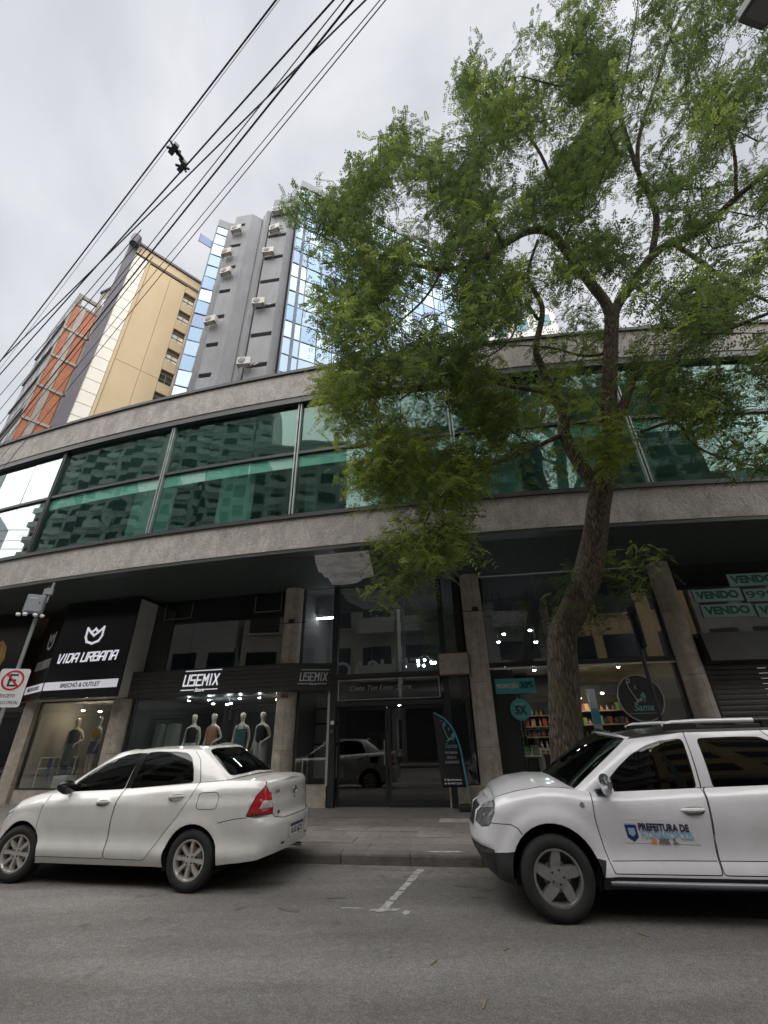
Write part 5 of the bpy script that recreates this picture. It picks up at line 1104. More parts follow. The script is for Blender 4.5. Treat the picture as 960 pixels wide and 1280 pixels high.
def make_sedan(name, label, paint, loc, rotz, group=None, plate=True):
    root = thing(name, label, 'car', loc, rotz, group); M = car_mats(name, paint)
    plan = [(-.925,0),(-.915,.30),(-.86,.56),(-.74,.725),(-.45,.805),(0,.838),(.7,.8475),(1.4,.8475),(2.1,.842),(2.6,.828),(2.95,.765),(3.17,.62),(3.28,.42),(3.325,.2),(3.335,0)]
    side = [(.15,.075),(.22,.055),(.30,.02),(.38,.008),(.43,.024),(.52,.026),(.62,.012),(.74,.002),(.86,.0),(.90,.020),(.94,.040),(.97,.065),(.99,.092),(1.0,.115)]
    rear = [(.15,.10),(.26,.06),(.36,.02),(.46,.0),(.58,-.005),(.655,.008),(.69,.045),(.74,.055),(.84,.060),(.90,.075),(.95,.070),(.98,.082),(1.0,.105)]
    front = [(.15,.12),(.25,.05),(.4,.0),(.55,.01),(.65,.05),(.8,.10),(.9,.16),(.95,.2),(1.0,.26)]
    zb = [(-.925,.335),(-.75,.30),(-.4,.27),(-.2,.25),(.4,.225),(2.2,.215),(2.9,.21),(3.3,.22)]
    zt = [(-.925,1.055),(-.6,1.085),(-.2,1.08),(.2,1.062),(1.2,1.0),(2.0,.965),(2.35,.95),(2.6,.925),(2.9,.86),(3.15,.76),(3.335,.68)]
    ring = ring_shell(plan, side, rear, front, zb, zt, flare=((.06,.302,.37,.46,.016),(2.585,.302,.37,.46,.016)))
    Q = lambda pts, **k: ring.poly('side', pts, **k)
    doorF = rnd([(2.31,.955),(2.345,.72),(2.335,.45),(2.285,.285),(1.245,.287),(1.235,.66),(1.185,1.012)], .03)
    doorR = rnd([(1.175,1.012),(1.225,.66),(1.232,.287),(.66,.287),(.50,.50),(.30,.72),(.17,.90),(.115,1.02),(.115,1.068)], .05)
    archR = arc_poly(.06,.302,.352,.19); archF = arc_poly(2.585,.302,.352,.19)
    tail = [(-.735,1.088),(-.64,.80),(-.585,.728),(-.70,.722),(-.80,.72)]
    reg = []
    tl = [ring.inv('side',-.735,1.085), ring.inv('side',-.68,.93), ring.inv('side',-.62,.79), ring.inv('side',-.59,.722)]
    # the lamp wraps the corner: it ends on the tail at |y| .56
    tr = [ring.inv('rear',.53,.725), ring.inv('rear',.525,.80), ring.inv('rear',.565,.93), ring.inv('rear',.63,1.045)]
    lamp = rnd(tl+tr, .02)
    zsplit = lambda z0, z1: [(s, v) for s, v in [ring.inv('side',-.2,z0), ring.inv('side',-.2,z1)]]
    v_hi = 0.545*ring.H; v_lo = 0.63*ring.H
    rev = [(-.1,.60),(.9,.60),(.9,.70),(-.1,.70)]
    cs = [p[0] for p in lamp]; s0, s1 = min(cs), max(cs); hs = [p[1] for p in lamp]; h0, h1 = min(hs), max(hs)
    white = [p for p in [(s0+(s1-s0)*.02,h0+(h1-h0)*.20),(s0+(s1-s0)*.62,h0+(h1-h0)*.20),(s0+(s1-s0)*.48,h0+(h1-h0)*.43),(s0+(s1-s0)*.05,h0+(h1-h0)*.40)]]
    blk = [(s0-.1,h0-.1),(s1+.1,h0-.1),(s1+.1,h0+(h1-h0)*.055),(s0-.1,h0+(h1-h0)*.055)]
    mid = [(s0+(s1-s0)*.06,h0+(h1-h0)*.43),(s0+(s1-s0)*.56,h0+(h1-h0)*.46),(s0+(s1-s0)*.46,h0+(h1-h0)*.66),(s0+(s1-s0)*.12,h0+(h1-h0)*.66)]
    # lamp pieces are kept inside the lamp outline
    reg += [('reverse_lens', white, -.004), ('brake_lens', mid, -.004), ('tail_lens', grow(lamp,-.006), -.002), ('gap', grow(lamp,.004), .012)]
    plate_rec = rnd([ring.inv('rear',-.0,.425), ring.inv('rear',.27,.425), ring.inv('rear',.27,.60), ring.inv('rear',.0,.60)], .02)
    reg += [('plate_recess', [(-.05,plate_rec[0][1]) if p[0] < .02 else p for p in plate_rec], .004)]
    lidl = [ring.inv('rear',0,.665), ring.inv('rear',.35,.665), ring.inv('rear',.50,.69), ring.inv('rear',.545,.74), ring.inv('rear',.585,.90)]
    reg += [('gap', ribbon(resample(lidl,.03), .009), .014)]
    reg += [('arch', Q(archR), .1), ('arch', Q(archF), .1)]
    reg += [('gap', ribbon(Q([(-.245,.66),(-.45,.70),(-.60,.712)], closed=False), .008), .012)]
    dF, dR = Q(doorF), Q(doorR)
    flap = Q(rnd([(.045,.965),(-.19,.975),(-.225,.93),(-.215,.815),(-.18,.80),(.02,.795),(.055,.83)], .04))
    reg += [('handle_cup', Q(rnd([(1.46,.885),(1.34,.89),(1.29,.855),(1.34,.822),(1.46,.818),(1.505,.85)], .03)), .018), ('handle_cup', Q(rnd([(.42,.945),(.30,.952),(.25,.915),(.30,.882),(.42,.876),(.465,.91)], .03)), .018)]
    reg += [('front_door', grow(dF,-.003), 0.0), ('rear_door', grow(dR,-.003), 0.0), ('gap', grow(dF,.004), .014), ('gap', grow(dR,.004), .014)]
    reg += [('fuel_flap', grow(flap,-.0035), 0.0), ('gap', grow(flap,.0035), .012)]
    hl = rnd([ring.inv('side',2.86,.86), ring.inv('side',2.84,.74), ring.inv('front',.60,.60), ring.inv('front',.40,.60), ring.inv('front',.42,.69)], .02)
    reg += [('headlight', hl, -.002)]
    gr = [(ring.smax+.1, .25*ring.H), (ring.smax-.42, .25*ring.H), (ring.smax-.42, .6*ring.H), (ring.smax+.1, .6*ring.H)]
    reg += [('grille', gr, .02)]
    RC = ring.cut(reg)
    base = [(-.31,0,1.125),(-.30,.40,1.115),(-.235,.615,1.095),(-.03,.70,1.078),(.25,.738,1.060),(1.15,.742,1.0),(1.9,.733,.968),(2.26,.69,.955),(2.42,.40,.985),(2.47,0,1.0)]
    top = [(.26,0,1.478),(.255,.33,1.470),(.27,.49,1.440),(.36,.555,1.430),(.55,.583,1.440),(1.05,.596,1.447),(1.44,.586,1.415),(1.63,.545,1.375),(1.74,.33,1.405),(1.77,0,1.412)]
    house = house_shell(base, top, .022)
    W = lambda pts, **k: house.poly('side', pts, **k)
    fwin = rnd([(2.10,.972),(1.98,1.09),(1.80,1.215),(1.60,1.315),(1.40,1.372),(1.155,1.398),(1.225,1.004)], .03)
    rwin = rnd([(1.125,1.010),(1.05,1.398),(.90,1.408),(.62,1.404),(.45,1.388),(.36,1.335),(.27,1.20),(.225,1.075)], .035)
    bpil = [(1.20,1.0),(1.15,1.402),(1.055,1.402),(1.13,1.008)]
    fw, rw = W(fwin), W(rwin); k = house.keys; H = house.H
    rg = rnd([(-.05,.10*H),(k[2]-.03,.10*H),(k[2]-.045,.90*H),(-.05,.90*H)], .05)
    wsh = rnd([(house.smax+.05,.03*H),(k[7]+.05,.03*H),(k[7]+.045,.93*H),(house.smax+.05,.93*H)], .04)
    hreg = [('front_window', fw, .006), ('rear_door_window', rw, .006), ('pillar_black', W(bpil), .004), ('seal', grow(fw,.012), .003), ('seal', grow(rw,.012), .003),
            ('rear_window', rg, .003), ('seal', grow(rg,.012), .002), ('windshield', wsh, .003), ('seal', grow(wsh,.012), .002),
            ('gap', ribbon(W(smooth2([(.115,1.07),(.155,1.18),(.24,1.32),(.36,1.415)]), closed=False), .008), .010), ('gap', ribbon(W([(1.165,1.405),(1.155,1.43)], closed=False), .008), .01)]
    HC = house.cut(hreg, step=.04)
    finish_car(root, ring, RC, house, HC, M, [(.06,.302,.36),(2.585,.302,.36)])
    b = MB(); vf(b, HC['rest'], both=True); P = deck(house, 0, house.smax, lambda x: .030, v=1.0); b.grid(*P); b.build('roof', M['paint'], root, smooth='all')
    P = deck(ring, 0, ring.inv('side',-.02,1.07)[0], .03); MB().grid(*P).build('trunk_lid', M['paint'], root, smooth='all')
    P = deck(ring, ring.inv('side',2.05,.96)[0], ring.smax, lambda x: interp(x, [(2.2,.07),(2.8,.05),(3.335,.0)])); MB().grid(*P).build('hood', M['paint'], root, smooth='all')
    P = deck(ring, ring.inv('side',-.02,1.06)[0], ring.inv('side',2.05,.96)[0], 0.0, v=.97, ins=.03); MB().grid(*P).build('parcel_shelf', M['under'], root)
    box('underside', (-.50,-.62,.24), (3.1,.62,.33), M['under'], root)
    for nm, src, mm in (('front_window', HC, M['glass']), ('rear_door_window', HC, M['glass']), ('front_door', RC, M['paint']), ('rear_door', RC, M['paint']), ('fuel_flap', RC, M['paint']),
                        ('tail_lens', RC, mat('red_lens', (0.36, 0.006, 0.012), 0.1, var=0.25, vscale=25, coat=1.0)), ('reverse_lens', RC, mat('clear_lens', (0.55, 0.53, 0.50), 0.15, var=0.3, vscale=40, coat=1.0)), ('brake_lens', RC, mat('bright_red_lens', (0.62, 0.012, 0.018), 0.1, coat=1.0)), ('headlight', RC, mat('lamp_glass', (0.35, 0.36, 0.37), 0.08, 0.4, coat=1.0))):
        for mir in ((False,) if nm == 'fuel_flap' else (False, True)):
            pn = {'tail_lens': 'tail_light', 'front_window': 'door_window', 'rear_door_window': 'door_window', 'front_door': 'door', 'rear_door': 'door'}.get(nm, nm)
            if nm in ('reverse_lens', 'brake_lens'): par = tlo[mir]
            else: par = root
            o = vf(MB(), src[nm], mirror=mir).build(pn, mm, par, smooth='all')
            if nm == 'tail_lens':
                if not mir: tlo = {}
                tlo[mir] = o
    vf(MB(), HC['seal'], both=True).build('window_seal', M['gloss'], root, smooth='all'); vf(MB(), HC['pillar_black'], both=True).build('pillar_trim', M['gloss'], root, smooth='all')
    vf(MB(), HC['rear_window'], both=True).build('rear_window', M['glass'], root, smooth='all'); vf(MB(), HC['windshield'], both=True).build('windshield', M['glass'], root, smooth='all')
    vf(MB(), RC['plate_recess'], both=True).build('plate_recess', mat('bumper_shade', (0.44, 0.44, 0.43), 0.5), root, smooth='all'); vf(MB(), RC['grille'], both=True).build('grille', M['black'], root)
    build_split(vf(MB(), RC['handle_cup'], both=True), 'handle_cup', mat('cup_paint', (0.30, 0.29, 0.28), 0.5), root, smooth='all')
    hm = mat('handle_chrome', (0.62, 0.61, 0.59), 0.25, 0.6)
    for (hx, hz) in ((1.40,.862),(.36,.924)):
        for sg in (1, -1):
            pts = [(hx+dx, sg*(.848-abs(dx)*abs(dx)*1.6+(.012 if abs(dx) < .09 else 0)), hz+dx*-.05) for dx in np.linspace(-.11,.11,9)]
            MB().tube(pts, [.006,.014,.017,.018,.018,.018,.017,.014,.006], 8).build('door_handle', hm, root, smooth=True)
    for sg in (1, -1):   # mirrors
        e = MB(); nseg = 10
        P = []
        for i in range(7):
            t = i/6; yy = .755+t*.205; sx = .055*math.sin(PI*min(1, .25+t*.62)); sz = .082*math.sin(PI*min(1, .30+t*.56))
            for kk in range(12):
                w = 2*PI*kk/12; P.append((2.02+1.0*sx*math.cos(w)+.02*t, sg*yy, 1.015+sz*math.sin(w)+.02*t))
        e.add(P, [(i*12+k_, i*12+(k_+1) % 12, (i+1)*12+(k_+1) % 12, (i+1)*12+k_) for i in range(6) for k_ in range(12)]+[tuple(range(72,84))])
        e.build('side_mirror', M['gloss'], root, smooth=True)
    for x in (.06, 2.585):
        for sg in (1, -1): wheel(root, x, sg*.735, .302, .200, .185, 'eight', 0.10 if x > 1 else 0.0)
    sm = mat('seat_cloth', (0.03, 0.03, 0.032), 0.9)
    for (x, y) in ((1.35,.36),(1.35,-.36)): seat_mb(x, y, .40).build('seat', sm, root)
    m = MB(); m.obox((.45,0,.55), ((1,0,0),(0,1,0),(0,0,1)), (.25,.62,.1)); m.obox((.18,0,.85), ((1,0,0),(0,1,0),(-.25,0,1)), (.08,.62,.30)); m.build('rear_seat', sm, root)
    MB().obox((2.1,0,.86), ((1,0,0),(0,1,0),(0,0,1)), (.25,.66,.07)).build('dashboard', sm, root)
    # emblem, lettering, number plate, reflectors, tow eye
    F0 = frame((-.8665,0,.93), (0,-1,0), (0.10,0,1)); em = MB()
    for (a, b_, cz) in ((.055,.038,0),(.022,.038,0),(.036,.018,.019)):
        em.tube([F0 @ Vector((a*math.cos(w), cz+b_*math.sin(w), .004)) for w in np.linspace(0,2*PI,25)], .0065, 6, caps=False)
    em.build('emblem', mat('chrome_dark', (0.35,0.35,0.35), 0.2, 0.9), root, smooth=True)
    ink = mat('badge_ink', (0.10,0.10,0.10), 0.3, 0.5)
    text('VVTi', (-.852,.50,.955), (0,-1,0), (.1,0,1), .05, ink, root, 'badge', ext=.003, bold=.001); text('XLS', (-.866,.46,.735), (0,-1,0), (.1,0,1), .045, ink, root, 'badge', ext=.003, bold=.001)
    MB().lathe([(.0001,-.869),(.012,-.869),(.012,-.855),(.0001,-.855)], c=(0,0,.85), axis='X', n=12).build('lock', ink, root)
    pb = box('number_plate', (-.928,-.20,.445), (-.918,.20,.575), mat('plate_white', (0.62,0.62,0.60), 0.5), root)
    box('plate_band', (-.9305,-.20,.542), (-.9285,.20,.575), mat('plate_blue', (0.015,0.03,0.16), 0.5), pb)
    text('RXL6J22', (-.9300,0,.493), (0,-1,0), (0,0,1), .085, mat('plate_ink', (0.01,0.01,0.01), 0.5), pb, 'lettering', width=.34, ext=.002)
    for sg in (1, -1):
        box('bumper_vent', (-.905,sg*.30-.09,.40), (-.880,sg*.30+.09,.42), M['gap'], root)
    MB().tube([(-.86,-.36,.265),(-.70,-.36,.275)], .024, 10).build('exhaust_pipe', M['chrome'], root, smooth=True)
    return root
def make_suv(name, label, paint, loc, rotz):
    root = thing(name, label, 'car', loc, rotz); M = car_mats(name, paint)
    plan = [(-.80,0),(-.79,.40),(-.72,.70),(-.50,.83),(-.1,.885),(.6,.895),(1.4,.895),(2.2,.892),(2.75,.890),(3.06,.860),(3.24,.745),(3.335,.50),(3.375,.24),(3.385,0)]
    side = [(.15,.05),(.28,.045),(.34,.012),(.42,.015),(.50,.035),(.62,.028),(.74,.012),(.84,.006),(.90,.012),(.94,.03),(.97,.05),(.99,.075),(1.0,.095)]
    rear = [(.15,.1),(.3,.02),(.5,.0),(.62,.01),(.68,.05),(.9,.07),(.95,.08),(1.0,.12)]
    front = [(.15,.20),(.28,.13),(.40,.055),(.48,.01),(.58,-.005),(.68,.01),(.74,.025),(.84,.055),(.9,.09),(.95,.11),(.98,.14),(1.0,.19)]
    zb = [(-.8,.34),(-.4,.30),(.4,.26),(2.1,.255),(2.8,.27),(3.0,.27),(3.385,.30)]
    zt = [(-.8,1.10),(0,1.075),(1.0,1.035),(2.0,1.0),(2.25,1.01),(2.42,1.04),(2.65,1.045),(2.9,1.01),(3.1,.965),(3.25,.925),(3.385,.90)]
    ring = ring_shell(plan, side, rear, front, zb, zt, flare=((.02,.365,.44,.56,.030),(2.62,.355,.44,.56,.030)))
    Q = lambda pts, **k: ring.poly('side', pts, **k)
    AR = (.02,.345); AF = (2.62,.335)
    archF = arc_poly(AF[0], AF[1]+.02, .405, .20); archR = arc_poly(AR[0], AR[1]+.02, .405, .20)
    doorF = rnd([(2.165,1.02),(2.185,.80),(2.15,.55),(2.105,.372),(1.185,.372),(1.165,.60),(1.115,1.035)], .025)
    doorR = rnd([(1.105,1.035),(1.155,.60),(1.175,.372),(.44,.372),(.42,.50),(.25,.72),(.10,.86),(.06,1.07)], .04)
    hl = rnd([ring.inv('side',3.115,.912), ring.inv('side',3.135,.83), ring.inv('side',3.20,.715), ring.inv('front',.66,.695), ring.inv('front',.46,.72), ring.inv('front',.47,.86), ring.inv('side',3.22,.918)], .02)
    cs = [p[0] for p in hl]; hs = [p[1] for p in hl]; s0, s1, h0, h1 = min(cs), max(cs), min(hs), max(hs)
    hi = [(s0+(s1-s0)*.05,h0+(h1-h0)*.66),(s0+(s1-s0)*.85,h0+(h1-h0)*.66),(s0+(s1-s0)*.72,h0+(h1-h0)*.92),(s0+(s1-s0)*.3,h0+(h1-h0)*.92)]
    blk = Q([(3.30,.53),(3.18,.505),(2.995,.515),(2.99,.40),(3.01,.20),(3.34,.20)])
    sblk = [(s, h) for s, h in blk]
    fb = [(ring.smax+.1,.30*ring.H),(ring.smax-.9,.30*ring.H),(ring.smax-.75,-.1),(ring.smax+.1,-.1)]
    reg = [('lamp_bowl', hi, -.003), ('headlight', grow(hl,-.004), -.001), ('gap', grow(hl,.004), .012), ('arch', Q(archF), .1), ('arch', Q(archR), .1)]
    reg += [('lower_bumper', Q([(3.20,.495),(2.985,.525),(2.96,.44),(2.93,.20),(3.20,.20)]), -.002), ('lower_bumper', [(ring.inv('side',3.17,.5)[0], .36*ring.H), (ring.smax+.1,.36*ring.H),(ring.smax+.1,-.1),(ring.inv('side',3.17,.4)[0],-.1)], -.002)]
    reg += [('grille', [(ring.smax-.40,.60*ring.H),(ring.smax+.1,.60*ring.H),(ring.smax+.1,.90*ring.H),(ring.smax-.40,.90*ring.H)], .015)]
    reg += [('gap', ribbon(Q([(2.895,.665),(2.93,.715),(2.99,.740),(3.20,.742)], closed=False), .009), .012)]
    reg += [('sill_trim', Q([(2.22,.20),(2.20,.365),(2.16,.47),(2.30,.50),(2.33,.20)]), -.004), ('sill_trim', Q([(2.26,.20),(2.26,.350),(.40,.350),(.36,.20)]), -.006)]
    reg += [('handle_cup', Q(rnd([(1.34,.885),(1.20,.89),(1.17,.855),(1.20,.825),(1.34,.82),(1.37,.85)], .03)), .015)]
    dF, dR = Q(doorF), Q(doorR)
    reg += [('gap', ribbon(Q([(2.10,.463),(1.60,.470),(1.19,.472)], closed=False), .007), .006), ('gap', ribbon(Q([(1.165,.472),(.8,.474),(.45,.476)], closed=False), .007), .006)]
    reg += [('front_door', grow(dF,-.004), 0.0), ('rear_door', grow(dR,-.004), 0.0), ('gap', grow(dF,.0045), .016), ('gap', grow(dR,.0045), .016)]
    RC = ring.cut(reg)
    base = [(-.68,0,1.12),(-.66,.45,1.115),(-.56,.71,1.10),(-.35,.785,1.09),(.10,.80,1.07),(1.15,.80,1.035),(1.9,.795,1.005),(2.28,.755,1.01),(2.46,.42,1.055),(2.52,0,1.075)]
    top = [(-.40,0,1.585),(-.39,.40,1.58),(-.33,.56,1.555),(-.20,.625,1.545),(.15,.645,1.545),(1.05,.650,1.540),(1.40,.640,1.510),(1.60,.60,1.485),(1.72,.38,1.53),(1.76,0,1.545)]
    house = house_shell(base, top, .028)
    W = lambda pts, **k: house.poly('side', pts, **k)
    fwin = rnd([(1.93,1.018),(1.925,1.12),(1.81,1.215),(1.66,1.315),(1.50,1.388),(1.34,1.432),(1.115,1.448),(1.165,1.034)], .035)
    rwin = rnd([(.965,1.038),(.965,1.13),(.945,1.448),(.60,1.456),(.37,1.452),(.27,1.40),(.17,1.20),(.14,1.065)], .04)
    fw, rw = W(fwin), W(rwin); k = house.keys; H = house.H
    rwin = rnd([(.985,1.038),(.955,1.448),(.60,1.456),(.37,1.452),(.27,1.40),(.17,1.20),(.14,1.065)], .035); rw = W(rwin)
    q3 = W(rnd([(.02,1.10),(.10,1.36),(-.10,1.40),(-.24,1.34),(-.33,1.13)], .04))
    wsh = rnd([(house.smax+.05,.02*H),(k[7]+.035,.02*H),(k[7]+.02,.95*H),(house.smax+.05,.95*H)], .03)
    rg = rnd([(-.05,.15*H),(k[2]-.05,.15*H),(k[2]-.05,.88*H),(-.05,.88*H)], .05)
    hreg = [('front_window', fw, .008), ('rear_door_window', rw, .008), ('quarter_window', q3, .006), ('seal', grow(fw,.014), .003), ('seal', grow(rw,.014), .003), ('windshield', wsh, .003), ('seal', grow(wsh,.010), .002), ('rear_window', rg, .003),
            ('gap', ribbon(W([(1.11,1.03),(1.06,1.53)], closed=False), .010), .012), ('gap', ribbon(W([(.06,1.07),(.10,1.20),(.25,1.44),(.32,1.53)], closed=False), .008), .012),
            ('roof_trim', [(k[2],.955*H),(k[7]-.02,.955*H),(k[7]-.02,1.1*H),(k[2],1.1*H)], -.003)]
    HC = house.cut(hreg, step=.04)
    finish_car(root, ring, RC, house, HC, M, [(AR[0],AR[1]+.02,.41),(AF[0],AF[1]+.02,.41)])
    b = MB(); vf(b, HC['rest'], both=True); b.build('greenhouse', M['paint'], root, smooth='all')
    P = deck(house, 0, house.smax, lambda x: .035); MB().grid(*P).build('roof', mat('roof_black', (0.02,0.02,0.021), 0.35), root, smooth='all')
    P = deck(ring, ring.inv('side',2.02,1.0)[0], ring.smax, lambda x: interp(x, [(2.0,.03),(2.25,.05),(2.42,.075),(2.9,.080),(3.2,.045),(3.385,.0)])); MB().grid(*P).build('hood', M['paint'], root, smooth='all')
    P = deck(ring, 0, ring.inv('side',2.02,1.0)[0], 0.0, v=.96, ins=.04); MB().grid(*P).build('cabin_floor', M['under'], root)
    # hood shut line along the fender crest
    ss = np.linspace(ring.inv('side',2.36,1.03)[0], ring.inv('side',3.18,.94)[0], 30); e = ring.fn(ss, np.full(30,.998), 0.012)
    for sg in (1, -1): MB().tube([(p[0], sg*p[1], p[2]+.004) for p in e], .004, 6).build('hood_gap', M['gap'], root)
    box('underside', (-.70,-.72,.24), (2.98,.72,.34), M['under'], root)
    lens = mat('lamp_smoke', (0.16,0.165,0.17), 0.12, 0.3, var=0.5, vscale=14, coat=1.0); bowl = mat('lamp_bowl', (0.75,0.75,0.74), 0.12, 0.6, var=0.3, vscale=22, coat=1.0)
    hls = {}
    for nm, src, mm, pn in (('front_window', HC, M['glass'], 'door_window'), ('rear_door_window', HC, M['glass'], 'door_window'), ('quarter_window', HC, M['glass'], 'quarter_window'), ('front_door', RC, M['paint'], 'door'), ('rear_door', RC, M['paint'], 'door'),
                            ('headlight', RC, lens, 'headlight'), ('lamp_bowl', RC, bowl, 'lamp_reflector')):
        for mir in (False, True):
            o = vf(MB(), src[nm], mirror=mir).build(pn, mm, hls[mir] if pn == 'lamp_reflector' else root, smooth='all')
            if pn == 'headlight': hls[mir] = o
            if nm == 'front_door' and not mir: door = o
    vf(MB(), HC['seal'], both=True).build('window_seal', M['gloss'], root, smooth='all'); vf(MB(), HC['roof_trim'], both=True).build('roof_trim', M['black'], root, smooth='all')
    vf(MB(), HC['windshield'], both=True).build('windshield', M['glass'], root, smooth='all'); vf(MB(), HC['rear_window'], both=True).build('rear_window', M['glass'], root, smooth='all')
    vf(MB(), RC['lower_bumper'], both=True).build('lower_bumper', M['black'], root, smooth='all'); vf(MB(), RC['grille'], both=True).build('grille', M['black'], root, smooth='all')
    build_split(vf(MB(), RC['sill_trim'], both=True), 'sill_trim', M['black'], root, smooth='all'); build_split(vf(MB(), RC['handle_cup'], both=True), 'handle_cup', mat('cup_white', (0.45,0.45,0.46), 0.5), root, smooth='all')
    for sg in (1, -1):
        MB().tube([(2.16,sg*.888,.305),(1.2,sg*.895,.300),(.42,sg*.888,.300)], [.02,.026,.02], 10).build('side_step', mat('step_grey', (0.16,0.16,0.18), 0.35, 0.4), root, smooth=True)
        # rail: silver bar on black feet
        MB().tube([(1.22,sg*.575,1.585),(1.12,sg*.575,1.612),(.8,sg*.575,1.620),(.30,sg*.575,1.618)], [.016,.024,.026,.026], 10).build('roof_rail', mat('rail_silver', (0.66,0.66,0.68), 0.35, 0.3), root, smooth=True)
        MB().tube([(.30,sg*.575,1.618),(.0,sg*.575,1.612),(-.16,sg*.575,1.585)], [.026,.026,.018], 10).build('rail_end', M['black'], root, smooth=True)
        MB().obox((1.05,sg*.575,1.57), ((1,0,0),(0,1,0),(0,0,1)), (.16,.022,.034)).obox((.1,sg*.575,1.57), ((1,0,0),(0,1,0),(0,0,1)), (.13,.022,.034)).build('rail_foot', M['black'], root)
        pts = [(1.28+dx, sg*(.905-dx*dx*2.0), .862-dx*.02) for dx in np.linspace(-.11,.11,9)]
        MB().tube(pts, [.008,.015,.019,.02,.02,.02,.019,.015,.008], 8).build('door_handle', mat('handle_white', (0.62,0.62,0.63), 0.35, coat=.5), root, smooth=True)
        P = []
        for i in range(8):
            t = i/7; yy = .80+t*.26; a = math.sin(PI*min(1,.22+t*.66)); sx = .062*a; sz = .098*a
            for kk in range(14):
                w = 2*PI*kk/14; P.append((2.02+sx*math.cos(w)+.01*t, sg*yy, 1.075+sz*(abs(math.sin(w))**.8)*(1 if math.sin(w) > 0 else -1)))
        e = MB().add(P, [(i*14+q, i*14+(q+1) % 14, (i+1)*14+(q+1) % 14, (i+1)*14+q) for i in range(7) for q in range(14)]+[tuple(range(98,112))]).build('side_mirror', mat('mirror_chrome', (0.50,0.50,0.53), 0.12, 0.9), root, smooth=True)
        MB().obox((2.05,sg*.80,1.01), ((1,0,0),(0,1,0),(0,0,1)), (.06,.06,.02)).build('mirror_foot', M['black'], e)
        MB().lathe([(.0001,0),(.026,0),(.022,.012),(.0001,.014)], c=(2.28,sg*.876 if sg > 0 else -.89,.905), axis='Y', n=14).build('indicator', mat('indicator_grey', (0.22,0.22,0.23), 0.3, coat=1), root, smooth=True)
    for x, z in (AR, AF):
        for sg in (1, -1): wheel(root, x, sg*.782, .335, .222, .215, 'five', 0.03 if x > 1 else 0)
    sm = mat('seat_cloth_grey', (0.07,0.068,0.062), 0.9)
    for (x, y) in ((1.30,.37),(1.30,-.37)): seat_mb(x, y, .52).build('seat', sm, root)
    m = MB(); m.obox((.50,0,.62), ((1,0,0),(0,1,0),(0,0,1)), (.25,.66,.1)); m.obox((.24,0,.95), ((1,0,0),(0,1,0),(-.25,0,1)), (.08,.66,.32))
    m.build('rear_seat', sm, root); MB().obox((2.1,0,.93), ((1,0,0),(0,1,0),(0,0,1)), (.28,.70,.07)).build('dashboard', M['under'], root)
    MB().tube([(1.83+.05*math.sin(w), .37+.18*math.cos(w), .98+.17*math.sin(w)) for w in np.linspace(0,2*PI,25)], .014, 6).build('steering_wheel', M['black'], root)
    # wipers
    MB().tube([(2.30,.55,1.07),(2.12,.30,1.20),(2.10,-.05,1.25)], .008, 6).build('wiper', M['black'], root)
    # door decal: shield and lettering printed on a pale sheet
    def dp(x, z, d): 
        s_, h = ring.inv('side', x, z); p = ring.fn(np.array([s_]), np.array([h/ring.H]), -d)[0]; return Vector(p)
    def decal(nm, poly, col, d, par=door):
        cx = sum(p[0] for p in poly)/len(poly); cz = sum(p[1] for p in poly)/len(poly)
        P = [dp(x, z, d) for x, z in poly]; return MB().prism(P, (0,.0012,0)).build(nm, mat('decal_'+nm+str(col), col, .45), par)
    decal('decal_sheet', [(1.975,.792),(1.325,.778),(1.285,.590),(1.955,.604)], (0.60,0.60,0.61), .0015)
    decal('emblem', [(1.928,.745),(1.826,.742),(1.818,.645),(1.866,.612),(1.918,.645)], (0.012,0.03,0.13), .004)
    decal('emblem_crest', [(1.905,.722),(1.845,.720),(1.842,.672),(1.868,.652),(1.900,.672)], (0.30,0.40,0.55), .0065)
    decal('emblem_bar', [(1.93,.757),(1.826,.754),(1.826,.746),(1.93,.749)], (0.20,0.42,0.68), .004)
    navy = mat('ink_navy', (0.02,0.022,0.07), .5); cyan = mat('ink_cyan', (0.17,0.42,0.58), .5); dk = mat('ink_dark', (0.12,0.11,0.11), .5); orr = mat('ink_orange', (0.75,0.20,0.06), .5)
    def dtext(s, xc, zc, size, mm, wd, bold):
        p = dp(xc, zc, .006); q = dp(xc-.3, zc-.008, .006); text(s, p, q-p, (0,0.05,1), size, mm, door, width=wd, bold=bold, ext=.001)
    dtext('PREFEITURA DE', 1.585, .722, .078, navy, .445, .0028); dtext('FLORIANÓPOLIS', 1.565, .662, .078, cyan, .455, .0008)
    dtext('CIDADE', 1.60, .628, .026, dk, .085, .0006); dtext('INOVADORA', 1.60, .606, .026, dk, .095, .0006); dtext('I', 1.508, .628, .03, dk, .014, .001); dtext('SUS', 1.503, .603, .024, dk, .04, .0006)
    decal('decal_dot', [(1.688+.022*math.cos(w), .617+.022*math.sin(w)) for w in np.linspace(0,2*PI,15)[:-1]], (0.75,0.22,0.06), .004)
    return root
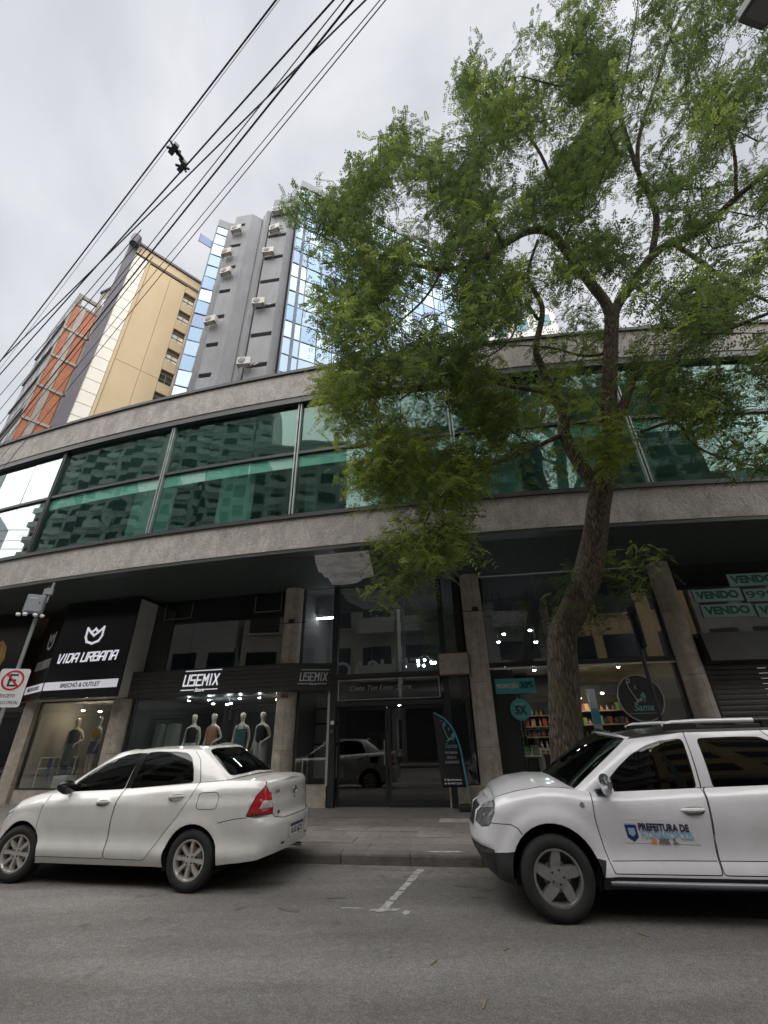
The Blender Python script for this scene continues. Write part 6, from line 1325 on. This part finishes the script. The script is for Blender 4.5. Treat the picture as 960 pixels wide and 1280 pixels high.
# ------------------------------------------------------------------ street tree
CAMP = Vector((0, 0, 1.55)); CM = camo.matrix_world.to_3x3()
def ray_at(px, py, Y):
    """point of the photograph's ray (960 x 1280 frame) at depth Y: used to lay out the tree's limbs in space"""
    d = CM @ Vector(((px-480)/535, (640-py)/535, -1.0)); return CAMP+d*(Y/d.y)
def project(P):
    q = (np.asarray(P)-np.array(CAMP)) @ np.array(CM); return 480-535*q[:, 0]/q[:, 2], 640+535*q[:, 1]/q[:, 2]
tree = thing('street_tree', 'leaning street tree with ridged trunk and feathery green crown in front of the facade', 'tree', (2.72, 7.5, .125)); TO = Vector((2.72, 7.5, .125))
def limb(pts):
    """pts (px, py, Y, radius) -> smooth 3-D path"""
    P = [list(ray_at(x, y, Y))+[r] for x, y, Y, r in pts]; return catmull(P, 5)
LIMBS = [limb(q) for q in [
 [(713,1018,7.50,.31),(711,985,7.50,.275),(707,900,7.45,.25),(703,800,7.38,.242),(716,765,7.30,.24),(735,715,7.18,.235),(744,665,7.03,.22),(751,615,6.85,.205),(759,580,6.70,.20),(766,550,6.58,.165),(761,505,6.40,.15),(763,442,6.12,.145),(765,385,5.85,.14)],
 [(751,612,6.86,.15),(729,586,6.88,.135),(706,545,6.82,.125),(705,518,6.72,.115),(692,490,6.60,.10),(679,462,6.45,.085),(670,436,6.25,.07),(678,385,5.90,.055),(660,345,5.6,.04),(672,300,5.3,.028)],
 [(692,492,6.60,.06),(641,483,6.45,.05),(591,474,6.2,.038),(545,470,5.9,.025),(500,500,5.8,.015)],
 [(703,543,6.82,.05),(635,574,6.75,.038),(591,588,6.65,.028),(550,620,6.5,.018),(520,680,6.45,.010)],
 [(764,560,6.62,.11),(785,490,6.30,.09),(800,467,6.12,.082),(838,460,5.9,.072),(852,440,5.7,.06),(890,420,5.4,.045),(960,392,5.0,.03),(1020,370,4.7,.02)],
 [(800,540,6.5,.03),(844,528,6.2,.028),(863,551,6.1,.022),(888,567,6.0,.018),(947,584,5.8,.012)],
 [(764,425,6.05,.12),(760,385,5.85,.115),(735,350,5.7,.105),(707,313,5.5,.095),(687,290,5.35,.088),(660,289,5.25,.08),(629,306,5.2,.07),(590,328,5.15,.055),(554,337,5.1,.045),(510,330,4.95,.032),(450,325,4.7,.02),(400,330,4.6,.012)],
 [(554,337,5.1,.03),(529,375,5.2,.022),(490,410,5.25,.014),(440,450,5.4,.009)],
 [(764,430,6.07,.12),(769,388,5.86,.11),(790,355,5.6,.095),(815,320,5.3,.088),(840,303,5.1,.08),(873,290,4.9,.07),(920,247,4.5,.055),(965,212,4.1,.04),(1020,170,3.8,.025)],
 [(815,320,5.3,.07),(820,267,4.9,.06),(797,213,4.5,.05),(773,143,4.0,.036),(750,117,3.8,.026),(700,108,3.6,.016),(650,95,3.4,.01)],
 [(797,213,4.5,.045),(800,167,4.2,.038),(827,83,3.7,.028),(840,43,3.4,.02),(862,5,3.1,.012)],
 [(773,143,4.0,.03),(785,80,3.6,.022),(795,20,3.2,.014),(800,-20,3.0,.008)],
 [(840,303,5.1,.05),(880,330,5.0,.042),(907,350,4.9,.034),(960,377,4.7,.022),(1010,400,4.6,.014)],
 [(920,247,4.5,.035),(917,187,4.1,.03),(893,110,3.6,.02),(905,60,3.3,.012)],
 [(687,290,5.35,.05),(690,230,4.9,.04),(660,170,4.5,.03),(600,130,4.2,.02),(570,120,4.1,.01)],
 [(629,306,5.2,.04),(600,250,4.8,.03),(560,210,4.5,.02),(500,190,4.3,.01)],
 [(707,313,5.5,.03),(712,285,5.3,.025),(740,265,5.1,.018),(760,230,4.8,.01)],
 [(673,400,6.0,.035),(655,380,5.8,.03),(640,420,5.7,.02),(610,445,5.6,.014),(560,450,5.5,.009)],
 [(765,440,6.1,.035),(730,445,6.3,.028),(690,435,6.5,.022),(640,432,6.7,.014),(600,440,6.8,.01)],
]]
bark = bpy.data.materials.new('bark'); bark.use_nodes = True
def _bark():
    t = bark.node_tree; N = t.nodes; Kk = t.links.new; p = N['Principled BSDF']; tc = N.new('ShaderNodeTexCoord'); mp = N.new('ShaderNodeMapping'); mp.inputs['Scale'].default_value = (24, 24, 3.4); Kk(tc.outputs['Object'], mp.inputs[0])
    v = N.new('ShaderNodeTexVoronoi'); v.feature = 'DISTANCE_TO_EDGE'; v.inputs['Scale'].default_value = 1.6; n = N.new('ShaderNodeTexNoise'); n.inputs['Scale'].default_value = 1.2; n.inputs['Detail'].default_value = 6
    dm = N.new('ShaderNodeMix'); dm.data_type = 'RGBA'; dm.inputs[0].default_value = .25; Kk(mp.outputs[0], dm.inputs[6]); Kk(n.outputs['Color'], dm.inputs[7]); Kk(mp.outputs[0], n.inputs['Vector']); Kk(dm.outputs[2], v.inputs['Vector'])
    r = N.new('ShaderNodeValToRGB'); r.color_ramp.elements[0].position = .02; r.color_ramp.elements[1].position = .30; r.color_ramp.elements[0].color = (.040,.031,.023,1); r.color_ramp.elements[1].color = (.17,.13,.095,1); Kk(v.outputs[0], r.inputs[0])
    n2 = N.new('ShaderNodeTexNoise'); n2.inputs['Scale'].default_value = 1.6; n2.inputs['Detail'].default_value = 5; Kk(tc.outputs['Object'], n2.inputs['Vector']); r2 = N.new('ShaderNodeValToRGB'); r2.color_ramp.elements[0].position = .5; r2.color_ramp.elements[1].position = .68; r2.color_ramp.elements[0].color = (0,0,0,1); r2.color_ramp.elements[1].color = (.55,.55,.55,1); Kk(n2.outputs['Fac'], r2.inputs[0])
    x = N.new('ShaderNodeMix'); x.data_type = 'RGBA'; Kk(r2.outputs[0], x.inputs[0]); Kk(r.outputs[0], x.inputs[6]); x.inputs[7].default_value = (.075,.080,.035,1); Kk(x.outputs[2], p.inputs['Base Color']); p.inputs['Roughness'].default_value = .95
    b = N.new('ShaderNodeBump'); b.inputs['Strength'].default_value = 1.0; b.inputs['Distance'].default_value = .03; Kk(v.outputs[0], b.inputs['Height']); Kk(b.outputs[0], p.inputs['Normal'])
_bark()
def rough_tube(path, n, amp):
    m = len(path); vs = []; fs = []; prev = None; ph = [random.uniform(0, 6.3) for _ in range(6)]
    for i in range(m):
        p = Vector(path[i][:3]); t = (Vector(path[min(i+1, m-1)][:3])-Vector(path[max(i-1, 0)][:3])).normalized()
        a = t.orthogonal().normalized() if prev is None else (prev-t*prev.dot(t)).normalized(); prev = a; b = t.cross(a); r = path[i][3]
        for k in range(n):
            w = 2*PI*k/n; q = 1+amp*(.5*math.sin(5*w+ph[0]+i*.12)+.35*math.sin(9*w+ph[1]-i*.09)+.25*math.sin(13*w+ph[2]+i*.2)+.5*math.sin(i*.55+ph[3]+w)*.6+.4*math.sin(2*w+ph[4]+i*.25))
            vs.append(p+(a*math.cos(w)+b*math.sin(w))*r*q*.95)
    for i in range(m-1):
        for k in range(n): fs.append((i*n+k, i*n+(k+1) % n, (i+1)*n+(k+1) % n, (i+1)*n+k))
    return vs, fs+[tuple(range(n))[::-1], tuple(range((m-1)*n, m*n))]
def tpartt(mb, name, m, **k): o = mb.build(name, m, tree, **k); o.matrix_parent_inverse = Matrix.Translation(-TO); return o
# roots flare into the pavement
fl_ = [LIMBS[0][0].copy()]; fl_[0][2] = .10; fl_[0][3] = .36; LIMBS[0] = np.vstack([fl_, LIMBS[0]])
tpartt(MB().add(*rough_tube(catmull(LIMBS[0], 2), 40, .055)), 'trunk', bark, smooth='all')
for L_ in LIMBS[1:]: tpartt(MB().add(*rough_tube(L_, 10, .06)), 'limb', bark, smooth='all')
# leaf clusters: where the photograph shows foliage, spread in depth through the crown
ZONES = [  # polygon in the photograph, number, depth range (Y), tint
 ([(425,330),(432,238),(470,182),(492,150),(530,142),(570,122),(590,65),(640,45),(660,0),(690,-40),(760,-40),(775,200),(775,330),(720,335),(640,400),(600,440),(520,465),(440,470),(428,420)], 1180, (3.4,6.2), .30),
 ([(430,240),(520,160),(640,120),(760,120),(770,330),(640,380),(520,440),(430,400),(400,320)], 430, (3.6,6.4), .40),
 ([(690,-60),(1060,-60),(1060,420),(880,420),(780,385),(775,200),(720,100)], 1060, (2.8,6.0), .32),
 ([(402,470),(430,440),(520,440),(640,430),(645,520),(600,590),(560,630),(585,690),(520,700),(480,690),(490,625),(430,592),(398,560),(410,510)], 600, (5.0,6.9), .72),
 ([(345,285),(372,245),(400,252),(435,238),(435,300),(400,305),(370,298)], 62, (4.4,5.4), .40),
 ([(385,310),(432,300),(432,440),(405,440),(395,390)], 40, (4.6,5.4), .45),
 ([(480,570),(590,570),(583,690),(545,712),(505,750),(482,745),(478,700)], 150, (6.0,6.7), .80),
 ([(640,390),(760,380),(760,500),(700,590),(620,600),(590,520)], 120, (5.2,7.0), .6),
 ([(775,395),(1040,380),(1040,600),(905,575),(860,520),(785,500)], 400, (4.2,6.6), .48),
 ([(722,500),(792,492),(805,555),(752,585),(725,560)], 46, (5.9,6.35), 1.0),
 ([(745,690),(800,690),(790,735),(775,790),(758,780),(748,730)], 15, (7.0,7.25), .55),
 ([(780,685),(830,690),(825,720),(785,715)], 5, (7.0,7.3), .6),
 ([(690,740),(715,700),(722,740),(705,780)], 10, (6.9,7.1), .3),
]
def sample(poly, n):
    q = np.array(poly, float); lo, hi = q.min(0), q.max(0); out = []
    while sum(map(len, out)) < n:
        p = rng.uniform(lo, hi, (n*3, 2)); out.append(p[inpoly(p, poly)])
    return np.vstack(out)[:n]
def clump(p):   # uneven density: gaps where the sky shows
    v = np.sin(p[:, 0]*.045+1.3*np.sin(p[:, 1]*.031))+np.sin(p[:, 1]*.052+1.7*np.sin(p[:, 0]*.027)+2)+.7*np.sin(p[:, 0]*.11+p[:, 1]*.09)
    return v
_lp = np.vstack([l[l[:, 3] > .03] for l in LIMBS]); _x, _y = project(_lp[:, :3]); LP = np.stack([_x, _y, _lp[:, 1], _lp[:, 3]], 1)   # keep the fork and main limbs bare in front
CL = []; CT = []
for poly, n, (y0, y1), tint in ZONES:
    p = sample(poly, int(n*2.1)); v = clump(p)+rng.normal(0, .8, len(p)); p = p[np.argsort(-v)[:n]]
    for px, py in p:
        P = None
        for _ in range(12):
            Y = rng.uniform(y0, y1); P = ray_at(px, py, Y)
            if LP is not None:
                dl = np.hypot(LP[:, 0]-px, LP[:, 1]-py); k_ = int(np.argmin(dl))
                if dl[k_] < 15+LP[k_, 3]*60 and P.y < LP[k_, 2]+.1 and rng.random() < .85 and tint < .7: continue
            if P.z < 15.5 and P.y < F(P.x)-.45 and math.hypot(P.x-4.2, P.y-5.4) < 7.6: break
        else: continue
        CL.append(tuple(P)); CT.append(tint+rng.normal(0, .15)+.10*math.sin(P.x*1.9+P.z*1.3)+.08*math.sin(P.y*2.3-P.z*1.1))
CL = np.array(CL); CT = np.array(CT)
# twigs: each cluster grows from the nearest limb or earlier twig
node = np.vstack([l[(4 if i == 0 else 1):, :3] for i, l in enumerate(LIMBS)]); node = node[node[:, 2] > 3.0]; deg = np.zeros(len(node))
order = np.argsort([np.min(np.sum((node-c)**2, 1)) for c in CL]); tw_v = []; tw_f = []
nodes = [node]; allp = node.copy(); dirs = {}
for ci in order:
    c = CL[ci]; d2 = np.sum((allp-c)**2, 1)+np.where(allp[:, 2] > c[2]+1.2, .8, 0); k = int(np.argmin(d2)); a = allp[k]; D = math.sqrt(max(d2[k], 1e-6))
    up = np.array([0, 0, .22*D]); pm = (a+c)/2+up*rng.uniform(-.2, 1)+rng.normal(0, .05*D, 3); m = 5; path = []
    r0 = min(.020, .006+.009*D)
    for q in range(m):
        t = q/(m-1); pt = (1-t)**2*a+2*t*(1-t)*pm+t*t*c; path.append((*pt, r0*(1-t)+.0028*t))
    n0 = len(tw_v); v, f = rough_tube(path, 4, 0); tw_v += v; tw_f += [tuple(i+n0 for i in ff) for ff in f[:-2]]
    allp = np.vstack([allp, [p_[:3] for p_ in path[1:]]])
tpartt(MB().add(tw_v, tw_f), 'twigs', mat('twig_bark', (.045,.036,.027), .9), kind='stuff')
# feathery fronds: pairs of narrow leaflets on a drooping stalk
def fronds():
    V = []; T = []; NF = 10; NL = 9
    for c, ct in zip(CL, CT):
        big = rng.uniform(.75, 1.25)
        for f in range(NF):
            az = rng.uniform(0, 2*PI); el = rng.uniform(-.75, .55); ln = rng.uniform(.13, .27)*big
            d = np.array([math.cos(az)*math.cos(el), math.sin(az)*math.cos(el), math.sin(el)]); base = c+rng.normal(0, .13, 3)*big
            side = np.cross(d, [0, 0, 1.0]); side /= np.linalg.norm(side)+1e-9; nrm = np.cross(side, d)
            roll = rng.normal(0, .5); side2 = side*math.cos(roll)+nrm*math.sin(roll)
            t = (np.arange(NL)+.6)/NL; pos = base+np.outer(t*ln, d)+np.outer(-t*t*ln*rng.uniform(.2, .8), [0, 0, 1])
            lw = (.030+ln*.11)*rng.uniform(.45, 1.15, NL)*np.where(rng.random(NL) < .2, .25, 1)*(1-.45*t**3); tone = np.clip(ct+rng.normal(0, .16), 0, 1)
            for s_ in (-1, 1):
                tip = pos+np.outer(lw, side2*s_)+np.outer(lw*.42, d)-np.outer(lw*rng.uniform(.0, .35), [0, 0, 1])
                mid = (pos+tip)/2; wv = d*(.0115*big)
                V.append(np.stack([pos, mid+wv, tip, mid-wv], 1).reshape(-1, 3)); T.append(np.full(NL*4, tone))
    V = np.vstack(V); T = np.concatenate(T); n = len(V)//4
    me = bpy.data.meshes.new('foliage'); me.vertices.add(len(V)); me.vertices.foreach_set('co', V.ravel()); me.loops.add(len(V)); me.loops.foreach_set('vertex_index', np.arange(len(V)))
    me.polygons.add(n); me.polygons.foreach_set('loop_start', np.arange(n)*4); me.polygons.foreach_set('loop_total', np.full(n, 4)); me.update()
    at = me.attributes.new('tone', 'FLOAT', 'POINT'); at.data.foreach_set('value', T.astype(np.float32)); return me
lm = bpy.data.materials.new('leaf'); lm.use_nodes = True
def _leaf():
    t = lm.node_tree; N = t.nodes; Kk = t.links.new; N.clear(); o = N.new('ShaderNodeOutputMaterial'); a = N.new('ShaderNodeAttribute'); a.attribute_name = 'tone'
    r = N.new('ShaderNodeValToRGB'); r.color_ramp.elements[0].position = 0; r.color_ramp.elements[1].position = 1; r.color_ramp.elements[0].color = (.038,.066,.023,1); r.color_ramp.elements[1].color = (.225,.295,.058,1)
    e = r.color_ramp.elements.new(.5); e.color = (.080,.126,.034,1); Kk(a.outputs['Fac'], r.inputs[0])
    d = N.new('ShaderNodeBsdfDiffuse'); tr = N.new('ShaderNodeBsdfTranslucent'); g = N.new('ShaderNodeBsdfGlossy'); g.inputs['Roughness'].default_value = .45; g.inputs['Color'].default_value = (.5,.55,.5,1)
    h = N.new('ShaderNodeHueSaturation'); h.inputs['Value'].default_value = 1.35; h.inputs['Hue'].default_value = .485; Kk(r.outputs[0], h.inputs['Color']); Kk(r.outputs[0], d.inputs[0]); Kk(h.outputs[0], tr.inputs[0])
    m1 = N.new('ShaderNodeMixShader'); m1.inputs[0].default_value = .5; Kk(d.outputs[0], m1.inputs[1]); Kk(tr.outputs[0], m1.inputs[2]); m2 = N.new('ShaderNodeMixShader'); m2.inputs[0].default_value = .05; Kk(m1.outputs[0], m2.inputs[1]); Kk(g.outputs[0], m2.inputs[2]); Kk(m2.outputs[0], o.inputs['Surface'])
_leaf()
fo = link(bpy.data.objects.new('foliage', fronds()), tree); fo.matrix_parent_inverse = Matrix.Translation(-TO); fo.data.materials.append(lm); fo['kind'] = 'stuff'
# ------------------------------------------------------------------ parked cars
make_sedan('parked_sedan', 'white four door sedan parked at the kerb under the slatted sign band', (.60,.595,.575), (-2.144, 7.088, 0), R(167.5))
make_suv('parked_suv', 'white sport utility car with municipal crest lettering on its front door', (.62,.62,.65), (4.273, 5.669, 0), R(172))
# ------------------------------------------------------------------ street furniture
galv = mat('galvanised', (.27,.29,.30), .5, .35, var=.1, vscale=5)
P = Vector((-7.27, 8.80, .13))
t = thing('no_stopping_sign', 'white no-stopping sign with red barred E on a leaning grey pole, left edge', 'road sign', P, .30)
MB().tube([(0,.03,0),(0,.03,4.35)], .034, 12).build('pole', galv, t, smooth=True)
def rrect(w, h, r, y, n=5):
    out = []
    for cx, cz, a0 in ((w-r,h-r,0),(-w+r,h-r,PI/2),(-w+r,-h+r,PI),(w-r,-h+r,3*PI/2)):
        for k in range(n+1): a = a0+PI/2*k/n; out.append((cx+r*math.cos(a), y, cz+r*math.sin(a)))
    return out
pn = MB().prism([(x, y, z+2.38) for x, y, z in rrect(.245,.345,.05,-.010)], (0,.008,0)).build('plate', mat('sign_plate', (.60,.60,.60), .45, var=.06, vscale=8), t)
red = mat('sign_red', (.45,.015,.04), .45); sk = mat('sign_ink', (.012,.012,.014), .5)
MB().lathe([(.150,-.0145),(.182,-.0145),(.182,-.011),(.150,-.011)], c=(0,0,2.515), axis='Y', n=48, close=True).build('red_ring', red, pn)
mb = MB(); M = frame((0,-.0115,2.515), (1,0,0), (0,0,1)); stroke(mb, [(.05,.095),(-.055,.095),(-.055,-.095),(.055,-.095)], .032, M, .002); stroke(mb, [(-.055,0),(.04,0)], .032, M, .002); mb.build('letter_e', sk, pn)
mb = MB(); stroke(mb, [(-.112,.112),(.112,-.112)], .030, frame((0,-.0145,2.515), (1,0,0), (0,0,1)), .002); mb.build('red_bar', red, pn)
text('EXCETO', (0,-.0115,2.235), (1,0,0), (0,0,1), .085, sk, pn, width=.24, ext=.001, bold=.001); text('VEÍCULO OFICIAL', (0,-.0115,2.115), (1,0,0), (0,0,1), .085, sk, pn, width=.43, ext=.001, bold=.001)
t = thing('control_box', 'grey electrical control box with small white lamps atop the no-stopping sign pole', 'box', P+Vector((-.03,-.06,3.80)), .42); t.scale = (.84,.84,.84)
cb = mat('cabinet_grey', (.23,.25,.27), .45, var=.08, vscale=5); box('cabinet', (-.20,-.13,0), (.17,.06,.44), cb, t, bevel=.01); box('door', (-.17,-.142,.03), (.14,-.131,.41), mat('cabinet_door', (.26,.28,.30), .4), t); box('lock', (.08,-.15,.22), (.105,-.143,.26), mat('black_trim'), t); box('label', (-.13,-.146,.34), (.03,-.143,.355), white, t)
for x, y in ((-.27,-.05),(-.12,-.12),(.08,-.10),(.20,-.03)): MB().lathe([(.0001,-.075),(.04,-.065),(.055,-.03),(.045,-.0),(.0001,.0)], c=(x,y,-.02), n=14).build('lamp_head', mat('lamp_white', (.75,.75,.75), .25), t, smooth=True)
for k in range(6):
    a = random.uniform(-.1,.1); MB().tube([(.02+a*.4,.05,.44),(.10+a,.08,.60),(.16+a*1.5,.10,.74),(.10+a,.12,.66+a),(.14,.09,.35)], .012, 6).build('cable_loop', mat('cable_black', (.014,.013,.015), .6), t, smooth=True)
box('clamp', (.10,-.02,.50), (.24,.10,.66), galv, t); MB().tube([(.17,.04,.3),(.20,.04,.82)], .03, 8).build('bracket', galv, t)
t = thing('road_sign', 'dark sign plate seen edge-on from behind on a thin post by the perfumery', 'road sign', (3.95, 6.95, .13), R(75))
dk = mat('sign_back', (.012,.012,.013), .6, var=.2, vscale=6); MB().prism([(x, y, z+2.90) for x, y, z in rrect(.235,.37,.04,-.045)], (0,.012,0)).build('plate', dk, t); MB().tube([(0,0,0),(0,0,3.2)], .030, 12).build('post', dk, t, smooth=True)
for z in (2.7, 3.1): box('bracket', (-.06,-.04,z-.02), (.06,.04,z+.02), dk, t)
# blade flag of the perfumery
t = thing('blade_flag', 'black curved blade flag with blue edge and script logo beside the entrance', 'flag', (1.62, 10.70, .13), -.17); fb = mat('flag_black', (.016,.015,.020), .75, var=.15, vscale=4); fe = mat('flag_blue', (.05,.27,.36), .6)
ed = smooth2([(.0,.42),(-.035,.75),(-.085,1.15),(-.20,1.50),(-.38,1.73),(-.62,1.86)], 6)
n = len(ed); lf = [(-.62+.10*k/(n-1), 1.84-1.42*k/(n-1)) for k in range(n)][::-1]
W_ = []
for i, (x, z) in enumerate(ed):
    lx, lz = -.52-.10*i/(n-1), .42+1.42*i/(n-1)
    for j in range(7): q = j/6; W_.append((x+(lx-x)*q, .03*math.sin(q*3+z*2), z+(lz-z)*q))
MB().grid(W_, n, 7).build('flag_cloth', fb, t, smooth='all').modifiers.new('thick', 'SOLIDIFY').thickness = .004
MB().tube([(x+.012, -.002, z) for x, z in ed], [.019]*n, 8).build('blue_edge', fe, t, smooth=True); MB().tube([(.03,0,0),(.022,0,.25)]+[(x+.02,.012,z) for x, z in ed], .008, 8).build('pole', mat('pole_grey', (.34,.36,.36), .4, .3), t, smooth=True)
box('base', (-.20,-.16,.0), (.24,.16,.12), mat('base_black', (.012,.012,.013), .7), t, bevel=.03)
script_logo((-.30,-.035,1.42), (1,0,0), .26, t, cy, cy); text('Sama', (-.27,-.035,1.19), (1,0,0), (0,0,1), .13, cydim, t, shear=.3, ext=.002, bold=.001)
pl_ = mat('flag_ink', (.33,.32,.34), .6)
for s_, z, w in (('PERFUMARIA',1.06,.27),('BELEZA E',.97,.20),('ACESSÓRIOS',.88,.30)): text(s_, (-.27,-.035,z), (1,0,0), (0,0,1), .065, pl_, t, width=w, ext=.002, bold=.001)
for s_, z in (('@perfumariasama',.56),('48 99917 2234',.49)): text(s_, (-.25,-.035,z), (1,0,0), (0,0,1), .045, white, t, width=.30, ext=.002, bold=.001); MB().lathe([(.0001,0),(.016,0),(.016,.004),(.0001,.004)], c=(-.44,-.036,z), axis='Y', n=12).build('icon_dot', white, t)
text('loja', (-.44,-.03,1.69), (1,0,0), (0,0,1), .04, pl_, t, ext=.002)
def px_z(px, py, z): 
    d = CM @ Vector(((px-480)/535, (640-py)/535, -1.0)); return CAMP+d*((z-CAMP.z)/d.z)
# street lamp reaching over from the other kerb
LB_ = Vector((5.2, -4.6, .13)); t = thing('street_lamp', 'grey street lamp head hanging in at the top right corner', 'street lamp', LB_)
MB().lathe([(.11,0),(.10,2),(.075,8.1),(.0001,8.15)], n=16).build('pole', galv, t, smooth=True)
h0 = px_z(938,34,8.02); hd = Vector((.22,-1,0)).normalized(); hs_ = Vector((-hd.y, hd.x, 0))
MB().tube([Vector((0,0,8.0)), h0+hd*1.5-LB_+Vector((0,0,.15)), h0+hd*.85-LB_+Vector((0,0,.06))], .035, 10).build('arm', galv, t, smooth=True)
def hp(a, b, z): q = h0+hd*a+hs_*b-LB_; return (q.x, q.y, q.z+z)
MB().prism([hp(0,-.15,0),hp(.03,-.17,0),hp(.8,-.16,0),hp(.95,-.06,0),hp(.95,.06,0),hp(.8,.16,0),hp(.03,.17,0),hp(0,.15,0)], (0,0,.11)).build('lamp_housing', mat('lamp_grey', (.10,.10,.10), .5), t, bevel=.012)
MB().prism([hp(.05,-.13,-.006),hp(.62,-.13,-.006),hp(.62,.13,-.006),hp(.05,.13,-.006)], (0,0,.004)).build('lens', mat('lamp_lens', (.17,.17,.17), .3), t)
# ------------------------------------------------------------------ overhead cables
cab = mat('cable_black', (.014,.013,.015), .6); cab2 = mat('cable_grey', (.05,.05,.06), .6)
def cable(a, b, z, r, label, m=cab, t0=-.9, t1=1.75, zb=None):
    A, B = px_z(*a, z), px_z(*b, zb or z); pts = []
    for i in range(25):
        q = t0+(t1-t0)*i/24; p = A+(B-A)*q; s_ = (q-t0)/(t1-t0); pts.append(p+Vector((0,0,-.0*math.sin(PI*s_))))
    o = MB().tube(pts, r, 6).build('overhead_cable', m, smooth=True); return tag(o, label, 'cable')
cable((345,0),(0,452),7.6,0.0085,'thick upper black cable held by the top of the spacer clamp'); cable((417,0),(0,468),7.45,0.0085,'black cable running into the lower end of the spacer clamp')
cable((457,0),(40,412),7.62,0.0076,'black cable crossing over its neighbours near the top of the picture', zb=7.3); cable((430,0),(0,542),7.35,0.0051,'thin black cable just above the thickest lower cable'); cable((441,0),(0,552),7.3,0.0093,'thickest black cable passing over the beige building corner')
cable((475,0),(0,574),7.5,0.0043,'thin black cable second from the right in the bundle'); cable((482,0),(0,590),7.4,0.0051,'black cable on the right side of the bundle nearest the tower')
cable((347,3),(0,461),7.7,0.0026,'hairline dark cable close beside the upper cable')
for i, (a, b_, zz) in enumerate((((150,318),(0,494),7.9),((150,330),(0,512),8.0),((150,345),(0,530),8.1),((160,360),(0,560),7.9))):   # these come off the neighbouring facade
    cable(a,b_,zz,.006,('upper grey cable in front of the orange building','second grey cable in front of the orange building','third grey cable in front of the orange building','lowest grey cable at the left edge over the roof cap')[i], cab2, t0=-.12, t1=2.2)
A_, B_ = px_z(217,186,7.6), px_z(228,208,7.46); t = thing('cable_spacer', 'dark spacer clamp joining two overhead cables against the sky', 'clamp', A_); d = B_-A_
MB().tube([(-.01,-.02,.02), d*.5+Vector((.02,0,.01)), d+Vector((.01,.01,0))], [.018,.011,.018], 8).tube([(.03,.0,.0), d*.5+Vector((.05,.02,0)), d+Vector((.03,.0,0))], [.014,.02,.014], 8).build('spacer_rod', cab, t, smooth=True)
for p, s_ in ((Vector((0,0,0)),1),(d,1.0)):
    MB().obox(p, ((1,-.7,0),(.7,1,0),(0,0,1)), (.07*s_,.028,.03)).build('clamp_body', mat('clamp_grey', (.05,.055,.06), .5), t, bevel=.006)
    MB().tube([p+Vector((-.06,-.03,-.03)), p+Vector((.05,.05,.05))], .014, 6).build('clamp_bolt', cab, t); MB().tube([p+Vector((.02,.06,.0)), p+Vector((-.01,-.07,.02))], .012, 6).build('clamp_pin', cab, t)
